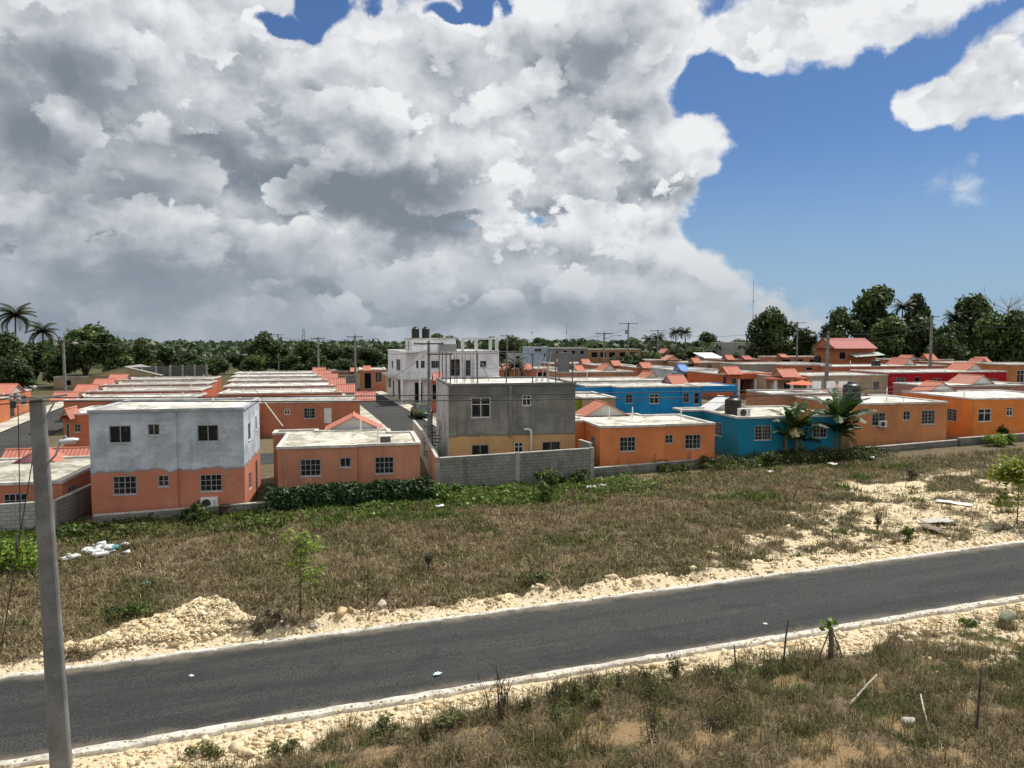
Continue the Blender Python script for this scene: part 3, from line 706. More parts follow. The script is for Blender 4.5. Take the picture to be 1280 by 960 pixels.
def window(parent, pos, rz, w, h, style):
    """style: bars (burglar grid), slide (two panes), cross (2x2), arch, hole, door, dark_door"""
    key = (round(w, 2), round(h, 2), style)
    if key not in WIN:
        fr = MB(); pn = MB(); ex = MB(); ft = .045
        x0, x1, z0, z1 = -w/2+.004, w/2-.004, -h/2+.004, h/2-.004
        if style in ('door', 'dark_door'):
            fr.box(x0, x0+.06, .02, .09, z0, z1); fr.box(x1-.06, x1, .02, .09, z0, z1); fr.box(x0+.06, x1-.06, .02, .09, z1-.06, z1)
            pn.box(x0+.06, x1-.06, .05, .09, z0, z1-.06)
            for k in (.12, .55): pn.box(x0+.16, x1-.16, .044, .052, z0+h*k, z0+h*k+h*.32)
            ex.tube([(x1-.16, .0, 0), (x1-.16, .05, 0)], .025, 8)
        else:
            for b in ((x0, x1, z0, z0+ft), (x0, x1, z1-ft, z1), (x0, x0+ft, z0+ft, z1-ft), (x1-ft, x1, z0+ft, z1-ft)): fr.box(b[0], b[1], .03, .10, b[2], b[3])
            nx = {'slide': 2, 'cross': 2, 'bars': 2, 'arch': 1, 'hole': 1}[style]; nz = {'cross': 2}.get(style, 1)
            for i in range(1, nx): fr.box(x0+(x1-x0)*i/nx-.02, x0+(x1-x0)*i/nx+.02, .035, .095, z0+ft, z1-ft)
            if nz == 2:
                zz = z0+(z1-z0)*.66
                for i in range(nx):
                    fr.box(x0+(x1-x0)*i/nx+(.021 if i else ft), x0+(x1-x0)*(i+1)/nx-(.021 if i < nx-1 else ft), .037, .093, zz-.02, zz+.02)
            pn.box(x0+ft*.5, x1-ft*.5, .075, .085, z0+ft*.5, z1-ft*.5)
            if style == 'bars':
                c = max(2, int(round(w/.29))); r_ = max(2, int(round(h/.30)))
                for i in range(c+1): 
                    x = -w/2+.02+(w-.04)*i/c; ex.box(x-.009, x+.009, -.030, -.012, -h/2+.01, h/2-.01)
                for i in range(r_+1):
                    z = -h/2+.02+(h-.04)*i/r_; ex.box(-w/2+.008, w/2-.008, -.0115, .006, z-.010, z+.010)
        sl = MB()
        if style not in ('door', 'dark_door'): sl.box(-w/2-.03, w/2+.03, -.035, .02, -h/2-.05, -h/2-.003)
        WIN[key] = [m.mesh(n) if m.v else None for m, n in ((fr, 'window_frame'), (pn, 'pane'), (ex, 'grille'), (sl, 'sill'))]
        fm = WHITE() if style in ('cross', 'door') else ALU()
        pm = WHITE() if style == 'door' else (m_plain('dark_door', (.05, .04, .035), .6) if style == 'dark_door' else (m_glass() if style != 'hole' else m_plain('interior_shade', (.012, .011, .01), .9, 0., .1)))  # hole: near-black sheet, no glass; the shade inside is put into its colour
        for me, m in zip(WIN[key], (fm, pm, m_plain('grille_paint', (.44, .44, .43), .6, 0., .3, .2) if style == 'bars' else ALU(), RIM())):
            if me: me.materials.append(m)
    a, b, c, d = WIN[key]
    isd = style in ('door', 'dark_door')
    o = link('door' if isd else 'window', a, parent, pos, rz)
    link('panel' if isd else 'pane', b, o)
    if c: link('handle' if isd else 'grille', c, o)
    if d: link('sill', d, o)
    return o
def gable(parent, x0, x1, y0, y1, z, rise, ax='y', tile=TILE, end=(.66, .65, .62), name='porch_roof', th=.07, over=.18):
    """small pitched roof: ridge along y (ax='y') or x; tiled slopes plus rendered end walls"""
    if tile[0] > tile[2]*2: tile = (tile[0]*.74+.035, tile[1]*.82+.045, tile[2]*.80+.045)        # sun-bleached clay
    def M(a, b, c): return (a, b, c) if ax == 'y' else (b, a, c)
    if ax == 'x': x0, x1, y0, y1 = y0, y1, x0, x1
    xm = (x0+x1)/2; k = rise/((x1-x0)/2); ovz = over*k; mb = MB()
    for s, xe in ((-1, x0-over), (1, x1+over)):
        zz = z-ovz; a = M(xe, y0-over, zz); b = M(xe, y1+over, zz); c = M(xm, y1+over, z+rise); d = M(xm, y0-over, z+rise)
        up = lambda p: (p[0], p[1], p[2]+th)
        vs = [a, b, c, d, up(a), up(b), up(c), up(d)]
        fs = [(0, 1, 2, 3), (7, 6, 5, 4), (0, 4, 5, 1), (1, 5, 6, 2), (3, 2, 6, 7), (0, 3, 7, 4)]
        flip = (s == 1) != (ax == 'x')
        mb.add(vs, [f if not flip else f[::-1] for f in fs])
    rd = MB(); rd.tube([M(xm, y0-over-.01, z+rise+th*.8), M(xm, y1+over+.01, z+rise+th*.8)], .07, 8)
    o = mb.build(name, m_tile('roof_tiles', tile, 1 if ax == 'y' else 0), parent)
    rd.build('ridge_cap', m_plain('ridge_tile', mulc(tile, 1.05), .8, 0, .2, .15), o)
    for ys in (y0, y1-.1):
        e = MB(); e.add([M(x0, ys, z), M(x1, ys, z), M(xm, ys, z+rise-.01), M(x0, ys+.1, z), M(x1, ys+.1, z), M(xm, ys+.1, z+rise-.01)],
                        [(0, 1, 2), (5, 4, 3), (0, 3, 4, 1), (1, 4, 5, 2), (2, 5, 3, 0)])
        e.build('gable_end', m_plaster('gable_%.2f_%.2f' % (end[0], end[2]), end, .3), o)
    return o
def house(label, u, v, poly, h, wall, ops=None, roof=(.60, .585, .54), rim=True, rim_mat=None, gables=(), pipes=(), z=None, cat='house', name='house', group=None, base=-1.0, wallmat=None):
    """poly in metres from (u, v), anticlockwise; ops: {edge: [(distance, z centre, w, h, style)]}"""
    t = thing(name, label, cat, u, v, z, HR[0], group); ops = ops or {}
    wm = wallmat or m_plaster('render_%.3f_%.3f_%.3f' % wall, wall)
    mb = MB(); n = len(poly)
    ln = lambda i: math.hypot(poly[(i+1) % n][0]-poly[i][0], poly[(i+1) % n][1]-poly[i][1])
    ops = {i: [o for o in L if o[0]-o[2]/2 > .04 and o[0]+o[2]/2 < ln(i)-.04 and o[1]+o[3]/2 < h-.16] for i, L in ops.items()}
    for i in range(n): wall_face(mb, poly[i], poly[(i+1) % n], base, h-.12, ops.get(i, ()))
    wo = mb.build('wall', wm, t)
    for i, L in ops.items():
        p = Vector(poly[i]); q = Vector(poly[(i+1) % n]); d = (q-p).normalized()
        for (s, zc, w, hh, st) in L:
            c = p+d*s; window(t, (c.x, c.y, zc), math.atan2(d.y, d.x), w, hh, st)
    ro = MB(); ro.prism(offset_poly(poly, -.02), h-.26, h-.10); r = ro.build('roof', m_roof('roof_%.2f_%.2f' % (roof[0], roof[2]), roof), t)
    if rim:
        rb = MB(); rb.ring(offset_poly(poly, .06), offset_poly(poly, -.20), h-.13, h+.015)
        rb.build('parapet', rim_mat or RIM(), r)
    for g in gables: gable(t, *g[0], **g[1])
    for (px, py, hh) in pipes:
        pb = MB(); pb.tube([(px, py, h-.12), (px, py, h-.1+hh)], .05, 8); pb.build('vent_pipe', WHITE(), r)
    return t
def rect(W, D): return [(0, 0), (W, 0), (W, D), (0, D)]
def stepped(W, D, s, k): return [(0, 0), (s, 0), (s, k), (W, k), (W, D), (0, D)]    # front wall set back by k right of s
def tank(label, u, v, z, r=.55, h=1.15, group='black water tanks on the roofs'):
    t = thing('water_tank', label, 'water tank', u, v, z, group=group)
    b = MB(); pr = [(r*.97, 0)]
    for i in range(7): pr += [(r, h*.1+h*.11*i), (r*.965, h*.155+h*.11*i)]
    pr += [(r, h*.87), (r*.93, h*.93), (r*.45, h*1.05)]
    m = m_plain('black_plastic', (.012, .012, .013), .45, 0, .5, .3); b.lathe(pr, (0, 0, 0), 24); b.build('barrel', m, t, True)
    l = MB(); l.lathe([(r*.46, h*1.04), (r*.46, h*1.10), (r*.40, h*1.13)], (0, 0, 0), 18); l.build('lid', m, t); return t
def aircon(label, u, v, z, rz=YAW, w=.85, h=.6, d=.3, group='air conditioners on the walls'):
    t = thing('air_conditioner', label, 'air conditioner', u, v, z, rz, group)
    b = MB(); b.box(-w/2, w/2, -d, 0, 0, h); b.build('casing', WHITE(), t, bevel=.02)
    f = MB(); f.lathe([(h*.40, 0), (h*.40, .02), (h*.36, .025)], (0, 0, 0), 20)
    for k in range(8):
        a = k*PI/8; f.bar((-h*.36*math.cos(a), -h*.36*math.sin(a), .02), (h*.36*math.cos(a), h*.36*math.sin(a), .02), .012)
    o = f.build('fan_grille', m_plain('fan_dark', (.04, .04, .045), .6), t); o.rotation_euler = (PI/2, 0, 0); o.location = (-w*.14, -d-.001, h*.5)
    s = MB()
    for k in range(5): s.box(w*.26, w*.44, -d-.012, -d-.002, h*.2+k*h*.13, h*.2+k*h*.13+.03)
    s.build('louvre', ALU(), t)
    k = MB(); k.box(-w*.38, -w*.34, -d, .02, -.05, -.003); k.box(w*.34, w*.38, -d, .02, -.05, -.003); k.build('bracket', ALU(), t)
    return t
def wall_thing(name, label, cat, path, h, th, mat, cap=True, posts=0, z=None, group=None, h1=None):
    """free-standing wall along a u,v path"""
    u0, v0 = path[0]; t = thing(name, label, cat, u0, v0, z, group=group); zb = t.location.z
    mb = MB(); cp = MB(); pps = []
    for (a, b) in zip(path[:-1], path[1:]):
        p = Vector((a[0]-u0, a[1]-v0, 0)); q = Vector((b[0]-u0, b[1]-v0, 0)); d = (q-p).normalized(); nn = Vector((-d.y, d.x, 0))*th/2
        ga, gb = (G(*a)-zb, G(*b)-zb) if z is None else (0, 0)
        ta, tb = h+ga, (h1 or h)+gb
        def seg(m, e, za, zb_, ta_, tb_):
            k = nn*(1+e*2/th); P, Q = p-d*0, q
            vs = [P-k, Q-k, Q+k, P+k]; lo = [(x.x, x.y, zz) for x, zz in zip(vs, (za, zb_, zb_, za))]; hi = [(x.x, x.y, zz) for x, zz in zip(vs, (ta_, tb_, tb_, ta_))]
            m.add(lo+hi, [(3, 2, 1, 0), (4, 5, 6, 7), (0, 1, 5, 4), (1, 2, 6, 5), (2, 3, 7, 6), (3, 0, 4, 7)])
        seg(mb, 0, ga-.5, gb-.5, ta, tb)
        if cap: seg(cp, .02, ta, tb, ta+.06, tb+.06)
        L = (q-p).length
        if posts:
            for k in range(posts+1):
                c = p+(q-p)*(k/posts); zz = ga+(gb-ga)*k/posts; tt = ta+(tb-ta)*k/posts
                pp = MB(); pps.append(pp); pp.box(c.x-th*.65-.02, c.x+th*.65+.02, c.y-th*.65-.02, c.y+th*.65+.02, zz-.5, tt+.085)
    mb.build('wall', mat, t)
    if cap: cp.build('coping', m_concrete('coping_cement', (.50, .48, .43), .5, 2.), t)
    for pp in pps: pp.build('pier', m_concrete('pier_cement', (.36, .355, .33), .5, 1.5), t)
    return t
# ---------------------------------------------------------------- where things stand
def uat(px, v):
    b = (px-640)/940.; return v*(SU+b*CU)/(CU-b*SU)
def vat(px, u):
    b = (px-640)/940.; return u*(CU-b*SU)/(SU+b*CU)
def hz(py, u, v): return zat(py, xy(u, v)[1])
HR = [YAW-math.radians(6.75)]                                  # the houses stand a few degrees off the line of their row
def hp(u0, v0, x, y):                                         # point of a house's own plan -> u, v
    X, Y = xy(u0, v0); c, s = math.cos(HR[0]), math.sin(HR[0]); return uv(X+c*x-s*y, Y+s*x+c*y)
def lx(u0, v0, px, y=0.):                                     # plan x seen on bearing px along the line y
    X, Y = xy(u0, v0); c, s = math.cos(HR[0]), math.sin(HR[0]); b = (px-640)/940.
    return (b*(Y+c*y)-X+s*y)/(c-b*s)
def ly(u0, v0, px, x):                                        # plan y seen on bearing px along the line x
    X, Y = xy(u0, v0); c, s = math.cos(HR[0]), math.sin(HR[0]); b = (px-640)/940.
    return (X+c*x-b*(Y+s*x))/(b*c+s)
def Fr(u0, v0, L, dv=0., du=0., z=None):                      # openings of a wall facing the road
    out = []; z = G(u0, v0) if z is None else z
    for (x0, y0, x1, y1, st) in L:
        a, b = lx(u0, v0, x0, dv), lx(u0, v0, x1, dv); m = (a+b)/2; q = hp(u0, v0, m, dv); za, zb = hz(y1, *q)-z, hz(y0, *q)-z
        out.append((m-du, (za+zb)/2, b-a, zb-za, st))
    return out
def Si(x1_, u0, v0, L, D=None, z=None):                       # openings of a side wall at plan x (D given: the left side)
    out = []; z = G(u0, v0) if z is None else z
    for (x0, y0, x1, y1, st) in L:
        a, b = sorted((ly(u0, v0, x0, x1_), ly(u0, v0, x1, x1_))); m = (a+b)/2; q = hp(u0, v0, x1_, m); za, zb = hz(y1, *q)-z, hz(y0, *q)-z
        out.append(((D-m) if D else m, (za+zb)/2, min(b-a, 3.), zb-za, st))
    return out
ORANGE = (.66, .225, .085); BRIGHT = (.74, .235, .055); HEDGEC = (.54, .235, .145); TAN = (.52, .32, .17)
TEAL = (.012, .19, .305); BLUE = (.012, .26, .56); CRIMSON = (.42, .012, .022); BRICKC = (.50, .155, .075)

def m_twotone(name, low, high, split, rag, dirt_hi, hi_scale=1.):
    """ground floor painted, upper floor bare render with a ragged lower edge"""
    t = NT(name); p = t.pos(); s = t.sep(t.obj())
    hi = t.mix(t.ramp(t.noise(p, .8*hi_scale, 6, .65), .34, .68), mulc(high, .70), mulc(high, 1.16))
    hi = t.mix(t.math('MULTIPLY', t.ramp(t.noise(t.scl(p, (2.4, 2.4, .25)), 1.*hi_scale, 5, .65), .48, .74), dirt_hi), hi, mulc(high, .45))
    hi = t.mix(t.ramp(t.noise(t.scl(p, (.5, .5, 3.)), 1., 4, .6), .55, .70, 0, .35), hi, mulc(high, 1.35))
    top = t.math('ADD', s[2], t.math('MULTIPLY', t.math('SUBTRACT', t.noise(p, 1.2, 5, .65), .5), 1.3))
    hi = t.mix(t.ramp(top, split+2.15, split+2.75, 0, dirt_hi*.75), hi, mulc(high, .35))
    lo = t.mix(t.ramp(t.noise(p, .7, 5, .6), .3, .7), mulc(low, .88), mulc(low, 1.1))
    lo = t.mix(t.ramp(t.noise(p, 4., 5, .7), .60, .74, 0, .5), lo, mulc(low, .5))
    lo = t.mix(t.ramp(t.noise(p, .9, 6, .7), .56, .66, 0, .35), lo, (.42, .34, .27))
    lo = t.mix(t.ramp(s[2], .1, .9, .4, 0), lo, mulc(low, .55))
    e = t.math('ADD', s[2], t.math('MULTIPLY', t.math('SUBTRACT', t.noise(t.scl(p, (1, 1, .25)), 1.1, 5, .6), .5), rag))
    band = t.ramp(t.math('ABSOLUTE', t.math('SUBTRACT', e, split)), .0, .14, .5, 0)
    col = t.mix(t.ramp(e, split-.012, split+.012), lo, hi)
    col = t.mix(band, col, mulc(high, .45))
    t.bump(t.math('ADD', t.noise(p, 14, 5, .7), t.math('MULTIPLY', t.ramp(e, split-.012, split+.012), 1.2)), .025, .6)
    return t.fin(col, .88, .2)

def front_row():
    # 1 house at the left edge
    u0, v0 = -20.0, 44.2; W, D = lx(u0, v0, 71), 8.4; h = hz(601, *hp(u0, v0, W, 0))-G(u0, v0)
    house('terracotta bungalow behind the block wall at the left edge of the photo', u0, v0, rect(W, D), h, (.52, .19, .11),
          {0: Fr(u0, v0, [(-3, 617, 27, 634, 'bars'), (-70, 610, -45, 632, 'bars')]), 1: Si(W, u0, v0, [(79, 606, 90, 626, 'bars'), (102, 588, 106, 607, 'bars')])},
          roof=(.50, .48, .42), gables=[((3.6, 9.0, D+.9, D+2.9, h-.45, .65, 'x'), dict(end=(.66, .50, .50), tile=(.60, .17, .10))), ((5.2, 7.4, D-1.4, D+.3, h-.1, .6), dict(end=(.74, .40, .46), tile=(.60, .17, .10)))], pipes=[(3, 3, .4), (7.6, 1.2, .3)])
    # 2 two-storey house, grey-blue render above, terracotta below
    u0, v0 = -8.55, 43.0; W, D = lx(u0, v0, 302.5, .14), 6.6; h = 5.8
    wm = m_twotone('bare_render_over_terracotta', (.53, .20, .125), (.50, .545, .605), 2.62, .85, .35)
    house('two-storey house with grey-blue upper floor over a terracotta ground floor', u0, v0, stepped(W, D, 4.15, .14), h, (.5, .2, .1),
          {0: Fr(u0, v0, [(133, 532, 161, 554, 'slide'), (182, 530, 197, 544, 'slide'), (136, 595, 166, 618, 'bars'), (193, 594, 207, 608, 'bars')]),
           2: Fr(u0, v0, [(244, 531, 271, 552, 'slide'), (246, 593, 274, 614, 'bars')], .14, 4.15),
           3: [(2.1, 4.25, .9, .95, 'slide'), (5.0, 4.4, .5, .8, 'slide'), (1.9, 1.55, .9, .95, 'bars'), (4.7, 1.15, .85, 2.1, 'dark_door')]},
          roof=(.70, .69, .65), wallmat=wm, rim_mat=m_concrete('render_rim', (.44, .455, .47), .4, 1.5), cat='house', pipes=[(5.2, 4.5, .3)])
    aircon('white air conditioner under the right ground floor window of the grey-blue house', *hp(u0, v0, lx(u0, v0, 257), .13), hz(628, -2.6, 43.6), HR[0], w=.85, h=.56)
    # 3 house behind the hedge
    u0, v0 = .6, 43.7; W, D, h = lx(.6, 43.7, 524, .22), 7.8, 3.27
    poly = [(0, 0), (4.35, 0), (4.35, .22), (W, .22), (W, 5.6), (W-1.5, 5.6), (W-1.5, D-.6), (1.8, D-.6), (1.8, D+.2), (-.9, D+.2), (-.9, 6.4), (0, 6.4)]
    house('salmon bungalow behind the dark green hedge, with flat stained roof', u0, v0, poly, h, HEDGEC,
          {0: Fr(u0, v0, [(373, 574, 399, 595, 'bars'), (423, 572, 437, 584, 'slide')]), 2: Fr(u0, v0, [(467, 571, 491, 592, 'bars')], .22, 4.35)},
          roof=(.60, .575, .49), gables=[((2.4, 5.9, D-.4, D+2.2, h-.05, .85), dict(end=(.60, .59, .57)))], pipes=[(5.6, 2.2, 1.0), (4.6, 6.4, .9)])
    t = thing('water_meter_box', 'small dark hatch box on the salmon bungalow roof', 'roof hatch', *hp(u0, v0, 6.0, 1.0), G(u0, v0)+h-.1, HR[0])
    b = MB(); b.box(-.3, .3, -.2, .2, 0, .42); b.build('casing', m_plain('hatch_grey', (.10, .10, .09), .7), t, bevel=.02); b = MB(); b.box(-.36, .36, -.26, .26, .42, .47); b.build('lid', WHITE(), t)
    # 4 concrete upper floor over yellow ground floor
    u0, v0 = 11.45, 48.; W, D, h = lx(11.45, 48., 719.5, .12), 7.6, 6.1
    wm = m_twotone('bare_concrete_over_yellow', (.56, .335, .15), (.265, .255, .225), 2.62, .35, .8, 1.0)
    t = house('two-storey house with raw grey concrete upper floor over yellow ground floor', u0, v0, stepped(W, D, 4.25, .12), h, (.5, .3, .1),
          {0: Fr(u0, v0, [(589, 497, 613, 522, 'cross'), (589, 556, 611, 571, 'slide')]),
           2: Fr(u0, v0, [(653, 494, 664, 507, 'cross'), (643, 553, 654, 569, 'cross'), (678, 552, 701, 568, 'slide')], .12, 4.25),
           5: [(5.2, 4.4, .9, 1.0, 'hole'), (2.4, 4.4, .7, 1.0, 'hole')]},
          roof=(.74, .73, .70), wallmat=wm, rim_mat=m_concrete('raw_rim', (.20, .195, .18), .6, 1.5))
    b = MB(); b.box(4.05, 4.22, -.10, -.003, 2.5, h-.16); b.build('downpipe', m_concrete('pipe_casing', (.24, .235, .22), .5), t)
    b = MB(); b.tube([(5.55, -.05, .2), (5.55, -.05, 2.75), (5.5, -.05, 2.95), (5.3, -.05, 3.0), (5.05, -.05, 2.98)], .075, 10); b.build('vent_pipe', WHITE(), t, True)
    b = MB(); b.box(-.05, -.004, -.02, D, 0.1, h-.14); b.build('side_render', m_concrete('pale_side_render', (.50, .50, .48), .45, 1.), t)
    s = MB()                                                  # iron spiral stair on the left side
    for k in range(15):
        a = k*.62; c = (-.95+.62*math.cos(a), 1.6+.62*math.sin(a), .3+k*.2); s.bar((-.95, 1.6, c[2]), c, .22, .035); s.tube([c, (c[0], c[1], c[2]+.9)], .012, 5)
    s.tube([(-.95, 1.6, -.2), (-.95, 1.6, 4.2)], .05, 8)
    s.tube([(-.95+.64*math.cos(k*.31), 1.6+.64*math.sin(k*.31), 1.2+k*.1) for k in range(30)], .02, 5)
    s.build('spiral_stair', m_plain('black_iron', (.014, .014, .015), .5, .3, .5, .3), t)
    roof_frame(u0, v0, h, W)
    # block yard wall in front of it
    bw = m_block('grey_hollow_block', (.27, .262, .235))
    wall_thing('block_wall', 'tall grey concrete block yard wall in front of the concrete house', 'wall', [(9.75, 43.9), (19.85, 43.9)], 2.0, .18, bw, True, 2)
    sb = m_plaster('sandy_render', (.50, .42, .31), .5)
    wall_thing('boundary_wall', 'sandy rendered side wall running back beside the salmon bungalow', 'wall', [(9.75, 44.0), (11.0, 54.), (11.6, 61)], 2.05, .16, sb)
    wall_thing('boundary_wall', 'short rendered side wall between the concrete house and the orange bungalow', 'wall', [(19.85, 44.0), (20.75, 47.9)], 2.3, .16, m_plaster('grey_render', (.34, .33, .30), .6), h1=1.9)
    # 5 orange bungalow
    u0, v0 = 21.25, 45.6; W, D, h = lx(21.25, 45.6, 895, .25), 6.9, 3.15
    poly = [(0, 0), (4.6, 0), (4.6, .25), (W, .25), (W, 6.4), (5.4, 6.4), (5.4, D+.6), (0, D+.6), (0, 5.5), (-1.2, 5.5), (-1.2, 3.6), (0, 3.6)]
    house('orange bungalow just right of the tall grey block wall', u0, v0, poly, h, ORANGE,
          {0: Fr(u0, v0, [(775.5, 546, 795.5, 564, 'bars')]), 2: Fr(u0, v0, [(832.5, 543.5, 842.5, 554, 'bars'), (857.5, 543, 877.5, 561, 'bars')], .25, 4.6),
           11: [(2.0, 1.75, .95, 1.0, 'bars')]},
          roof=(.64, .62, .54), gables=[((1.0, 4.4, D-.2, D+2.3, h-.05, .9), dict(end=(.64, .63, .60)))], pipes=[(2.2, 4.6, .9), (4.3, 5.4, .8), (7.2, 3.2, .8)])
    # 6 teal bungalow
    u0, v0 = 32.35, 46.; W, D, h = lx(32.35, 46., 1051), 6.4, 3.2
    poly = [(0, 0), (W, .0), (W, D+1.2), (-1.7, D+1.2), (-1.7, D-.7), (0, D-.7)]
    house('dark teal bungalow behind the banana plants', u0, v0, poly, h, TEAL,
          {0: Fr(u0, v0, [(945, 532, 966, 550, 'bars'), (1018, 530, 1036, 547, 'bars')]), 5: [(2.6, 1.95, 1.0, 1.0, 'bars')], 4: [(.8, 2.2, .5, .6, 'hole')]},
          roof=(.62, .60, .52), gables=[((1.0, 4.0, D-.6, D+1.6, h-.05, .85), dict(end=(.66, .65, .62), tile=(.70, .69, .67)))], pipes=[(5.4, 3.5, .3)])
    tank('black water tank standing on the teal bungalow roof', *hp(u0, v0, .75, 2.3), G(u0, v0)+h-.1, .62, 1.25)
    aircon('white air conditioner box beside the tank on the teal roof', *hp(u0, v0, .85, 1.0), G(u0, v0)+h-.08, HR[0], w=.9, h=.62)
    # 7 brown-orange bungalow
    u0, v0 = 43.6, 47.5; W, D, h = lx(43.6, 47.5, 1186, .15), 8., 3.55
    house('brownish orange bungalow behind the right banana plant, black tank on its roof', u0, v0, stepped(W, D, 3.9, .15), h, (.56, .235, .10),
          {0: Fr(u0, v0, [(1092, 516, 1109, 532, 'bars')]), 2: Fr(u0, v0, [(1131, 514, 1140, 525, 'bars'), (1154, 513, 1171, 530, 'bars')], .15, 3.9)},
          roof=(.72, .71, .67), gables=[((4.2, 7.2, D-.3, D+2.2, h-.05, .9), dict(end=(.68, .67, .64)))], pipes=[(6.0, 1.5, .3), (5.2, 2.5, 1.2)])
    tank('black water tank on the brownish orange roof above the right banana plant', *hp(u0, v0, lx(u0, v0, 1066, 2.6), 2.6), G(u0, v0)+h-.1, .72, 1.45)
    aircon('small window air conditioner in the left window of the brownish orange bungalow', *hp(u0, v0, lx(u0, v0, 1103.5), -.06), hz(533, 46, v0), HR[0], w=.6, h=.5)
    # 8 vivid orange bungalow at the right edge
    u0, v0 = 55.7, 46.9; W, D, h = 10.5, 8.5, 3.55
    house('vivid orange bungalow at the right edge with white framed windows', u0, v0, stepped(W, D, 5.2, .4), h, BRIGHT,
          {0: Fr(u0, v0, [(1225.5, 511, 1242, 527, 'cross'), (1261, 509, 1269, 520, 'cross')]), 5: [(6.2, 1.95, 1.1, 1.05, 'bars')]},
          roof=(.72, .71, .68), gables=[((2.6, 5.6, D-.3, D+1.6, h-.05, .8), dict(end=(.68, .67, .64)))], pipes=[(1.8, 3, .5)])
    # low walls along the backs of the plots
    low = m_block('low_grey_block', (.23, .225, .20))
    wall_thing('block_wall', 'pale grey block wall in front of the left edge bungalow', 'wall', [(-22, 42.3), (-10.05, 42.0)], 1.45, .16, m_block('pale_hollow_block', (.40, .395, .37)), True, 3)
    wall_thing('block_wall', 'short return of block wall left of the grey-blue house', 'wall', [(-10.0, 42.1), (-9.0, 45.5)], 1.45, .14, m_block('return_block', (.26, .24, .215)), h1=1.5)
    wall_thing('retaining_wall', 'low block wall along the foot of the grey-blue house', 'wall', [(-8.3, 42.1), (.2, 42.1)], .55, .2, low)
    wall_thing('retaining_wall', 'low block wall along the foot of the orange bungalow', 'wall', [(19.95, 44.6), (28.2, 44.9)], .55, .2, low)
    wall_thing('retaining_wall', 'low block wall below the brownish orange bungalow', 'wall', [(42.5, 45.2), (52.5, 45.6)], .45, .2, low)
    wall_thing('retaining_wall', 'low block wall below the vivid orange bungalow', 'wall', [(52.6, 45.5), (68, 45.4)], .6, .2, low)

def roof_frame(u0, v0, h, W):
    z = G(u0, v0)+h
    t = thing('rooftop_cage', 'open cage of thin grey posts and rails on the concrete house roof', 'roof frame', u0, v0, z, HR[0])
    m = m_plain('galvanised_pipe', (.16, .16, .16), .5, .6, .5, .25); D, H = 7.3, 2.0; W = W-.2
    spots = [(.15, .2), (1.95, .2), (3.9, .2), (5.7, .2), (7.3, .2), (W, .2), (.15, 2.6), (.15, 5.0), (.15, 7.2), (3.0, 7.2), (5.9, 7.2), (W, 7.2), (W, 3.6)]
    for x, y in spots:
        b = MB(); b.tube([(x, y, 0), (x, y, H+.05*math.sin(x*3))], .045, 8); b.build('post', m, t)
    for a, b_ in (((.15, .2), (W, .2)), ((W, .2), (W, 7.2)), ((.15, .2), (.15, 7.2)), ((.15, 7.2), (W, 7.2))):
        for zz, r in ((H-.02, .022), (H*.5, .008)):
            b = MB(); b.tube([(a[0], a[1], zz), (b_[0], b_[1], zz)], r, 6); b.build('rail', m, t)
    for k in range(3):                                         # bundles of starter bars
        b = MB()
        for j in range(5): b.tube([(.6+k*.55+.09*math.cos(j*1.3), .9+.09*math.sin(j*1.3), 0), (.6+k*.55+.14*math.cos(j*1.3), .9+.14*math.sin(j*1.3), 1.45+.15*j)], .012, 5)
        b.build('starter_bars', m_plain('rusty_bar', (.10, .075, .06), .8, .2, .2, .3), t)
    wd = m_plain('weathered_board', (.42, .39, .35), .85, 0, .1, .25, 6.)
    for k in range(3):
        p = thing('plank', ('pale plank leaning against the rooftop cage, leftmost of three', 'pale plank leaning against the rooftop cage, middle one of three', 'pale plank leaning against the rooftop cage, rightmost of three')[k], 'plank', *hp(u0, v0, 6.2+k*.42, 1.5), z, HR[0], group='planks leaning on the roof')
        b = MB(); b.bar((0, 0, 0), (.55-.1*k, .35, 1.85+.1*k), .16, .03); b.build('board', wd, p)
        b = MB(); b.bar((.1, .05, .0), (.16, .1, .2), .05, .05); b.build('foot', wd, p)
    p = thing('sheet_panel', 'grey sheet panel hung at the right end of the rooftop cage', 'panel', *hp(u0, v0, W-.6, .3), z, HR[0])
    b = MB(); b.box(-.42, .42, .0, .03, .75, 1.85); b.build('sheet', m_plain('grey_sheet', (.20, .215, .235), .7, 0, .2, .25), p); b = MB(); b.box(-.46, .46, .031, .06, .70, .76); b.build('batten', wd, p)
    q = thing('tv_antenna', 'thin aerial leaning over the concrete house roof', 'aerial', *hp(u0, v0, 3.2, 3.0), z, HR[0])
    b = MB(); b.tube([(0, 0, 0), (-.5, .2, 1.25)], .025, 6); b.build('mast', m, q); b = MB()
    for k in range(5): b.tube([(-.62+.12*k, .05, 1.22-.1*k), (-.35+.12*k, .35, 1.22-.1*k)], .012, 5)
    b.build('elements', m, q)

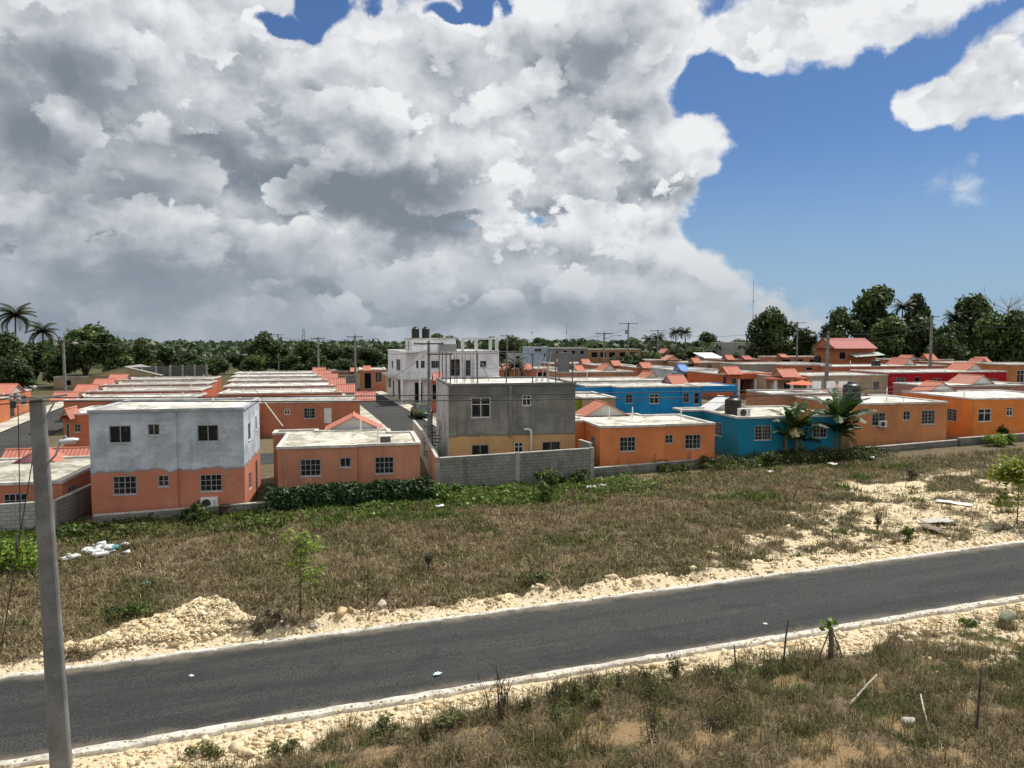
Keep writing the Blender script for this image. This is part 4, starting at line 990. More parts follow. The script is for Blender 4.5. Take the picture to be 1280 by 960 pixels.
def bh(label, px0, px1, py, D, depth, wall, wins=(), roof=(.55, .535, .49), gables=(), pipes=(), side=None, hcap=None, **k):
    """house further back: left corner on bearing px0 at distance D, roof line on sight line py"""
    u0, v0 = at(px0, D); W = lx(u0, v0, px1); h = (zat(py, D)-G(u0, v0))
    ops = {0: Fr(u0, v0, wins)}
    if side: ops[1] = side
    gs = []
    for (gx0, gx1, yo, dp, rise, ax, kw) in gables:           # porch gable: bearings of its front edge
        if ax == 'x': gx0 = gx0+.48*(gx1-gx0); rise *= .62; dp *= .85
        else: q_ = .1*(gx1-gx0); gx0 += q_; gx1 -= q_; rise *= .7
        a, b = lx(u0, v0, gx0, yo), lx(u0, v0, gx1, yo); gs.append(((a, b, yo, yo+dp, h-.05, rise, ax), kw))
    return house(label, u0, v0, rect(W, depth), h, wall, ops, roof=roof, gables=gs, pipes=pipes, **k)
def left_rows():
    # five bungalows side by side along the left of the street, porches on the street end
    OW = (.50, .185, .105); OW2 = (.56, .16, .08)
    u0, v0 = -3.6, 69.6
    dd = 8.6
    names = ['terracotta bungalow nearest in the left row, with white door and two white framed windows',
             'second terracotta bungalow of the left street row, behind the one with the white door',
             'third terracotta bungalow of the left street row, white washed roof strip',
             'fourth terracotta bungalow of the left street row, seen as a pale roof strip',
             'fifth terracotta bungalow of the left street row, second from the far end',
             'farthest terracotta bungalow of the left street row']
    for k in range(6):
        uu, vv = (-3.0, 69.6) if k == 0 else (-4.4+.05*k, 70.2+8.9*k); W = 11.2 if k == 0 else 11.9-.12*k
        z = G(uu, vv); h = 3.2
        ops = {}
        if k == 0:
            poly = stepped(W, 6.6, 3.0, .0)
            poly = [(0, 0), (2.6, 0), (2.6, .5), (W, .5), (W, 6.6), (0, 6.6)]
            ops = {2: Fr(uu, vv, [(354, 511, 361, 518, 'cross'), (378.5, 510, 393, 523, 'bars'), (404, 510, 413.5, 529, 'door')], .5, 2.6),
                   0: Fr(uu, vv, [(328, 513, 330, 525, 'bars')])}
        else:
            poly = rect(W, 6.4); ops = {0: [(3, 1.9, 1.1, 1.0, 'bars'), (8, 1.9, 1.1, 1.0, 'bars')], 1: [(1.5, 1.9, 1.1, 1.1, 'bars'), (4.2, 1.15, .95, 2.1, 'door')]}
        house(names[k], uu, vv, poly, h, (OW, OW2)[k % 2], ops, roof=[(.42, .41, .38), (.62, .60, .55), (.72, .72, .71), (.50, .49, .46), (.66, .65, .62), (.60, .59, .56)][k],
              gables=[((W-.3, W+1.25, .8, 3.6, h-.1, .68, 'x'), dict(end=(.55, .2, .12), tile=(.56, .16, .10)))],
              pipes=[(2.2, 1.2, .5), (5.6, 3.4, .35), (8.8, 1.3, .4)], group=None)
    # the row backing on to it, facing the far left street
    nm = ['terracotta bungalow with a low front parapet beyond the grey-blue house roof', 'second terracotta bungalow beyond the grey-blue house roof, pale roof strip',
          'third terracotta bungalow beyond the grey-blue house, long brick coloured parapet', 'farthest terracotta bungalow beyond the grey-blue house, just before the grey block wall']
    for k in range(4):
        uu, vv = -17.6, 78.4+9.1*k; W = 11.2; h = 3.15
        house(nm[k], uu, vv, rect(W, 6.6), h, OW2 if k % 2 else OW, {0: [(3, 1.9, 1.1, 1.0, 'bars'), (8, 1.9, 1.1, 1.0, 'bars')]}, roof=[(.60, .585, .54), (.52, .50, .45), (.46, .44, .40), (.44, .42, .38)][k],
              gables=[((-1.3, .5, .8, 3.4, h-.1, .62, 'x'), dict(end=(.6, .55, .5), tile=(.64, .175, .11)))], pipes=[(4.2, 1.2, .5), (7.6, 3, .4), (10, 1.4, .6)])
    bh('small orange house with white washed roof between the lamp arm and the grey-blue house', 76, 150, 517, 58, 6.5, (.56, .18, .08),
       [(79, 529, 84, 545, 'dark_door'), (90, 530, 98, 540, 'bars')], roof=(.70, .69, .66), gables=[(74, 84, -1.0, 2.2, .6, 'y', dict(end=(.6, .55, .5), tile=(.58, .18, .11)))], pipes=[(2, 2, .4)])
    # far side of the left street
    house('orange house with tiled porch across the left street, at the photo edge', -35.5, 84.6, rect(9.3, 7.4), 2.8, (.58, .19, .08),
          {0: [(6.9, 1.45, 1.5, 1.6, 'hole'), (3.2, 1.7, 1.1, 1., 'bars')], 1: [(1.6, 1.2, 1.2, 2., 'dark_door'), (4.4, 1.7, 1.2, 1.1, 'bars')]}, roof=(.60, .58, .54),
          gables=[((6.0, 9.6, .4, 4.4, 2.75, .9, 'x'), dict(end=(.6, .5, .45), tile=(.64, .18, .11)))])
    house('second orange house across the left street, behind the tiled porch one', -35.5, 94.2, rect(9.0, 7.0), 2.8, (.54, .20, .10), {1: [(2, 1.2, 1.1, 2.1, 'dark_door'), (5, 1.7, 1.2, 1.1, 'bars')]},
          gables=[((6.0, 9.4, .4, 4.2, 2.75, .9, 'x'), dict(end=(.6, .5, .45), tile=(.64, .18, .11)))])
    # beyond the rows
    t = bh('long beige house with low pitched grey roof at the end of the left street', 66, 142, 471, 122, 8, (.40, .31, .19), [(80, 475, 88, 482, 'hole'), (112, 475, 120, 482, 'hole')], roof=(.36, .33, .28),
           gables=[])
    u0, v0 = at(112, 116); gable(bh('beige gabled house behind the long beige house', 112, 188, 470, 120, 9, (.44, .34, .20), [(126, 472, 134, 478, 'hole')], roof=(.3, .3, .28)), 0, 10.5, -.5, 9, zat(470, 120)-G(*at(112, 120)), 1.4, 'y', (.30, .28, .25), (.44, .34, .20))
    bw = m_block('dark_block_stack', (.135, .135, .13))
    for (a, b, y0, D, lab) in ((160, 212, 459, 122, 'dark grey block wall behind the terracotta roofs, left panel'), (213, 258, 457, 125, 'dark grey block wall behind the terracotta roofs, stepped right panel')):
        p = at(a, D); q = (uat(b, p[1]), p[1]); wall_thing('block_wall', lab, 'wall', [p, q], zat(y0, D)-G(*p), .2, bw, False, 3)
    wall_thing('block_wall', 'grey block wall closing the far end of the street', 'wall', [at(402, 128), (uat(446, at(402, 128)[1]), at(402, 128)[1])], zat(470, 128)-G(*at(402, 128)), .2, m_block('street_end_block', (.25, .25, .24)), True, 3)
    bh('orange house with porch beside the street past the white building', 449, 482, 462, 113, 8, (.55, .21, .11), [(455, 466, 464, 486, 'hole'), (469, 465, 477, 478, 'bars')], roof=(.55, .5, .45),
       gables=[(449, 462, -1.2, 2.2, .9, 'x', dict(end=(.5, .2, .12), tile=(.64, .18, .11)))])
    bh('low brick coloured house beyond the street end wall', 400, 446, 464, 140, 8, (.40, .18, .11), [(410, 467, 418, 472, 'hole')], roof=(.45, .40, .35), gables=[(432, 446, -.8, 3, .9, 'x', dict(end=(.5, .2, .12), tile=(.60, .2, .13)))])
    bh('small white two-storey house far down the street', 428, 442, 441, 175, 6, (.62, .62, .60), [(431, 446, 435, 451, 'hole'), (437, 446, 440, 451, 'hole')])
    bh('pale house half hidden among the trees beyond the left row', 300, 318, 444, 170, 6, (.44, .36, .24), [(305, 450, 309, 456, 'hole')])

def white_building():
    HR[0] = YAW
    u0, v0 = 16.9, 93.; W, D, h = 12.0, 15., 6.55; WH = (.80, .81, .83); z = G(u0, v0)
    t = house('white two-storey corner building with rooftop rooms and two black tanks', u0, v0, rect(W, D), h, WH,
        {0: Fr(u0, v0, [(520, 451, 531, 460, 'bars'), (539, 451, 550, 460, 'bars'), (563, 449, 575, 470, 'slide'), (582, 450, 588, 470, 'slide'), (600, 451, 608, 459, 'slide'), (518, 478, 528, 503, 'hole'), (536, 477, 546, 484, 'bars'), (559, 478, 569, 486, 'bars')]),
         3: Si(0, u0, v0, [(494.5, 449, 501, 463, 'arch'), (489.5, 451, 491.5, 460, 'slide'), (485.5, 473, 488.5, 484, 'bars'), (490.5, 475, 492.5, 501, 'dark_door'), (497, 475, 502.5, 503, 'dark_door')], D)},
        roof=(.6, .6, .58), rim_mat=m_plaster('white_band', (.76, .76, .76), .3))
    wm = m_plaster('render_%.3f_%.3f_%.3f' % WH, WH)
    b = MB(); b.box(-.95, W, -.9, -.004, 3.05, 3.25); b.box(-.95, -.004, -.0, D, 3.05, 3.25); b.build('floor_slab', m_plaster('slab_edge', (.62, .60, .57), .4), t)
    b = MB(); b.box(-.9, 1.5, -.86, -.74, 3.25, 3.42); b.box(-.9, 1.5, -.88, -.72, 4.05, 4.17); b.box(-.9, -.78, -.74, 0, 3.25, 3.42); b.box(-.92, -.76, -.72, 0, 4.05, 4.17)
    o = b.build('balcony', wm, t)
    for k in range(7):
        c = MB(); c.lathe([(.05, 3.42), (.085, 3.6), (.05, 3.75), (.085, 3.9), (.05, 4.05)], (-.75+.34*k, -.80, 0), 8); c.build('baluster', wm, o)
    for x in (-.83, 1.44):
        c = MB(); c.box(x-.12, x+.12, -.92, -.68, -.3, 3.04); c.build('column', wm, t); c = MB(); c.box(x-.12, x+.12, -.92, -.68, 4.18, h-.14); c.build('column', wm, t)
    b = MB(); b.box(-.95, 1.6, -.95, -.07, h-.14, h+.06); b.build('balcony_roof', wm, t)
    # rooftop room, further block and open frames
    r = MB(); wall_face(r, (1.0, 2.2), (6.8, 2.2), h-.1, h+1.5, []); wall_face(r, (6.8, 2.2), (6.8, 6.5), h-.1, h+1.5, []); wall_face(r, (6.8, 6.5), (1.0, 6.5), h-.1, h+1.5, []); wall_face(r, (1.0, 6.5), (1.0, 2.2), h-.1, h+1.5, [(2.1, h+.62, .9, 1.3)])
    o = r.build('rooftop_room', wm, t); s = MB(); s.prism([(.9, 2.1), (6.9, 2.1), (6.9, 6.6), (.9, 6.6)], h+1.5, h+1.65); s.build('roof', m_roof('roof_white', (.7, .7, .68)), o)
    f = MB(); H = h+1.45
    for x in (7.2, 9.0, 10.9, 11.75): f.box(x-.19, x+.19, .05, .31, h+.02, H)
    f.box(7.01, 11.94, .04, .32, H, H+.26); f.build('open_frame', wm, t)
    f = MB(); f.box(4.0, 6.4, .1, .3, h+.02, h+.9); f.build('parapet_wall', m_block('rooftop_block', (.42, .42, .41)), t)
    tank('left one of the two black tanks on the white corner building', u0+1.75, v0+3.4, z+h+1.65, .5, 1.3); tank('right one of the two black tanks on the white corner building', u0+3.1, v0+3.4, z+h+1.65, .5, 1.3)
    # porch lean-to with tiles
    b = MB(); b.box(3.6, 8.2, -2.6, -2.45, 0, 1.7); b.build('yard_wall', m_block('yard_block', (.42, .40, .36)), t)

def middle_rows():
    HR[0] = YAW-math.radians(6.75)
    R = BRICKC; O = (.56, .20, .10); DK = 'hole'; E_ = dict(end=(.60, .58, .55), tile=TILE); EB = dict(end=(.32, .15, .09), tile=TILE)
    bh('low beige house with lime green end wall behind the orange bungalow', 729, 770, 497, 66, 7, (.48, .33, .20), [(743, 503, 755, 510, DK)], roof=(.60, .58, .53), pipes=[(1, 2, .4)])
    u, v = at(715, 66.3); u1 = uat(728.6, v)
    t = thing('garden_wall', 'lime green painted wall end left of the low beige house', 'wall', u, v); b = MB(); b.box(0, u1-u, 0, .2, -.5, zat(498, 66)-G(u, v)); b.build('wall', m_plaster('lime', (.26, .36, .03)), t); b = MB(); b.box(-.02, u1-u+.01, -.03, .23, zat(498, 66)-G(u, v), zat(498, 66)-G(u, v)+.07); b.build('coping', RIM(), t)
    # blue house: two bodies and a flat carport beam
    u0, v0 = at(772, 77.5); W = lx(u0, v0, 852); We = lx(u0, v0, 922, -.35); Wd = lx(u0, v0, 878, -.35); h = zat(483.5, 77.5)-G(u0, v0)
    t = house('bright blue bungalow with flat carport behind the teal bungalow', u0, v0, [(0, 0), (W, 0), (W, -.35), (Wd, -.35), (Wd, 7.5), (-2.7, 7.5), (-2.7, 2.0), (0, 2.0)], h, BLUE,
        {0: Fr(u0, v0, [(782.5, 493, 791, 504, 'slide'), (812.5, 492.5, 824.5, 504.5, 'cross')]), 2: Fr(u0, v0, [(855, 491, 862, 503, 'slide'), (868.5, 491, 875, 505, 'hole')], -.35, W), 6: [(1.6, 2.0, .6, 1., 'slide')]}, roof=(.56, .54, .50), pipes=[(3, 2, .4)],
        gables=[((W+1.0, W+2.7, 4.4, 7.2, h-.04, .8, 'x'), dict(end=(.42, .25, .30), tile=TILE))])
    bm = m_plaster('render_%.3f_%.3f_%.3f' % BLUE, BLUE)
    b = MB(); b.box(Wd+.07, We, -.35, -.1, h-.72, h-.02); b.box(We-.25, We, -.1, 6.0, h-.72, h-.02); b.build('carport_beam', bm, t); b = MB(); b.box(Wd+.07, We-.26, -.09, 6.0, h-.2, h-.08); b.build('carport_roof', m_roof('roof_0.56_0.50', (.56, .54, .50)), t)
    b = MB(); b.box(We-.24, We-.02, -.33, -.11, -.4, h-.73); b.build('carport_post', bm, t)
    bh('tan house with long flat stained roof behind the blue bungalow', 700, 842, 476.5, 87, 7.5, (.46, .30, .17), [(727, 483, 733, 489, DK)], roof=(.58, .56, .51), pipes=[(3.6, 1, 1.2), (11, 2, .5)], gables=[(806, 826, 5, 3, 1., 'y', E_)])
    bh('brown brick coloured house with plain parapet left of the columned porch', 700, 792, 465, 99, 7.5, (.40, .22, .13), roof=(.5, .48, .44), pipes=[(2.2, .6, 1.4)], gables=[(752, 772, 4.5, 3.2, 1.1, 'y', E_), (716, 730, 4, 3.5, 1., 'x', EB)])
    t = bh('terracotta house with a dark open porch and tiled gable, mid row', 795, 842, 459, 120, 8, O, [(797, 466, 803, 476, 'bars'), (812, 463, 818, 477, DK), (822, 462, 840, 477, DK)], roof=(.5, .48, .44), gables=[(795, 815, -1.4, 3.4, 1.2, 'x', EB)])
    u0, v0 = at(840, 108); 
    t = bh('pale house with light blue porch roof and gable and white pillars', 840, 897, 462, 108, 8, (.50, .54, .60), [(846, 467, 850, 473, DK), (853, 466, 858, 477, DK), (862, 466, 868, 477, DK), (879, 467, 887, 472, DK)], roof=(.5, .5, .48),
           gables=[(846, 860, -1.9, 3.2, 1.2, 'x', dict(end=(.30, .36, .42), tile=(.17, .34, .68)))])
    W = lx(u0, v0, 897); h = zat(462, 108)-G(u0, v0); b = MB(); b.box(-.2, W*.62, -1.7, -.1, h-.55, h-.25); b.build('porch_slab', m_plaster('light_blue_trim', (.30, .43, .62)), t)
    for q in (.05, .32, .6):
        b = MB(); b.box(W*q-.15, W*q+.15, -1.6, -1.3, -.4, h-.56); b.build('pillar', WHITE(), t)
    # terracotta house with white columns
    u0, v0 = at(897, 97); W = lx(u0, v0, 968); h = zat(467, 97)-G(u0, v0)
    t = house('deep orange house with white columns along its shady porch', u0, v0, [(0, 0), (W*.36, 0), (W*.36, 2.6), (W, 2.6), (W, 9), (0, 9)], h, (.56, .145, .06),
        {0: Fr(u0, v0, [(904, 470, 909, 480, 'arch'), (915, 472, 921, 480, 'slide')]), 2: [(1.8, 1.3, 1.0, 2.2, 'dark_door'), (4.2, 1.8, 1.3, 1.2, 'bars')]}, roof=(.5, .46, .42), gables=[((1.4, 3.2, -.3, 2.4, h-.05, .85, 'x'), dict(end=(.40, .13, .07), tile=(.66, .19, .11)))], pipes=[(3.5, 5, .9)])
    om = m_plaster('render_%.3f_%.3f_%.3f' % (.56, .145, .06), (.56, .145, .06))
    b = MB(); b.box(W*.36+.07, W, .02, .3, h-.75, h-.02); b.box(W*.36+.07, W, .3, 2.53, h-.22, h-.08); b.build('porch_beam', om, t)
    b = MB(); b.box(W*.36+.25, W-.25, .08, .2, -.3, .75); b.build('porch_wall', om, t)
    for x in (W*.38, W*.68, W-.12):
        b = MB(); b.box(x-.15, x+.15, .0, .28, .76 if .4*W < x < .9*W else -.3, h-.76); b.build('column', WHITE(), t)
    # beige house with tiled porch
    u0, v0 = at(968, 94); W = lx(u0, v0, 1111); h = zat(470, 94)-G(u0, v0); Wp = lx(u0, v0, 1002, 1.8)
    t = house('long beige house with tiled porch gable and red-brown shutters', u0, v0, [(0, 1.8), (Wp, 1.8), (Wp, 0), (W, 0), (W, 8), (0, 8)], h, (.46, .35, .235),
        {0: [(1.2, 1.2, 1.0, 2.1, 'door'), (2.9, 1.7, .9, 1.1, 'slide')], 2: Fr(u0, v0, [(1004, 477, 1010, 484, 'bars'), (1037, 477, 1048, 488, DK), (1051, 477, 1060, 488, 'bars'), (1093, 477, 1100, 487, 'bars')], 0, Wp)}, roof=(.56, .54, .5),
        gables=[((1.2, 3.4, -.2, 2.6, h-.1, .85, 'x'), dict(end=(.40, .26, .16), tile=(.66, .20, .12)))], pipes=[(Wp+3.6, 2, .8)])
    b = MB(); b.box(-.4, Wp-.07, -.3, 1.73, h-.5, h-.28); b.build('porch_eave', m_tile('eave_tiles', (.62, .18, .11), 0), t)
    for x in (.2, Wp*.5, Wp-.2):
        b = MB(); b.box(x-.14, x+.14, -.15, .13, -.3, h-.51); b.build('column', WHITE(), t)
    # terrace in front of it
    bh('low house with white roof terrace left of the brownish orange bungalow', 967, 1062, 492, 66, 4.6, (.48, .22, .12), [(1010, 500, 1020, 506, DK)], roof=(.70, .69, .66))
    u, v = at(1003, 69.5); zt = zat(492, 66)
    t = thing('garden_umbrella', 'orange and white parasol on the white roof terrace', 'parasol', u, v, zt); b = MB(); n = 8
    b.add([(0, 0, .98)]+[(1.45*math.cos(2*PI*k/n), 1.45*math.sin(2*PI*k/n), .62) for k in range(n)], [(0, k+1, (k+1) % n+1) for k in range(n)]); b.build('canopy', m_plain('orange_canvas', (.60, .15, .07), .8, 0, .2, .2), t)
    b = MB(); b.tube([(0, 0, -.1), (0, 0, 1.05)], .03, 6); b.build('pole', WHITE(), t)
    for k, (px, lab) in enumerate(((1022, 'white sheet hanging on the roof terrace, left one'), (1040, 'white sheet hanging on the roof terrace, middle one'), (1055, 'white sheet hanging on the roof terrace, right one'))):
        u, v = at(px, 67.6); t = thing('laundry', lab, 'laundry', u, v, zt-.1, group='laundry on the terrace'); vs = []; fs = []
        for i in range(9):
            for j in range(2): vs.append((-.5+.125*i, .07*math.sin(i*1.7), 1.0*j+.1))
        fs = [(2*i, 2*i+2, 2*i+3, 2*i+1) for i in range(8)]; b = MB(); b.add(vs, fs); o = b.build('sheet', m_plain('white_cotton', (.74, .74, .74), .9, 0, .1), t); o.modifiers.new('s', 'SOLIDIFY').thickness = .02
        b = MB(); b.tube([(-.6, 0, 0), (-.6, 0, 1.13), (.6, 0, 1.13), (.6, 0, 0)], .015, 5); b.build('line_frame', ALU(), t)
    bh('crimson red house with flat roof behind the brownish orange bungalow', 1113, 1259, 465.5, 97, 8, CRIMSON, [(1121, 472, 1132, 480, 'bars'), (1144, 471, 1151, 482, DK), (1167, 473, 1177, 484, 'bars'), (1198, 474, 1209, 482, 'bars'), (1238, 473, 1247, 481, 'bars')], roof=(.60, .58, .54), pipes=[(9, 1, .6)], gables=[(1206, 1232, 4, 3.6, 1.3, 'y', E_)])
    bh('house with pinkish parapet strip behind the vivid orange bungalow', 1168, 1300, 482.5, 78, 6, (.44, .20, .15), roof=(.70, .69, .66), gables=[(1212, 1246, 2.8, 3.2, 1.2, 'y', dict(end=(.68, .67, .65), tile=(.58, .2, .14)))])
    bh('terracotta house with long plain parapet left of the crimson house', 1041, 1184, 458, 116, 7.5, R, roof=(.66, .65, .61), pipes=[(8.5, 1, 1.4), (4.5, 2, .9)], gables=[(1128, 1146, 4, 4, 1.5, 'y', E_)])
    tank('small black tank on the long terracotta parapet house', *at(1095, 119), zat(458.5, 117), .7, 1.0)
    tank('small black tank beside the leaning pole in front of the wood', *at(1022, 141), zat(454, 141), .6, 1.3)
    bh('house with grey block parapet behind the orange columned house', 930, 1032, 455, 122, 8, (.34, .30, .25), roof=(.5, .48, .44), pipes=[(5, 1, .5)])
    bh('terracotta strip house right of the grey block parapet', 985, 1040, 456, 118, 3.2, R, [(1008, 459, 1016, 463, DK)], roof=(.55, .5, .46))
    bh('low house with pink tiled eave and pale columns before the big round tree', 970, 1034, 446, 150, 7, (.46, .2, .13), [(978, 449, 988, 453, DK), (994, 449, 1004, 453, DK), (1012, 449, 1022, 453, DK)], roof=(.62, .3, .22), gables=[(972, 985, -1.2, 3, .8, 'x', EB)])
    # two-storey house with the red roof
    u0, v0 = at(1046, 138); W = lx(u0, v0, 1094); h = zat(435, 138)-G(u0, v0)
    t = house('two-storey terracotta house with a red hipped roof under the tall trees', u0, v0, rect(W, 7), h, (.44, .15, .07), {0: Fr(u0, v0, [(1049, 440, 1057, 449, DK), (1063, 441, 1068, 447, 'bars'), (1074, 441, 1080, 447, 'bars')])}, roof=(.4, .3, .25), rim=False,
        gables=[((-.9, W-.4, -.8, 6.2, h-.05, 1.75, 'x'), dict(end=(.42, .16, .09), tile=(.56, .165, .145)))])
    b = MB(); b.add([(W*.30, -.1, h-1.15), (W*1.05, -.1, h-.75), (W*1.05, -2.2, h-1.25), (W*.30, -2.2, h-1.6)], [(3, 2, 1, 0)]); o = b.build('awning', m_concrete('pale_zinc', (.46, .47, .42), .3, 2.), t); o.modifiers.new('s', 'SOLIDIFY').thickness = .06
    # right-hand far houses
    bh('orange brown house with tiled porch right of the pole, below the wood', 1120, 1192, 449.5, 140, 8, (.48, .21, .12), roof=(.5, .45, .4), gables=[(1151, 1172, -1., 3, 1.6, 'x', EB), (1132, 1150, -2., 3, 1.2, 'y', E_)])
    bh('terracotta house with two tiled gables below the wood at right', 1188, 1250, 453.5, 132, 8, O, [(1237, 458, 1243, 464, DK)], roof=(.5, .45, .4), gables=[(1215, 1240, -.5, 3.4, 1.5, 'x', EB), (1222, 1236, -2.5, 2.5, 1.1, 'y', E_)])
    bh('orange house with a white framed window at the right edge beyond the crimson one', 1262, 1330, 455.5, 110, 8, (.54, .22, .09), [(1272, 463, 1281, 478, 'cross')], roof=(.5, .45, .4))
    # middle distance
    bh('long terracotta house seen through the rooftop cage', 618, 702, 461, 114, 7.5, R, [(630, 465, 637, 473, DK), (650, 465, 657, 473, 'bars'), (672, 465, 690, 476, DK)], roof=(.5, .45, .4), gables=[(622, 640, -.9, 3, 1.1, 'x', EB), (650, 664, -.9, 3, 1.1, 'x', EB)])
    bh('terracotta house with shady porch behind the rooftop cage', 690, 742, 454.5, 136, 8, (.46, .15, .085), [(700, 458, 716, 466, DK), (720, 458, 738, 466, DK)], roof=(.5, .45, .4), gables=[(690, 708, -1.2, 3.2, 1.2, 'x', EB), (722, 738, -1.2, 3.2, 1.2, 'x', EB)])
    bh('terracotta house with tiled porch right of the leaning street pole', 745, 792, 456.5, 128, 8, (.50, .2, .11), [(752, 460, 764, 466, DK), (776, 460, 788, 466, DK)], roof=(.5, .45, .4), gables=[(760, 776, -1., 3.2, 1.2, 'x', EB)])
    bh('brick coloured flat house in front of the palms', 806, 852, 450, 150, 8, (.40, .22, .14), [(832, 453, 840, 459, DK)], roof=(.5, .45, .4), gables=[(830, 852, -1, 3, 1.3, 'y', dict(end=(.55, .33, .25), tile=(.62, .24, .16)))])
    bh('low tan and brick house right of the palms', 850, 906, 453, 144, 8, (.42, .24, .15), [(860, 455, 868, 461, DK), (884, 455, 890, 460, 'bars')], roof=(.5, .45, .4), gables=[(862, 876, -1, 3.2, 1.3, 'x', EB)])
    bh('brick house with red roofs left of the big round tree', 902, 950, 449, 152, 8, (.40, .17, .11), [(912, 452, 920, 457, DK)], roof=(.5, .4, .36), gables=[(903, 918, -1., 3.2, 1.3, 'x', dict(end=(.3, .12, .08), tile=(.62, .15, .10))), (924, 940, -1, 3.2, 1.0, 'x', dict(end=(.3, .12, .08), tile=(.55, .09, .09)))])
    t = bh('grey house with a bright zinc roof slope, far middle', 884, 902, 446, 165, 6, (.4, .36, .3)); u0, v0 = at(884, 164); 
    b = MB(); b.add([(-1, -1.5, zat(448, 164)-G(u0, v0)), (3.5, -1.5, zat(448, 164)-G(u0, v0)), (2.6, 3, zat(441, 166)-G(u0, v0)), (-2, 3, zat(441, 166)-G(u0, v0))], [(0, 1, 2, 3)]); o = b.build('zinc_roof', m_plain('bright_zinc', (.62, .62, .61), .5, .2, .5, .12), t); o.modifiers.new('s', 'SOLIDIFY').thickness = .06
    t = bh('brown two-storey building with open gallery far behind the street poles', 735, 801, 436.5, 165, 8, (.36, .20, .10), [(739, 440, 747, 447, DK), (750, 440, 758, 447, DK), (761, 440, 769, 447, DK), (774, 440, 782, 447, DK), (787, 440, 795, 447, DK)], roof=(.5, .42, .3))
    bh('light blue two-storey house on the skyline', 662, 686, 434, 160, 7, (.42, .53, .68), [(668, 436, 677, 440, 'slide'), (664, 442, 667, 446, DK), (680, 442, 684, 446, DK)], roof=(.55, .58, .62))
    bh('unfinished grey block building left of the light blue house', 640, 661, 442, 168, 6, (.5, .48, .44), [(645, 445, 650, 449, DK)])
    bh('long unfinished grey block building on the skyline', 690, 735, 435, 158, 8, (.22, .22, .215), [(694, 438, 699, 443, DK), (704, 438, 709, 443, DK), (714, 438, 719, 443, DK), (725, 438, 730, 443, DK)], roof=(.4, .4, .38))
    bh('pale grey unfinished block tower left of the big round tree', 907, 932, 428, 200, 8, (.40, .39, .36), [], roof=(.5, .48, .44)); bh('pale house with small windows left of the block tower', 886, 909, 435, 205, 7, (.50, .48, .44), [(890, 438, 894, 443, DK), (899, 438, 903, 443, DK)], roof=(.5, .48, .44))
    bh('small brick house with pale eave left of the tan houses', 822, 856, 441, 185, 7, (.42, .2, .13), [(828, 444, 836, 448, DK), (842, 444, 850, 448, DK)], roof=(.6, .3, .22), gables=[(828, 842, -1, 4, 1.4, 'y', dict(end=(.4, .2, .13), tile=(.6, .2, .13)))])
    # tiled lean-to and railings between the street pole and the concrete house
    bh('small house with tiled front and red railings left of the concrete house', 539, 553, 474, 84, 5, (.56, .16, .10), [(540, 480, 547, 500, DK), (549, 484, 553, 496, 'bars')], roof=(.5, .4, .35), gables=[(536, 552, -1.0, 2.6, 1.1, 'x', dict(end=(.55, .18, .12), tile=(.64, .17, .12)))])
# ---------------------------------------------------------------- vegetation
def LEAF(k=1.0, tr=.3): return m_tinted('leaf_%.2f_%.2f' % (k, tr), .55, .35, tr, k)
def BARK(c=(.11, .09, .07)): return m_concrete('bark_%.2f' % c[0], c, .5, 3.)
def leaf_cloud(c, n, size, r, tab, up=.5, asp=.55, outward=None, var=.22, lum=None):
    """n bent leaf faces around the points c (n,3)"""
    nrm = r.normal(0, 1, (n, 3)); nrm[:, 2] += up*2
    if outward is not None: nrm += outward*1.1
    nrm /= np.linalg.norm(nrm, axis=1)[:, None]
    t = np.cross(nrm, r.normal(0, 1, (n, 3))); t /= np.linalg.norm(t, axis=1)[:, None]; b = np.cross(nrm, t)
    s = size*(.6+.8*r.random(n))[:, None]
    V = np.stack([c-t*s, c+b*s*asp-nrm*s*.18, c+t*s, c-b*s*asp-nrm*s*.18], 1)
    F = np.arange(n*4).reshape(n, 4)
    T = pick_col(tab, n, r, var)
    if lum is not None: T = T*lum[:, None]
    return V.reshape(-1, 3), F, np.repeat(T[:, None, :], 4, 1).reshape(-1, 3)
TREEG = np.array([(.042,.072,.014), (.030,.054,.012), (.060,.092,.020), (.080,.108,.026), (.024,.042,.011)])
def crown_lobes(kind, r, R, H):
    """lobe centres and radii for one crown of half width R, height H (from the crown's foot)"""
    L = []
    if kind == 'spread':
        for k in range(15):
            a = r.random()*6.28; q = R*math.sqrt(r.random())*.80; z = H*(.30+.50*r.random())*(1-.35*(q/R)**2)
            L.append((q*math.cos(a), q*math.sin(a), z, R*(.26+.16*r.random()), H*(.14+.10*r.random())))
    elif kind == 'tall':
        for k in range(20):
            f = r.random(); a = r.random()*6.28; q = R*(.75-.55*f)*math.sqrt(r.random())
            L.append((q*math.cos(a), q*math.sin(a), H*(.10+.84*f), R*(.26+.16*r.random()), H*(.085+.06*r.random())))
    else:
        for k in range(18):
            a = r.random()*6.28; f = r.random(); q = R*.74*math.sqrt(r.random())*math.sqrt(max(.1, 1-abs(2*f-.85)**2*.8))
            L.append((q*math.cos(a), q*math.sin(a), H*(.14+.74*f), R*(.30+.14*r.random()), H*(.13+.09*r.random())))
    return L
TPROTO = {}
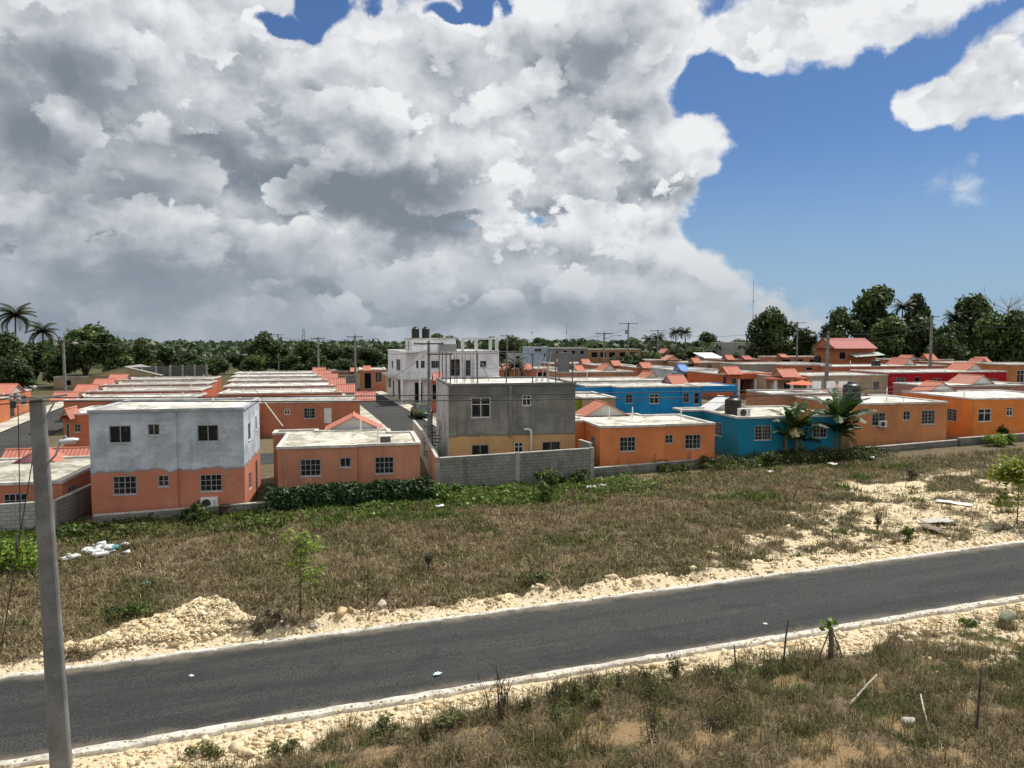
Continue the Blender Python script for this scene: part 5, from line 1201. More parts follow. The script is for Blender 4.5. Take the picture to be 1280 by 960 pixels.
def tree_meshes(kind, seed, R, H, trunk, leaves, size, tab, k=1.0):
    key = (kind, seed, R, H)
    if key in TPROTO: return TPROTO[key]
    r = np.random.default_rng(seed); lobes = crown_lobes(kind, r, R, H); C = []; O = []; Lm = []
    w = np.array([l[3]**2*l[4] for l in lobes]); w = w/w.sum()
    for l, wi in zip(lobes, w):
        m = int(leaves*wi)+8; d = r.normal(0, 1, (m, 3)); d /= np.linalg.norm(d, axis=1)[:, None]
        rad = r.random(m)**.38*(1+.16*r.standard_normal(m)); p = d*rad[:, None]*np.array([l[3], l[3], l[4]])+np.array([l[0], l[1], trunk+l[2]])
        C.append(p); O.append(d); Lm.append(np.full(m, .55+.95*r.random()**1.3))
    # ragged sprigs beyond the lobes
    C = np.concatenate(C); O = np.concatenate(O); Lm = np.concatenate(Lm)
    V, F, T = leaf_cloud(C, len(C), size, r, tab, .35, .6, O, .2, Lm)
    crown = np_mesh('crown', V, F, LEAF(k), T)
    b = MB(); tr = max(.16, R*.06); tips = [(0, 0, -.4), (R*.03, R*.02, trunk*.6), (-R*.02, R*.04, trunk+H*.25), (R*.03, 0, trunk+H*.6)]
    b.tube(tips, [tr*1.3, tr, tr*.7, tr*.25], 8)
    for l in lobes[:11]:
        z0 = trunk*(.55+.35*r.random()); b.tube([(0, 0, z0), (l[0]*.45, l[1]*.45, z0+(trunk+l[2]-z0)*.55), (l[0]*.9, l[1]*.9, trunk+l[2])], [tr*.5, tr*.32, tr*.1], 6)
    tm = b.mesh('trunk', True); tm.materials.append(BARK())
    TPROTO[key] = (crown, tm); return TPROTO[key]
def tree(label, px, D, py_top, px_w, kind='round', seed=1, name='tree', group=None, tab=TREEG, base_py=None, k=1.0, leaves=5200, z=None):
    u, v = at(px, D); zg = G(u, v); top = zat(py_top, D)-zg; R = px_w/940.*D/2
    PR, PH, PT = 4.0, 6.6, 1.2 if kind != 'spread' else 2.0
    cr, tm = tree_meshes(kind, seed, PR, PH, PT, leaves, .30 if kind != 'spread' else .28, tab, k)
    t = thing(name, label, 'tree', u, v, None, seed*1.3+px*.01, group)
    t.scale = (R/PR, R/PR, top/(PH*.98+PT))
    link('crown', cr, t); link('trunk', tm, t); return t
def palm(label, px, D, py_top, px_w, seed=1, group='palms on the skyline'):
    u, v = at(px, D); zg = G(u, v); top = zat(py_top, D)-zg; R = px_w/940.*D/2; r = random.Random(seed)
    t = thing('palm_tree', label, 'palm', u, v, None, seed*.7, group); hb = top-R*.45
    b = MB(); n = 9; b.tube([(math.sin(i/n*1.2)*.5-.5*0, .1*i/n, -.4+(hb+.4)*i/n) for i in range(n+1)], [.24-.012*i for i in range(n+1)], 8); b.build('trunk', BARK((.16, .14, .12)), t, True)
    hx, hy = math.sin(1.2)*.5, .1
    V = []; F = []; T = []
    for k in range(28):
        a = k*2.399+r.random()*.4; el = -.45+1.85*(k/27.)**.9+r.uniform(-.1, .1); L = R*(1.0+.2*r.random()); pts = []
        x = 0; z = 0; e = el
        for i in range(9): pts.append((x, z)); x += L/8*math.cos(e); z += L/8*math.sin(e); e -= .13+.09*r.random()+(.05 if el < .3 else 0)
        ca, sa = math.cos(a), math.sin(a); c = (.040*r.uniform(.7, 1.3), .062*r.uniform(.7, 1.2), .016)
        if el < -.15: c = (.10, .085, .04)
        for i in range(1, 9):
            for q in range(2):
                for s in (-1, 1):
                    f = (i-1+q*.5+.25)/8; j = min(int(f*8), 7); g = f*8-j; px_, pz = pts[j][0]+(pts[j+1][0]-pts[j][0])*g, pts[j][1]+(pts[j+1][1]-pts[j][1])*g
                    ll = R*.34*math.sin(.35+2.5*f)**.7; dx = .35*ll; w_ = R*.05
                    base = Vector((hx+px_*ca, hy+px_*sa, hb+pz)); side = Vector((-sa*s, ca*s, 0)); fw = Vector((ca, sa, 0))
                    tip = base+side*ll*.85+fw*dx+Vector((0, 0, -ll*.42)); n0 = len(V)
                    V += [base-fw*w_, base+fw*w_, tip]; F.append((n0, n0+1, n0+2)); T += [c]*3
    me = np_mesh('fronds', np.array([tuple(p) for p in V]), np.array(F), LEAF(1.0, .25), np.array(T)); link('fronds', me, t); return t
def banana(label, u, v, h, n, R, seed):
    r = random.Random(seed); t = thing('banana_plant', label, 'banana plant', u, v, float(ground_z(np.array(u), np.array(v))), group='banana plants by the teal bungalow')
    stems = [(0, 0, h*.52)] + [(r.uniform(-.8, .8), r.uniform(-.4, .4), h*r.uniform(.30, .42)) for _ in range(2)]
    for si, (sx, sy, sh) in enumerate(stems):
        b = MB(); b.tube([(sx, sy, -.2), (sx+.05, sy, sh*.5), (sx, sy, sh)], [.17, .14, .09], 8); b.build('stem', m_concrete('banana_stem', (.16, .14, .07), .6, 3.), t, True)
        nl = n if si == 0 else n//2
        for k in range(nl):
            a = k*2.399+r.random()*.5; el = 1.42-1.0*(k/max(1, nl-1))+r.uniform(-.12, .12); L = R*(.85+.4*r.random())*(1 if si == 0 else .7); W = .47*(.8+.5*r.random())*(1 if si == 0 else .8)
            x = 0; z = 0; e = el; pts = []; m = 10
            for i in range(m+1): pts.append((x, z, e)); x += L/m*math.cos(e); z += L/m*math.sin(e); e -= (.06+.13*i/m)*(1.25-.5*(el/1.4))
            ca, sa = math.cos(a), math.sin(a); V = []; F = []; T = []
            g = r.uniform(.75, 1.25); c0 = (.028*g, .064*g, .011*g) if r.random() > .15 else (.16, .12, .04)
            for i in range(1, m):
                f0, f1 = i/m, (i+1)/m
                for s in (-1, 1):
                    w0 = W*math.sin(PI*min(1, f0*.95))**.6; w1 = W*math.sin(PI*min(1, f1*.95))**.6; gap = r.choice((0, 0, 0, .05, .15))
                    A = []
                    for (f, w_, j) in ((f0, w0, i), (f1-gap/m, w1, i+1)):
                        p = pts[j] if j == i else tuple(pts[i][q]+(pts[i+1][q]-pts[i][q])*(1-gap) for q in range(3))
                        base = Vector((sx+p[0]*ca, sy+p[0]*sa, sh+p[1])); fold = r.uniform(.15, .55)
                        edge = base+Vector((-sa*s*w_*math.cos(fold), ca*s*w_*math.cos(fold), -w_*math.sin(fold))); A.append((base, edge))
                    n0 = len(V); V += [A[0][0], A[1][0], A[1][1], A[0][1]]; F.append((n0, n0+1, n0+2, n0+3)); q = r.uniform(.85, 1.15); T += [tuple(x_*q for x_ in c0)]*4
            o = link('leaf', np_mesh('leaf', np.array([tuple(p) for p in V]), np.array(F), LEAF(1., .35), np.array(T)), t)
            mb = MB(); mb.tube([(sx+p[0]*ca, sy+p[0]*sa, sh+p[1]+.006) for p in pts[:m]], [.035-.003*i for i in range(m)], 5); mb.build('midrib', m_plain('midrib', (.15, .20, .05), .6), o)
    return t
def shrub(label, u, v, R, H, n, size, tab=GRN, seed=1, name='shrub', cat='shrub', group=None, stems=6, flat=False, z=None, tr=.3, asp=.55):
    r = np.random.default_rng(seed); zz = float(ground_z(np.array(u), np.array(v))) if z is None else z
    t = thing(name, label, cat, u, v, zz, seed*.9, group)
    nl = max(4, int(7*R+4)); lc = np.stack([r.normal(0, R*.42, nl), r.normal(0, R*.42, nl), H*(.25+.55*r.random(nl))], -1); lr = R*(.28+.3*r.random(nl))
    q = r.integers(0, nl, n); d = r.normal(0, 1, (n, 3)); d /= np.linalg.norm(d, axis=1)[:, None]
    P = lc[q]+d*(lr[q]*r.random(n)**.4)[:, None]*np.array([1, 1, min(1.2, H/(2*R)+.2)]); P[:, 2] = np.maximum(P[:, 2], .02)
    V, F, T = leaf_cloud(P, n, size, r, tab, .4, asp, d, .22, (.75+.5*r.random(nl))[q])
    link('foliage', np_mesh('foliage', V, F, LEAF(1., tr), T), t)
    b = MB()
    for k in range(stems):
        i = k % nl; b.tube([(lc[i, 0]*.15, lc[i, 1]*.15, -.1), (lc[i, 0]*.6, lc[i, 1]*.6, lc[i, 2]*.55), tuple(lc[i])], [.03*R+.008, .02*R+.006, .005], 5)
    b.build('stems', BARK((.10, .08, .055)), t); return t
def hedge(label, u0, u1, v, th, h):
    r = np.random.default_rng(91); t = thing('hedge', label, 'hedge', u0, v, float(ground_z(np.array(u0), np.array(v))))
    L = u1-u0; n = 9500; x = L*r.random(n); top = h*(.80+.35*fbm(x*1.3, x*0, 92)); a = r.random(n)*PI; w = th/2*(.85+.4*fbm(x*1.7, a, 93)); rr = .80+.26*r.random(n)
    P = np.stack([x, -np.cos(a)*w*rr*1.0, np.clip(np.sin(a)**.7, 0, 1)*top*rr+.02], -1); O = np.stack([0*x, -np.cos(a), np.sin(a)], -1)
    V, F, T = leaf_cloud(P, n, .10, r, np.array([(.016,.042,.008), (.024,.056,.010), (.040,.085,.015), (.010,.026,.006)]), .4, .6, O, .25)
    link('foliage', np_mesh('foliage', V, F, LEAF(1., .2), T), t)
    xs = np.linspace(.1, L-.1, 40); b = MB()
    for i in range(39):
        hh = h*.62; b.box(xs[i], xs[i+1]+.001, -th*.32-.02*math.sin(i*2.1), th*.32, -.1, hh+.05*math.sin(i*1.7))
    b.build('dark_core', m_plain('hedge_core', (.012, .018, .006), .95, 0, .05, .5, 8.), t); return t  # solid dark boxes added behind the leaves to make the hedge opaque
def sapling(label, u, v, h, seed, tab, n=260, spread=.5, size=.085, low=.35, side=0.):
    r = np.random.default_rng(seed); t = thing('sapling', label, 'sapling', u, v, float(ground_z(np.array(u), np.array(v))))
    b = MB(); b.tube([(0, 0, -.1), (.03, 0, h*.4), (.02+side*.1, .03, h*.92)], [.032, .024, .008], 6); P = []; O = []
    for k in range(9):
        f = low+(1-low)*r.random(); a = r.random()*6.28; l = spread*(.4+.8*r.random())*(1.15-f*.45); e = (math.cos(a)*l+side*l*.8, math.sin(a)*l, h*f+l*.5)
        b.tube([(.02, 0, h*f*.9), (e[0]*.5, e[1]*.5, h*f+l*.15), e], [.014, .009, .004], 5)
        m = n//9; c = np.array(e)+r.normal(0, 1, (m, 3))*np.array([.16, .16, .13])*(spread/.5); P.append(c); O.append(np.tile([0, 0, 1.], (m, 1)))
    c = np.array([.02, .02, h*.82])+r.normal(0, 1, (n//4, 3))*np.array([.14, .14, h*.12]); P.append(c); O.append(np.tile([0, 0, 1.], (len(c), 1)))
    P = np.concatenate(P); O = np.concatenate(O); V, F, T = leaf_cloud(P, len(P), size, r, tab, .5, .5, O, .2)
    link('foliage', np_mesh('foliage', V, F, LEAF(1., .4), T), t); b.build('trunk', BARK((.12, .095, .07)), t, True); return t
def stalks(label, u, v, h, n, spread, seed, name='dead_stalks', c=(.055, .045, .038), leaf=0):
    r = random.Random(seed); t = thing(name, label, 'weed', u, v, float(ground_z(np.array(u), np.array(v))), seed)
    b = MB()
    for k in range(n):
        x, y = r.gauss(0, spread*.4), r.gauss(0, spread*.4); hh = h*(.35+.65*r.random()) if k else h; lx, ly = r.gauss(0, .16)*hh, r.gauss(0, .1)*hh
        b.tube([(x, y, -.05), (x+lx*.4, y+ly*.4, hh*.55), (x+lx, y+ly, hh)], [.014, .010, .004], 5)
        for j in range(3):
            f = .4+.5*r.random(); b.tube([(x+lx*f, y+ly*f, hh*f), (x+lx*f+r.gauss(0, .12), y+ly*f+r.gauss(0, .12), hh*f+.12+.12*r.random())], [.006, .003], 4)
    b.build('stems', m_plain('dead_stem', c, .9, 0, .1, .3, 9.), t)
    rr = np.random.default_rng(seed); m = 90+leaf; P = rr.normal(0, 1, (m, 3))*np.array([spread*.5, spread*.5, h*.2])+np.array([0, 0, h*.28]); P[:, 2] = np.abs(P[:, 2])
    V, F, T = leaf_cloud(P, m, .05, rr, OLV if leaf else DRY*.6, .3, .4, None, .2); link('foliage', np_mesh('foliage', V, F, LEAF(1., .3), T), t); return t

def build_trees():
    # right-hand wood
    tree('broad rounded dark tree at the left end of the right-hand wood', 962, 172, 389, 66, 'round', 3, leaves=7000)
    tree('small dark tree beside the broad rounded tree at its right foot', 1006, 176, 411, 40, 'round', 5)
    tree('tallest tree of the right-hand wood with a ragged crown, above the red hipped roof', 1090, 178, 360, 84, 'tall', 4, leaves=7000)
    tree('dark bushy tree left of the tallest tree in the right-hand wood', 1049, 172, 388, 52, 'round', 6)
    tree('umbrella crowned tree right of the tallest tree in the right-hand wood', 1143, 180, 370, 56, 'tall', 8, leaves=6000)
    tree('bright green bushy tree behind the red hipped roof', 1112, 160, 400, 58, 'round', 7, tab=TREEG*1.35)
    tree('dark tree directly behind the leaning right pole', 1150, 158, 398, 52, 'round', 3, tab=TREEG*1.2)
    tree('dense dark tree to the right of the right-hand pole', 1212, 170, 372, 74, 'round', 6, leaves=7000)
    tree('lighter green tree low beside the right-hand pole', 1186, 152, 406, 54, 'round', 5, tab=TREEG*1.3)
    tree('mid green tree in front of the dense dark tree at right', 1236, 150, 396, 56, 'round', 7, tab=TREEG*1.15)
    tree('yellowish green tree at the right edge of the wood', 1272, 148, 390, 60, 'round', 4, tab=TREEG*1.6)
    tree('tree at the right edge half cut off by the photo', 1310, 160, 382, 70, 'round', 3, tab=TREEG*1.2)
    tree('low dark tree under the wood between the red roof and the pole', 1180, 146, 420, 44, 'round', 6)
    # pale bare tree
    u, v = at(1258, 185); t = thing('bare_tree', 'tall pale leafless tree rising above the right-hand wood', 'tree', u, v); r = random.Random(5); H = zat(362, 185)-G(u, v); b = MB()
    b.tube([(0, 0, -.4), (.3, 0, H*.5), (0, .2, H*.8)], [.4, .28, .16], 7); b.build('trunk', BARK((.36, .33, .30)), t, True); b = MB()
    for k in range(16):
        a = r.random()*6.28; z0 = H*(.55+.25*r.random()); l = 3.2+2.2*r.random(); e = Vector((math.cos(a)*l, math.sin(a)*l, z0+l*.55)); e.z = min(e.z, H)
        b.tube([(0, 0, z0), (e.x*.5, e.y*.5, (z0+e.z)/2+.2), e], [.11, .07, .03], 5)
        for j in range(4): q = Vector((0, 0, z0)).lerp(e, .5+.13*j); b.tube([q, q+Vector((r.gauss(0, .8), r.gauss(0, .8), 1.0+.6*r.random()))], [.04, .015], 4)
    b.build('branches', BARK((.36, .33, .30)), t)
    # left-hand trees
    tree('wide spreading bright tree behind the left street pole', 106, 128, 402, 92, 'spread', 9, tab=TREEG*1.4, leaves=6500)
    tree('dark round tree at the left edge below the tall palm', 4, 122, 418, 62, 'round', 6, tab=TREEG*.85, leaves=6500); tree('low dark tree between the left edge and the spreading tree', 40, 135, 430, 56, 'round', 5, tab=TREEG*.9)
    tree('dark bush under the left edge trees beside the street', 16, 112, 446, 56, 'round', 3, tab=TREEG*.8); tree('low dark tree under the spreading tree, on its left side', 70, 128, 440, 46, 'round', 7, tab=TREEG*.8)
    tree('tree with brownish crown right of the wide spreading tree', 176, 170, 426, 38, 'round', 8, tab=TREEG*1.1+np.array([.012, 0, 0])); tree('low tree right of the spreading tree, before the beige house', 146, 150, 436, 40, 'round', 4)
    palm('tallest coconut palm at the left edge', 18, 150, 384, 46, 1); palm('second coconut palm left of the wide spreading tree', 53, 145, 406, 38, 2)
    palm('left palm of the pair on the middle skyline', 846, 215, 411, 20, 3); palm('right palm of the pair on the middle skyline', 858, 215, 411, 20, 4); palm('low palm left of the pair on the middle skyline', 824, 210, 418, 20, 5)
    palm('thin palm among trees left of the pair of palms', 808, 220, 420, 18, 8); palm('small palm rising behind the left row of roofs', 322, 150, 432, 26, 6); palm('bushy palm behind the rooftop cage', 642, 100, 450, 34, 7)
    palm('palm crown in the right-hand wood beside the tallest tree', 1124, 176, 378, 28, 9); palm('dark palm crown left of the dense dark tree in the right wood', 1190, 168, 390, 28, 10)
    # trees behind the left rows and along the skyline: told apart only by where they stand
    rs = random.Random(11); grp = 'trees of the far skyline'
    L1 = [(330, 150, 416, 46), (268, 138, 442, 40), (352, 160, 431, 44), (384, 150, 425, 46), (414, 160, 430, 42), (300, 170, 438, 40), (438, 170, 431, 36), (462, 180, 432, 38), (476, 200, 430, 30), (232, 170, 437, 36), (208, 180, 434, 38), (318, 140, 444, 36), (398, 135, 442, 36), (430, 145, 444, 30), (366, 138, 442, 34)]
    for i, (px, D, py, w) in enumerate(L1): tree('dark rounded tree in the belt behind the left rows of roofs', px, D, py+2, w, ('round', 'spread', 'tall', 'round')[i % 4], (3, 9, 4, 6, 5, 7)[i % 6], group='tree belt behind the left rows', tab=TREEG*.95)
    L2 = [(612, 210, 420, 30), (634, 205, 416, 34), (652, 215, 424, 30), (676, 220, 421, 34), (702, 225, 426, 28), (722, 215, 418, 40), (745, 210, 425, 28), (772, 215, 423, 36), (790, 220, 422, 30), (815, 225, 424, 34), (836, 215, 428, 30), (875, 215, 424, 36), (884, 220, 414, 30), (905, 225, 424, 34), (925, 215, 424, 30), (545, 215, 416, 34), (564, 220, 420, 32), (585, 215, 424, 30)]
    for i, (px, D, py, w) in enumerate(L2): tree('dark rounded tree in the skyline belt behind the middle roofs', px, D, py+2, w*1.1, ('round', 'spread', 'round', 'tall')[i % 4], (5, 9, 7, 4, 3, 6)[i % 6], group='tree belt behind the middle roofs', tab=TREEG*1.05+np.array([.006, .009, .010]))  # leaf colours lifted towards blue: distance haze put into the tint
    for i, (px, D, py, w) in enumerate([(790, 150, 444, 36), (815, 160, 441, 34), (770, 160, 446, 30), (845, 175, 436, 36), (870, 190, 436, 36), (750, 178, 440, 30), (920, 160, 442, 24)]): tree('mid green bushy tree among the middle roofs', px, D, py, w, 'round', (3, 7, 5)[i % 3], group='bushy trees among the middle roofs', tab=TREEG*1.3)
    # far wood beyond everything
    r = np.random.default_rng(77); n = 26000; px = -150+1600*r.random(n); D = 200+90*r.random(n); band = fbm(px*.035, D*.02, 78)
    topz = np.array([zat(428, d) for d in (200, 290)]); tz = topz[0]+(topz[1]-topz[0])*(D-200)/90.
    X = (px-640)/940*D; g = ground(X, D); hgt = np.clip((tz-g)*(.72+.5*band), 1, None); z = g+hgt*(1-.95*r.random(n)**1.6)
    V, F, T = leaf_cloud(np.stack([X, D, z], -1), n, .95, r, TREEG*1.1+np.array([.016, .022, .026]), .5, .7, None, .25, .7+.6*fbm(px*.12, D*.1, 79)); o = link('distant_wood', np_mesh('distant_wood', V, F, LEAF(1., .2), T)); tag(o, 'dark belt of far woodland along the whole skyline', 'woodland', kind='stuff')  # paler, bluer leaf tint stands in for haze over the far wood

def build_plants():
    hedge('clipped dark green hedge in front of the salmon bungalow', -.1, 9.0, 42.0, 1.3, 1.35)
    banana('left banana plant in front of the teal bungalow', 36.6, 45.1, 4.4, 13, 2.2, 2); banana('larger right banana plant at the corner of the teal bungalow', 40.5, 45.1, 5.1, 16, 2.8, 3)
    YG = np.array([(.17,.25,.03), (.23,.31,.04), (.12,.19,.025)])
    sapling('yellow green sapling standing in dry grass beyond the road, leftmost', 1.0, 26.2, 2.75, 4, YG, 420, .55, .085, .38, .35); sapling('thin grey green sapling right of the yellow green one', 3.35, 26.75, 1.6, 5, OLV*1.3, 190, .35, .06, .4)
    t = sapling('bushy yellow green young tree at the right edge of the lot', 35.45, 27.2, 3.2, 6, np.array([(.26,.29,.03), (.19,.24,.03), (.32,.32,.04), (.10,.14,.02)]), 1700, 1.0, .11, .25)
    # single bushes and tufts in the lot
    shrub('dark bush against the low wall of the grey-blue house', -3.5, 41.2, .75, 1.0, 900, .09, GRN*.75, 21)
    shrub('low dark bush left of the low wall by the block wall return', -8.9, 40.6, .8, .6, 700, .09, GRN*.8, 22)
    shrub('bright green weed clump beside the hedge end', 9.3, 41.4, .8, .95, 900, .10, GRN*1.2, 23)
    shrub('tall leafy vine bush in front of the grey block yard wall', 14.9, 39.2, .55, 1.5, 800, .10, GRN*1.1, 24); shrub('dark creeper climbing the grey block yard wall', 16.6, 42.9, .8, 1.3, 900, .10, GRN*.8, 25); shrub('dark creeper at the right end of the grey block yard wall', 18.6, 43.1, .7, .8, 600, .09, GRN*.75, 26)
    shrub('dark creeper at the left foot of the grey block yard wall', 10.6, 43.0, .7, .7, 600, .09, GRN*.8, 27)
    def mat_of_leaves(name, lab, n, u0, u1, v0, v1, dens, hgt, size, tab, seed):
        u, v, r = scatter(n, u0, u1, v0, v1, dens, seed); x, y = xy(u, v); hh = hgt*(.25+1.3*fbm(u*.9, v*.9, seed+1).clip(0, 1)**1.6)
        P = np.stack([x, y, ground_z(u, v)+.02+hh*r.random(len(u))**.7], -1); V, F, T = leaf_cloud(P, len(u), size, r, tab, .45, .6, None, .25, .7+.6*fbm(u*1.5, v*1.5, seed+2))
        tag(link(name, np_mesh(name, V, F, LEAF(1., .3), T)), lab, 'creepers', kind='stuff')
    mat_of_leaves('creepers', 'bright green leafy creepers spreading below the grey block yard wall', 30000, -1, 23, 36.5, 43.6, lambda u, v: sstep(v+1.6*(fbm(u*.5, v*.5, 201)-.5)*2, 38.9, 40.4)*sstep(fbm(u*.7, v*.7, 203), .34, .54)*(1-.6*sstep(u, 17, 23)), .42, .085, GRN*1.25, 200)
    mat_of_leaves('weed_tangle', 'dark straggly weeds tangled along the foot of the teal bungalow', 16000, 25, 44, 42.2, 45.6, lambda u, v: sstep(v+1.5*(fbm(u*.7, v*.7, 211)-.5)*2, 42.6, 43.6)*sstep(fbm(u*.9, v*.9, 213), .28, .5), .75, .085, np.concatenate([GRN*.75, OLV*.8]), 210)
    mat_of_leaves('weed_tangle', 'olive weeds scattered along the foot of the low walls at left', 9000, -12, 1, 38.5, 42.2, lambda u, v: sstep(fbm(u*.8, v*.8, 223), .42, .58), .5, .08, np.concatenate([GRN*.8, OLV]), 220)
    for i, (u, v, R, H) in enumerate([(29.4, 44.2, .9, .9), (33.6, 43.9, .8, 1.0), (38.6, 44.0, 1.0, 1.0)]): shrub(('dark weed bush between the orange and teal bungalows', 'dark weed bush below the front wall of the teal bungalow', 'dark weed bush between the two banana plants')[i], u, v, R, H, 900, .09, GRN*.7 if i % 2 else OLV*.9, 30+i)
    shrub('round yellow green bush beside the vivid orange bungalow wall', 55.3, 44.4, .85, .9, 1400, .09, YG, 41); shrub('pair of yellow green bushes, smaller right one by the vivid orange bungalow', 57.2, 44.7, .7, .8, 900, .09, YG*.9, 42)
    shrub('small dark palm-like shrub against the vivid orange bungalow', 58.6, 46.4, .5, 1.2, 300, .16, GRN*.7, 43)
    shrub('small green shrub on pale gravel near the far kerb', 27.7, 26.3, .38, .8, 260, .07, GRN*.9, 44, stems=4); shrub('dead brown tuft on pale gravel left of the small green shrub', 28.2, 28.7, .3, .7, 260, .05, DRY*.55, 45, name='dead_tuft', cat='weed'); shrub('dead brown bush in the upper lot near the low wall', 38.9, 36.9, .55, .9, 420, .06, DRY*.5, 46, name='dead_tuft', cat='weed')
    shrub('dark weed in dry grass centre of the lot', 6.2, 29.6, .28, 1.0, 240, .05, OLV*.7, 47, name='weed', cat='weed'); shrub('dark olive bush beside the far kerb stones', 9.6, 27.0, .9, .6, 700, .06, OLV, 48, name='weed', cat='weed')
    shrub('green weeds behind the rubble heap', -4.6, 28.6, .9, .45, 600, .06, GRN*.8, 49, name='weed', cat='weed'); shrub('yellow green tall grass patch at the left edge', -10.6, 36.4, 1.5, 1.2, 1500, .10, YG, 50, name='tall_grass', cat='grass')
    shrub('dead brown bush by the foot of the yellow green sapling', .2, 26.3, .35, .55, 300, .05, DRY*.5, 51, name='dead_tuft', cat='weed'); shrub('dead brown bush by the foot of the thin sapling', 3.9, 26.5, .4, .6, 320, .05, DRY*.5, 52, name='dead_tuft', cat='weed')
    # near verge plants
    for i, (u, v, R, H) in enumerate([(.2, 18.3, .42, .36), (2.7, 18.1, .5, .45), (4.4, 18.0, .45, .40), (-1.6, 18.5, .4, .3), (8.2, 17.9, .4, .35)]): shrub('olive weed clump on the cream gravel of the near verge', u, v, R, H, 420, .045, OLV*1.4, 60+i, name='weed', cat='weed', group='olive weed clumps on the near verge')
    stalks('tall dark cluster of dead stalks on the near verge', 5.6, 18.0, 1.45, 16, .32, 3); stalks('short dead stem right of the tall dark stalk cluster', 7.35, 18.5, .62, 4, .12, 4); stalks('lone dead stem on the near verge gravel, middle', 9.2, 18.4, .6, 3, .1, 9)
    stalks('leafy green weed at the near kerb, middle of the verge', 11.05, 18.55, .75, 6, .18, 5, 'weed', (.06, .075, .03), 160)
    stalks('dead weed in the near grass below the short stem', 8.9, 16.0, .8, 6, .3, 6); stalks('dry weed in the near grass at bottom centre', 10.6, 15.8, .6, 6, .3, 8)
    for i, (u, v, h, lf) in enumerate([(6.4, 18.2, .5, 120), (7.9, 18.3, .6, 160), (8.6, 18.6, .45, 0), (10.1, 18.5, .5, 100), (11.9, 18.2, .45, 120), (6.9, 17.5, .6, 60), (12.1, 17.3, .5, 140), (9.7, 17.6, .6, 160), (3.6, 17.6, .5, 80), (13.6, 17.8, .45, 120)]):
        stalks('scraggly weed among the gravel and grass of the near verge', u, v, h, 5, .22, 70+i, 'weed', (.07, .065, .04), lf)['group'] = 'scraggly weeds on the near verge'
    shrub('green tuft by the boulder at the right end of the near kerb', 22.2, 18.7, .4, .3, 300, .05, GRN*.9, 66, name='weed', cat='weed')
# ---------------------------------------------------------------- poles, wires, cars and small things
def CONC(): return m_concrete('pole_concrete', (.24, .24, .233), .35, 2.5)
def pole(label, px, D, py, w=.32, arm=1.9, lamp=0, lean=0., trafo=False, group=None, base=None, arms=1):
    u, v = at(px, D); z = G(u, v); h = zat(py, D)-z; t = thing('utility_pole', label, 'utility pole', u, v, None, 0., group)
    b = MB(); b.add([(-w*.5, -w*.4, -.5), (w*.5, -w*.4, -.5), (w*.5, w*.4, -.5), (-w*.5, w*.4, -.5), (lean-w*.3, -w*.26, h), (lean+w*.3, -w*.26, h), (lean+w*.3, w*.26, h), (lean-w*.3, w*.26, h)],
        [(3, 2, 1, 0), (4, 5, 6, 7), (0, 1, 5, 4), (1, 2, 6, 5), (2, 3, 7, 6), (3, 0, 4, 7)]); b.build('shaft', CONC(), t, bevel=.02)
    st = m_plain('grey_steel', (.20, .20, .20), .5, .6, .5, .2); wd = m_plain('dark_timber', (.07, .06, .05), .8)
    for k in range(arms):
        zz = h-.25-.9*k; x0, x1 = (-arm/2, arm/2) if k % 2 == 0 else (-.1, arm*.8)
        b = MB(); b.bar((lean+x0, -w*.35, zz), (lean+x1, -w*.35, zz), .10, .11); o = b.build('crossarm', wd, t)
        for q in (.05, .5, .95):
            c = MB(); c.lathe([(.035, .05), (.06, .09), (.035, .13), (.055, .17), (.02, .21)], (lean+x0+(x1-x0)*q, -w*.35, zz), 8); c.build('insulator', m_plain('porcelain', (.30, .22, .18), .3, 0, .6), o)
    if lamp:
        s = 1 if lamp > 0 else -1; l = abs(lamp); z0 = h-1.1; b = MB(); b.tube([(lean, -.1, z0), (lean+s*l*.7, -.15, z0+.55), (lean+s*l, -.15, z0+.62)], .035, 6); o = b.build('lamp_arm', st, t)
        b = MB(); b.lathe([(.03, 0), (.13, .12), (.15, .4), (.08, .62)], (0, 0, 0), 10); q = b.build('lamp_head', m_plain('lamp_grey', (.45, .45, .45), .4, .2, .5), o); q.location = (lean+s*l, -.15, z0+.62); q.rotation_euler = (0, s*PI/2, 0)
    if trafo:
        b = MB(); b.lathe([(.26, 0), (.28, .05), (.28, .75), (.2, .85)], (lean-.42, -.1, h-2.3), 14); b.build('transformer', m_plain('trafo_grey', (.28, .29, .29), .5, .1, .4), t)
    return t
WIREN = [0]
def wire(label, a, b, sag, r, c=(.02, .02, .021), group='power lines'):
    n = 24; a = Vector(a); b = Vector(b); mb = MB()
    mb.tube([a.lerp(b, i/n)-Vector((0, 0, sag*4*(i/n)*(1-i/n))) for i in range(n+1)], r, 5)
    o = mb.build('power_line', m_plain('cable_%.2f' % c[0], c, .6), None); tag(o, label, 'power line', group); return o
def PT(px, D, py):                                            # world point on a sight line
    return ((px-640)/940.*D, D, zat(py, D))

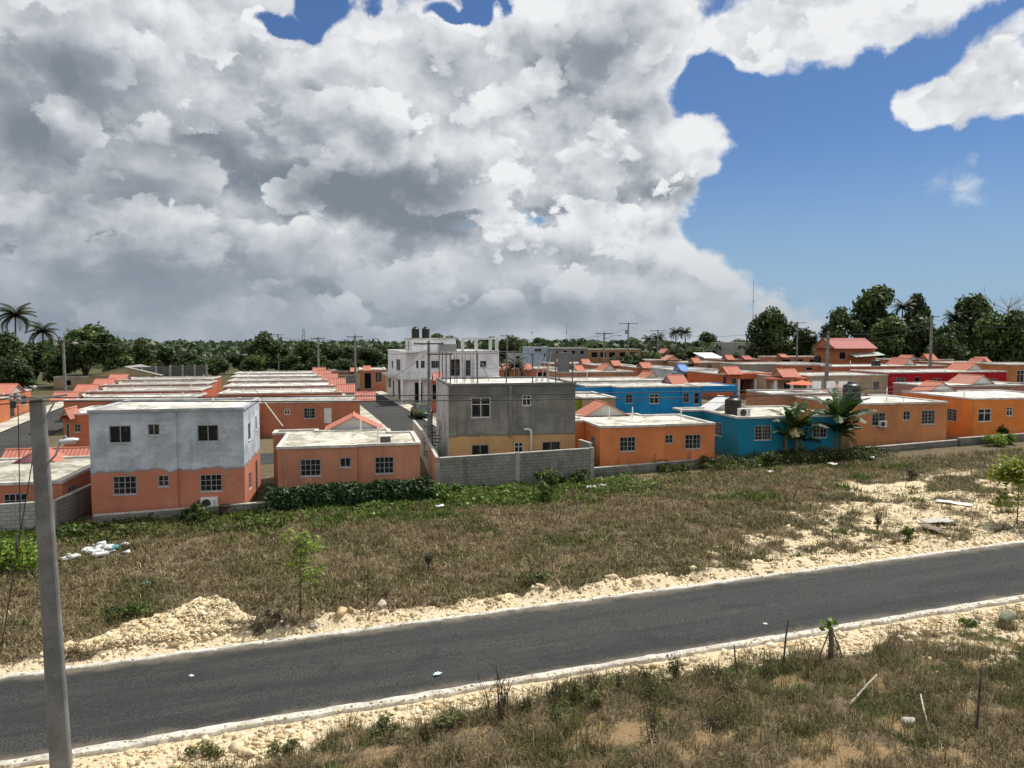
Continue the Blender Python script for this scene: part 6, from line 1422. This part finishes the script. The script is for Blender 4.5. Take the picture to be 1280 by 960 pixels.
def near_pole():
    u, v = -4.62, 19.2; z = G(u, v); h = zat(497, 16.85)-z; x, y = xy(u, v); ln = -.20
    t = thing('utility_pole', 'tapering concrete utility pole close to the camera at the left kerb', 'utility pole', u, v, float(ground_z(np.array(u), np.array(v)))-.05, 0.38)
    b = MB(); w0, d0, w1, d1 = .43, .34, .29, .24; N_ = 10; P = []
    prof = [(-.5, -.5), (.5, -.5), (.5, .5), (-.5, .5)]
    for i in range(N_+1):
        f = i/N_; w = w0+(w1-w0)*f; d = d0+(d1-d0)*f; c = .035
        for (x_, y_) in ((-.5*w+c, -.5*d), (.5*w-c, -.5*d), (.5*w, -.5*d+c), (.5*w, .5*d-c), (.5*w-c, .5*d), (-.5*w+c, .5*d), (-.5*w, .5*d-c), (-.5*w, -.5*d+c)): P.append((x_+ln*f, y_, -.6+(h+.6)*f))
    F = [tuple(range(7, -1, -1)), tuple(range(N_*8, N_*8+8))]+[(i*8+k, i*8+(k+1) % 8, i*8+8+(k+1) % 8, i*8+8+k) for i in range(N_) for k in range(8)]
    b.add(P, F); b.build('shaft', m_concrete('near_pole_concrete', (.20, .20, .194), .35, 1.6), t)
    st = m_plain('galvanised_steel', (.34, .34, .34), .45, .7, .5, .15); dk = m_plain('dark_steel', (.05, .05, .052), .5, .3)
    hd = MB()
    for k in range(14): hd.tube([(ln*(.1+.06*k)-.02, -.5*(w0+(d1-w0)*(.1+.06*k))*.62-.045, h*(.1+.06*k)), (ln*(.1+.06*k)-.02, -.12, h*(.1+.06*k))], .013, 6)
    hd.build('bolt_holes', dk, t)
    b = MB(); b.bar((ln-.47, -.2, h-.02), (ln+.62, -.2, h+.10), .05, .045); o = b.build('crossarm', st, t)
    for x_ in (-.45, -.32):
        c = MB(); c.lathe([(.03, .0), (.05, .04), (.03, .08), (.05, .12), (.028, .17)], (ln+x_, -.2, h), 10); c.build('insulator', m_plain('grey_insulator', (.30, .31, .33), .35, 0, .6), o)
    c = MB(); c.box(ln-.42-.05, ln-.42+.05, -.25, -.14, h-.16, h-.01); c.build('clamp', dk, o)
    b = MB(); b.bar((ln+.16, -.14, h-.42), (ln+.36, -.19, h-.06), .03); b.build('brace', st, t)
    b = MB(); b.box(ln-.12, ln+.12, -.13, .13, h+.0, h+.02); b.build('cap', m_concrete('near_pole_concrete', (.20, .20, .194), .35, 1.6), t)
    b = MB(); b.tube([(ln*.83, -.1, h-1.58), (ln*.83+.30, -.12, h-1.25), (ln+.42, -.12, h-.98)], .022, 8); arm = b.build('lamp_arm', st, t, True)
    l = MB(); L, W = .40, .085; secs = [(0, .03, .03), (.06, .07, .055), (.14, W, .07), (.30, W, .065), (.40, .05, .04)]; V = []
    for (x_, w_, hh) in secs:
        for k in range(12): a = 2*PI*k/12; V.append((x_, w_*math.cos(a), hh*math.sin(a)*(1 if math.sin(a) > 0 else .45)))
    l.add(V, [tuple(range(11, -1, -1)), tuple(range(48, 60))]+[(i*12+k, i*12+(k+1) % 12, i*12+12+(k+1) % 12, i*12+12+k) for i in range(4) for k in range(12)])
    hd = l.build('lamp_head', m_plain('lamp_housing', (.62, .63, .64), .4, .1, .5, .06), arm, True); hd.location = (ln+.40, -.12, h-.955); hd.rotation_euler = (0, -.06, 0)
    c = MB(); c.lathe([(.035, 0), (.035, .05), (.02, .065)], (ln+.53, -.12, h-.885), 10); c.build('photocell', m_plain('photocell', (.20, .21, .23), .4), arm)
    c = MB(); c.box(ln+.50, ln+.74, -.17, -.07, h-1.0, h-.985); c.build('lens', m_plain('lamp_lens', (.5, .5, .48), .15, 0, .6), arm)
    g = MB(); g.tube([(ln-.33, -.2, h-.1), (ln-.36, -.16, h-1.3), (ln-.40, -.14, h-2.9)], .010, 5); g.build('drop_cable', dk, t)
    # its lines run along the road to the next poles, both outside the photo
    a = t.location
    for k, (dz, off, lab) in enumerate(((.05, -.35, 'power line along the near road from the close pole, upper cable'), (-.02, .30, 'power line along the near road from the close pole, lower cable'))):
        p = Vector((a.x+ln+off, a.y-.2, a.z+h+dz)); q = Vector((*xy(46, 20.4+.3*k), 8.85+.12*k)); wire(lab, p, q, .30+.18*k, .013)
        wire(lab.replace('along the near road from the close pole', 'leaving the photo to the left of the close pole'), p, Vector((*xy(-34, 19.5), 8.3)), .3, .013)
    # guy wire at the bottom left
    o = MB(); o.tube([(*xy(-6.25, 19.15), float(ground_z(np.array(-6.25), np.array(19.15)))), (a.x+ln*.97, a.y+.05, a.z+h*.97)], .012, 5); tag(o.build('guy_wire', dk), 'dark guy wire rising from the kerb at the bottom left corner', 'guy wire')

def street_furniture():
    near_pole()
    pole('street pole with lamp beside the far left street', 80, 92, 424, .34, 1.6, 1.2); P = pole
    P('thin pole on the skyline behind the left row', 348, 150, 417, .3, 2.4); P('pole among the trees at the far end of the left row', 398, 118, 421, .36, 2.2, 2.0); P('pole with long lamp arm beside the street past the white building', 444, 110, 419, .38, 2.4, 3.0)
    P('street pole in front of the white corner building, beside the green car', 536, 65, 426, .36, 2.6, 0, 0, False, None, None, 2)
    P('pole with side arm in front of the far skyline, middle', 755, 120, 415, .36, 2.6, 2.2); P('tall timber pole with crossarm and transformer, middle skyline', 785, 150, 403, .36, 3.8, 0, 0, True); P('pole with crossarm left of the pair of palms', 822, 160, 412, .32, 3.4); P('slim pole behind the white building right side', 634, 130, 418, .32, 2.4, 1.6)
    P('pole with crossarm left of the red hipped roof', 996, 150, 402, .36, 3.2, -1.6); P('leaning thick pole with lamp in front of the long beige house', 1033, 88, 414, .46, 1.8, -1.6, .15); P('tall pole with lamp in front of the right-hand wood', 1163, 118, 394, .44, 2.0, -1.4)
    # masts
    for (px, D, py, pb, lab, r) in ((940, 420, 350, 440, 'very thin tall radio mast above the middle right skyline', .16), (708, 400, 404, 440, 'thin radio mast on the middle skyline', .12), (1227, 400, 358, 440, 'faint thin radio mast above the right-hand wood', .10), (665, 380, 404, 440, 'thin mast left of the middle radio mast', .08)):
        u, v = at(px, D); t = thing('radio_mast', lab, 'mast', u, v); h = zat(py, D)-G(u, v); b = MB(); b.tube([(0, 0, -.5), (0, 0, h)], [r, r*.6], 6); b.build('mast', m_plain('mast_steel', (.10, .10, .11), .6, .3), t); b = MB(); b.box(-.35, .35, -.06, .06, h*.72, h*.72+.5); b.build('dish_bracket', m_plain('mast_steel', (.10, .10, .11), .6, .3), t)
    u, v = at(380, 320); t = thing('lattice_tower', 'small lattice tower on the skyline behind the left row', 'tower', u, v); h = zat(411, 320)-G(u, v); b = MB()
    for a, c in ((-1, -1), (1, -1), (1, 1), (-1, 1)): b.tube([(a*1.2, c*1.2, -.5), (a*.25, c*.25, h)], .10, 5)
    b.build('legs', m_plain('tower_steel', (.2, .2, .21), .6, .3), t); b = MB()
    for k in range(8):
        f0, f1 = k/8, (k+1)/8; s = (-1)**k; b.tube([(-s*(1.2-.95*f0), -(1.2-.95*f0), h*f0), (s*(1.2-.95*f1), -(1.2-.95*f1), h*f1)], .06, 4); b.tube([(-(1.2-.95*f0), s*(1.2-.95*f0), h*f0), (-(1.2-.95*f1), -s*(1.2-.95*f1), h*f1)], .06, 4)
    b.build('bracing', m_plain('tower_steel', (.2, .2, .21), .6, .3), t)
    # lines far off
    W = wire
    W('thin line across the sky from the left street pole to the left row pole', PT(80, 92, 427), PT(348, 150, 420), 1.0, .03); W('thin line between the two poles behind the left row', PT(348, 150, 420), PT(398, 118, 424), .4, .03); W('thin line from the left row pole to the long lamp arm pole', PT(398, 118, 424), PT(444, 110, 422), .3, .025)
    W('thin line from the long lamp arm pole to the pole before the white building', PT(444, 110, 423), PT(536, 65, 430), .5, .018); W('thin line from the white building pole back to the white building roof', PT(536, 65, 430), (*xy(17.3, 96), zat(424, 96)), .5, .012)
    W('pale service cable crossing the raw concrete house, upper', PT(536, 65, 492), PT(774, 77.5, 482), .15, .014, (.30, .30, .29)); W('dark service cable crossing the raw concrete house, lower', PT(441, 67.5, 499), PT(1030, 66, 491), .5, .018)
    W('thin line over the middle roofs to the side arm pole', PT(634, 130, 422), PT(755, 120, 419), .6, .022); W('thin line between the two middle skyline poles', PT(755, 120, 418), PT(785, 150, 408), .4, .022); W('thin line from the transformer pole to the crossarm pole', PT(785, 150, 407), PT(822, 160, 415), .4, .025); W('thin line from the crossarm pole towards the red hipped roof', PT(822, 160, 415), PT(996, 150, 407), 1.5, .028)
    W('thin line from the red roof pole to the leaning pole', PT(996, 150, 408), PT(1033, 88, 419), .5, .018); W('line from the leaning pole to the tall right pole, upper', PT(1033, 88, 417), PT(1163, 118, 399), .9, .022); W('line from the leaning pole to the tall right pole, lower', PT(1033, 88, 424), PT(1163, 118, 406), .9, .022); W('line from the tall right pole out past the right edge', PT(1163, 118, 399), PT(1320, 135, 404), 1.0, .022)
    W('dark service cable from the tank roof to the beige house', PT(1066, 70, 480), PT(1120, 92, 472), .15, .02); W('dark cable over the teal bungalow roof', PT(848, 58.5, 503), PT(1066, 54, 486), .35, .016)
    W('sagging line from the leaning pole across the middle roofs to the side arm pole', PT(1033, 88, 423), PT(755, 120, 422), 1.6, .022); W('second sagging line from the pole before the white building to the long lamp arm pole', PT(536, 65, 438), PT(444, 110, 428), .9, .02)
    W('house drop from the leaning pole to the crimson red house', PT(1033, 88, 430), PT(1160, 97.5, 465), .5, .016); W('house drop from the leaning pole to the deep orange columned house', PT(1033, 88, 430), PT(960, 96, 467), .4, .016); W('house drop from the pole by the green car to the nearest left row bungalow', PT(536, 65, 440), PT(440, 68.5, 499), .3, .014)
    # slanting guy guard behind the salmon bungalow
    t = thing('guy_guard', 'slanting yellowed white guard tube of a guy wire behind the salmon bungalow', 'guy guard', *at(352, 58)); o = t.location; a = Vector(PT(352, 58, 533))-o; c = Vector(PT(318, 60, 487))-o; R_ = Matrix.Rotation(-YAW, 3, 'Z'); a = R_ @ a; c = R_ @ c
    b = MB(); b.tube([a, a.lerp(c, .7)], .055, 7); b.build('tube', m_plain('guard_white', (.55, .52, .42), .6, 0, .2, .25, 8.), t); b = MB(); b.tube([a.lerp(c, .7), c], .02, 5); b.build('wire', m_plain('cable_0.02', (.02, .02, .021), .6), t); b = MB(); b.tube([a, a-(c-a).normalized()*3.2], .02, 5); b.build('anchor_rod', m_plain('cable_0.02', (.02, .02, .021), .6), t)

def car(label, u, v, rz, c, L=4.3, Wd=1.72, group=None):
    t = thing('parked_car', label, 'car', u, v, G(u, v)+.06, rz, group)
    xs = [-.5, -.485, -.40, -.28, -.10, .10, .28, .40, .475, .5]; lo = [.42, .30, .26, .25, .25, .25, .25, .26, .30, .45]; hi = [.72, .84, .90, .92, .93, .93, .91, .86, .76, .62]; hw = [.80, .92, .98, 1., 1., 1., 1., .97, .90, .74]
    b = MB(); m = 10; V = []
    for x, l, h, w in zip(xs, lo, hi, hw):
        W = Wd/2*w; mid = (l+h)/2
        for (yy, zz) in ((-.80, l), (-.97, l+.10), (-1., mid), (-.95, h-.06), (-.82, h), (.82, h), (.95, h-.06), (1., mid), (.97, l+.10), (.80, l)): V.append((x*L, yy*W, zz))
    b.add(V, [tuple(range(m)), tuple(range(9*m+m-1, 9*m-1, -1))]+[(i*m+(k+1) % m, i*m+k, i*m+m+k, i*m+m+(k+1) % m) for i in range(9) for k in range(m)])
    pm = m_plain('car_paint_%.3f' % c[1], c, .22, 0., .6, .06); b.build('body', pm, t, True, .02)
    x0, x1, x2, x3 = -.43*L, -.24*L, .08*L, .27*L; cb = MB(); W0, W1 = Wd*.45, Wd*.35; zb, zt = .90, 1.42
    cb.add([(x0, -W0, zb), (x3, -W0, zb), (x3, W0, zb), (x0, W0, zb), (x1, -W1, zt), (x2, -W1, zt), (x2, W1, zt), (x1, W1, zt)], [(4, 5, 6, 7), (0, 1, 5, 4), (1, 2, 6, 5), (2, 3, 7, 6), (3, 0, 4, 7)])
    cb.build('cabin', pm, t, bevel=.06); gl = m_glass('car_glass', (.02, .024, .026))
    def pane(nm, q, k=.012):
        c_ = sum((Vector(p) for p in q), Vector())/4; n_ = (Vector(q[1])-Vector(q[0])).cross(Vector(q[3])-Vector(q[0])).normalized(); g = MB(); P = [c_+(Vector(p)-c_)*.86+n_*k for p in q]; Q = [p-n_*.03 for p in P]
        g.add(P+Q, [(0, 1, 2, 3), (7, 6, 5, 4)]+[(i, i+4, (i+1) % 4+4, (i+1) % 4) for i in range(4)]); g.build(nm, gl, t)
    pane('windscreen', [(x3, -W0, zb), (x3, W0, zb), (x2, W1, zt), (x2, -W1, zt)]); pane('rear_window', [(x0, W0, zb), (x0, -W0, zb), (x1, -W1, zt), (x1, W1, zt)])
    xm = -.06*L; xmt = -.06*L
    for s in (-1, 1):
        for a0, a1, b0, b1 in ((x0+.14, xm-.03, x1+.03, xmt-.03), (xm+.03, x3-.14, xmt+.03, x2-.03)):
            q = [(a0, s*W0, zb), (a1, s*W0, zb), (b1, s*W1, zt), (b0, s*W1, zt)]; pane('side_window', q if s < 0 else [q[1], q[0], q[3], q[2]])
        for x in (-.30*L, .30*L):
            w = MB(); w.lathe([(.20, -.1), (.30, -.1), (.315, -.07), (.315, .07), (.30, .1), (.20, .1)], (0, 0, 0), 18); o = w.build('wheel', m_plain('tyre', (.018, .018, .018), .8, 0, .2), t, True); o.location = (x, s*(Wd/2-.10), .315); o.rotation_euler = (PI/2, 0, 0)
            r_ = MB(); r_.lathe([(.06, .0), (.195, .02), (.195, .05), (.05, .07)], (0, 0, -s*.06 if s > 0 else .04), 12); r_.build('rim', m_plain('rim_alloy', (.5, .5, .51), .35, .6, .5), o)
        h_ = MB(); h_.box(.455*L, .487*L, s*.62*Wd/2-.17, s*.62*Wd/2+.17, .60, .74); h_.build('headlight', m_plain('headlight', (.6, .62, .63), .1, 0, .6), t, bevel=.03); h_ = MB(); h_.box(-.492*L, -.46*L, s*.66*Wd/2-.15, s*.66*Wd/2+.15, .62, .82); h_.build('tail_light', m_plain('tail_light', (.35, .012, .012), .2, 0, .6), t, bevel=.02)
        h_ = MB(); h_.box(x3-.30, x3-.16, s*(W0+.02)-.07, s*(W0+.02)+.07, .90, 1.02); h_.build('mirror', pm, t, bevel=.03)
    h_ = MB(); h_.box(-.505*L, -.49*L, -.7, .7, .40, .52); h_.build('bumper_trim', m_plain('bumper_black', (.03, .03, .03), .6), t); h_ = MB(); h_.box(-.507*L, -.489*L, -.24, .24, .56, .68); h_.build('number_plate', WHITE(), t)
    return t

def small_things():
    car('green car parked at the kerb in front of the white corner building', 15.75, 78.5, YAW+PI/2, (.045, .105, .030)); car('white car on the far left street, nearer one', *at(121, 112), YAW+PI/2, (.62, .62, .62), group='white cars on the left street'); car('white car on the far left street, farther one', *at(94, 128), YAW+PI/2, (.60, .61, .62), group='white cars on the left street')
    car('white car half hidden at the far left edge of the trees', *at(24, 118), YAW+.3, (.64, .64, .63))
    ST = lambda: m_concrete('weathered_stick', (.085, .07, .055), .5, 6.)
    def stick(nm, lab, p, q, r0, r1, mat, cat='stake', twig=()):
        u, v = p[:2]; z = float(ground_z(np.array(u), np.array(v))); t = thing(nm, lab, cat, u, v, z); L = Vector((q[0]-u, q[1]-v, q[2])); b = MB(); a = Vector((0, 0, p[2])); k = L-a
        b.tube([a, a+k*.3+Vector((.012, .01, .0)), a+k*.65+Vector((-.015, .0, .01)), L], [r0, r0*.9, (r0+r1)/2, r1], 7); b.build('shaft', mat, t, True)
        b = MB()
        for (f, d) in twig: b.tube([a+k*f, a+k*f+Vector(d)*.6, a+k*f+Vector(d)], [r1*.8, r1*.6, r1*.3], 5)
        if twig: b.build('twig', mat, t)
        return t
    stick('wooden_stake', 'short leaning dark stake on the gravel verge, left of the taller stake', (12.85, 18.1, -.1), (12.72, 18.1, .88), .026, .018, ST(), twig=[(.8, (.05, 0, .05))])
    stick('wooden_stake', 'taller dark stake on the gravel verge, left of the sprouting stump', (14.4, 18.1, -.1), (14.62, 18.15, 1.42), .032, .02, ST(), twig=[(.9, (.06, .0, .06)), (.6, (-.05, 0, .05))])
    stick('wooden_stake', 'tall dark stake standing in the dry grass at right', (16.65, 13.6, -.1), (16.95, 13.75, 1.62), .034, .022, ST(), twig=[(.98, (.16, .0, .02))])
    pale = m_concrete('bleached_wood', (.46, .42, .35), .4, 6.)
    stick('fallen_stick', 'bleached stick lying in the dry grass left of the pale rock', (14.5, 15.5, .12), (16.2, 16.35, .30), .028, .016, pale, 'stick', [(.45, (.10, -.06, .10))])
    stick('fallen_stick', 'bleached stick leaning right of the pale rock', (15.42, 13.85, .05), (16.35, 15.0, .34), .030, .02, pale, 'stick')
    # stump with sprouting leaves and two props
    u, v = 16.05, 18.0; t = thing('sprouting_stump', 'propped cut trunk sprouting a few green leaves beside the near kerb', 'tree stump', u, v, float(ground_z(np.array(u), np.array(v)))); b = MB(); b.tube([(0, 0, -.1), (.02, 0, .5), (.0, .0, .98)], [.085, .075, .07], 9); b.build('trunk', BARK((.15, .12, .085)), t, True)
    for s, e in ((-1, (-.42, .05, 0)), (1, (.48, .05, .05))):
        b = MB(); b.tube([e, (s*.05, .0, .92)], [.022, .018], 6); b.build('prop', ST(), t)
    r = np.random.default_rng(3); V = []; b = MB()
    for k in range(7):
        a = r.random()*6.28; e = (math.cos(a)*.24, math.sin(a)*.15, 1.05+.28*r.random()); b.tube([(0, 0, .93), (e[0]*.6, e[1]*.6, e[2]-.08), e], .007, 4); V += [np.array(e)+r.normal(0, .05, 3) for _ in range(5)]
    b.build('shoots', m_plain('green_shoot', (.09, .14, .03), .6), t); V = np.array(V); a, f, c = leaf_cloud(V, len(V), .10, r, np.array([(.14, .22, .03), (.10, .17, .02)]), .6, .6); link('leaves', np_mesh('leaves', a, f, LEAF(1., .4), c), t)
    rock('pale weathered rock in the dry grass at lower right', 15.3, 14.35, (.27, .2, .2), (.50, .48, .43), 3); rock('large grey-green boulder at the right end of the near kerb', 23.6, 18.35, (.50, .32, .27), (.27, .28, .22), 5, 'boulder'); rock('grey boulder on the verge behind the sprouting stump', 16.75, 18.6, (.28, .2, .18), (.26, .23, .19), 7, 'boulder')
    rock('flat pale slab rock on the near verge right of the stump', 20.1, 17.4, (.36, .22, .09), (.60, .56, .46), 9); rock('white topped rock beside the far kerb gravel left of centre', 3.75, 25.85, (.34, .22, .2), (.56, .53, .45), 11); rock('grey flat rock at the far kerb below the yellow green sapling', 1.35, 25.4, (.24, .17, .10), (.40, .37, .31), 13)
    rock('upright pale stone on the right end of the rubble heap', -1.35, 27.1, (.16, .13, .26), (.66, .59, .44), 15, sink=-.6); rock('pale rock at the right foot of the rubble heap', -.95, 25.95, (.22, .17, .15), (.62, .54, .39), 17); rock('brown stone slab at the foot of the rubble heap by the kerb', -2.9, 25.35, (.26, .12, .12), (.42, .30, .19), 19)
    for i, (u, v, lab) in enumerate([(9.6, 25.75, 'cream lump of limestone in the far verge bank, left of centre'), (12.6, 25.85, 'cream lump of limestone in the far verge bank near the gravel patch')]): rock(lab, u, v, (.26+.07*i, .17, .15), (.56, .46, .30), 30+i, sink=.38)
    # litter
    r = np.random.default_rng(8); t = thing('litter_heap', 'scattered heap of white rubbish bags and paper below the low wall at left', 'rubbish heap', -7.1, 37.3, float(ground_z(np.array(-7.1), np.array(37.3)))); wm = m_plain('white_plastic', (.66, .67, .66), .6, 0, .3, .2, 5.)
    for k in range(26):
        x, y = r.normal(0, .75), r.normal(0, .65); s = .10+.16*r.random(); v0, f0 = ico(); P = v0*(1+.3*r.standard_normal((len(v0), 1)))*np.array([s*1.3, s, s*.45])+np.array([x, y, .05+.12*r.random()]); c = r.random(); o = link('rubbish_bag' if s > .16 else 'paper_scrap', np_mesh('scrap', P, f0, wm if c < .82 else m_plain('teal_plastic', (.08, .35, .36), .6)), t)
    def scrap(lab, u, v, w, d, h, c, seed, nm='litter', rough=.6):
        rr = np.random.default_rng(seed); xs = np.linspace(-.5, .5, 7); U, Vv = np.meshgrid(xs*w, xs*d); Z = h*(fbm(U*5/w+seed, Vv*5/d, seed))+.02; i = np.arange(49).reshape(7, 7); f = np.stack([i[:-1, :-1], i[:-1, 1:], i[1:, 1:], i[1:, :-1]], -1).reshape(-1, 4)
        U = U*(1+.2*(fbm(Vv*3, U*3, seed+1)-.5)); x, y = xy(u, v); o = link(nm, np_mesh(nm, np.stack([U, Vv, Z], -1).reshape(-1, 3), f, m_plain('scrap_%.2f_%.2f' % (c[0], c[1]), c, rough, 0, .3, .15, 6.)), None, (x, y, float(ground_z(np.array(u), np.array(v)))+.03), seed*.8); m = o.modifiers.new('t', 'SOLIDIFY'); m.thickness = .015; tag(o, lab, 'litter'); return o
    scrap('white board lying on the pale ground at right', 35.9, 31.2, 1.75, .75, .10, (.70, .69, .66), 3, 'discarded_board'); scrap('grey crumpled sheet among rubble left of the bushy yellow tree', 31.7, 28.5, 1.6, .8, .30, (.42, .40, .36), 4, 'discarded_sheet'); scrap('brown rag of rubble beside the grey crumpled sheet', 30.4, 27.6, 1.2, .6, .3, (.20, .14, .10), 6, 'discarded_rag')
    scrap('teal plastic bottle scrap in the dry grass left of the rubble heap', -4.6, 32.1, .32, .2, .10, (.12, .50, .45), 5); scrap('pale blue scrap of plastic lying on the asphalt', 4.6, 20.9, .16, .24, .12, (.50, .66, .66), 7); scrap('white scrap below the grey block yard wall right end', 18.6, 41.2, .6, .4, .3, (.62, .61, .58), 8); scrap('white scrap beside the orange bungalow wall', 19.6, 41.6, .45, .35, .22, (.58, .57, .54), 12); scrap('white rag by the hedge end weeds', 8.9, 39.6, .5, .35, .3, (.68, .68, .66), 9); scrap('white scrap below the teal bungalow, left', 31.6, 41.4, .4, .3, .3, (.66, .66, .64), 10); scrap('white scraps below the banana plants', 37.2, 42.0, .6, .4, .35, (.64, .63, .60), 11); scrap('pale rubble scrap right of the banana plants', 41.6, 43.2, .7, .5, .3, (.60, .58, .52), 13)
    scrap('pale cement slab lying by the vivid orange bungalow wall', 61.6, 43.9, 2.4, .8, .4, (.46, .45, .43), 14, 'cement_slab'); scrap('tiny white scrap on the asphalt below the rubble heap', -2.2, 23.2, .14, .10, .05, (.6, .6, .58), 15); scrap('tiny white scrap on the asphalt at right', 15.9, 20.9, .14, .10, .05, (.6, .6, .58), 16)
    t = thing('cement_plinth', 'pale cement step at the right foot of the teal bungalow', 'step', 41.9, 45.2, G(41.9, 45.2)-.1); b = MB(); b.box(0, 1.5, -.3, .8, -.2, .35); b.build('step', RIM(), t, bevel=.03); b = MB(); b.box(.2, 1.3, -.7, -.303, -.2, .16); b.build('lower_step', RIM(), t, bevel=.03)
    # wooden posts at the left edge
    for k, (u, v, h) in enumerate([(-10.9, 35.7, 1.35), (-9.9, 35.5, 1.6), (-9.3, 36.6, 1.1)]): stick('fence_post', ('thin dark post in the green grass at the left edge, leftmost', 'thin dark post in the green grass at the left edge, middle', 'thin dark post beside the close pole, rightmost of three')[k], (u, v, -.1), (u+.05, v, h), .04, .032, ST(), 'post', [(.9, (.05, 0, .06))])
    # iron starter rods sticking out of the low wall
    for k, (u, lab) in enumerate(((22.0, 'rusty rods on the low wall below the orange bungalow, left group'), (24.7, 'rusty rods on the low wall below the orange bungalow, middle group'), (27.4, 'rusty rods on the low wall below the orange bungalow, right group'))):
        t = thing('starter_rods', lab, 'iron rods', u, 44.75, G(u, 44.75)+.5, group='starter rods on the low wall')
        for j in range(3): b = MB(); b.tube([(.12*j, 0, 0), (.12*j+.02, .01, .55+.1*j)], .014, 5); b.build('rod', m_plain('rusty_rod', (.09, .05, .035), .85, .2), t)
    # tyre leaning by the grey-blue house
    t = thing('old_drum', 'dark rusty drum standing against the grey-blue house beside the air conditioner', 'drum', *hp(-8.55, 43., lx(-8.55, 43., 278), -.35), G(-2, 43.)-.05); b = MB(); b.lathe([(.27, 0), (.28, .02), (.27, .3), (.285, .32), (.27, .34), (.27, .62), (.28, .65), (.28, .68)], (0, 0, 0), 18); b.build('barrel', m_plain('rusty_drum', (.05, .035, .028), .8, .2, .3, .4), t, True); b = MB(); b.lathe([(.26, .68), (.10, .685), (.04, .69)], (0, 0, 0), 16); b.build('lid', m_plain('rusty_drum', (.05, .035, .028), .8, .2, .3, .4), t)

build_sky(); build_camera(); build_ground(); build_grass(); build_gravel()
front_row(); left_rows(); white_building(); middle_rows()
build_trees(); build_plants(); street_furniture(); small_things()
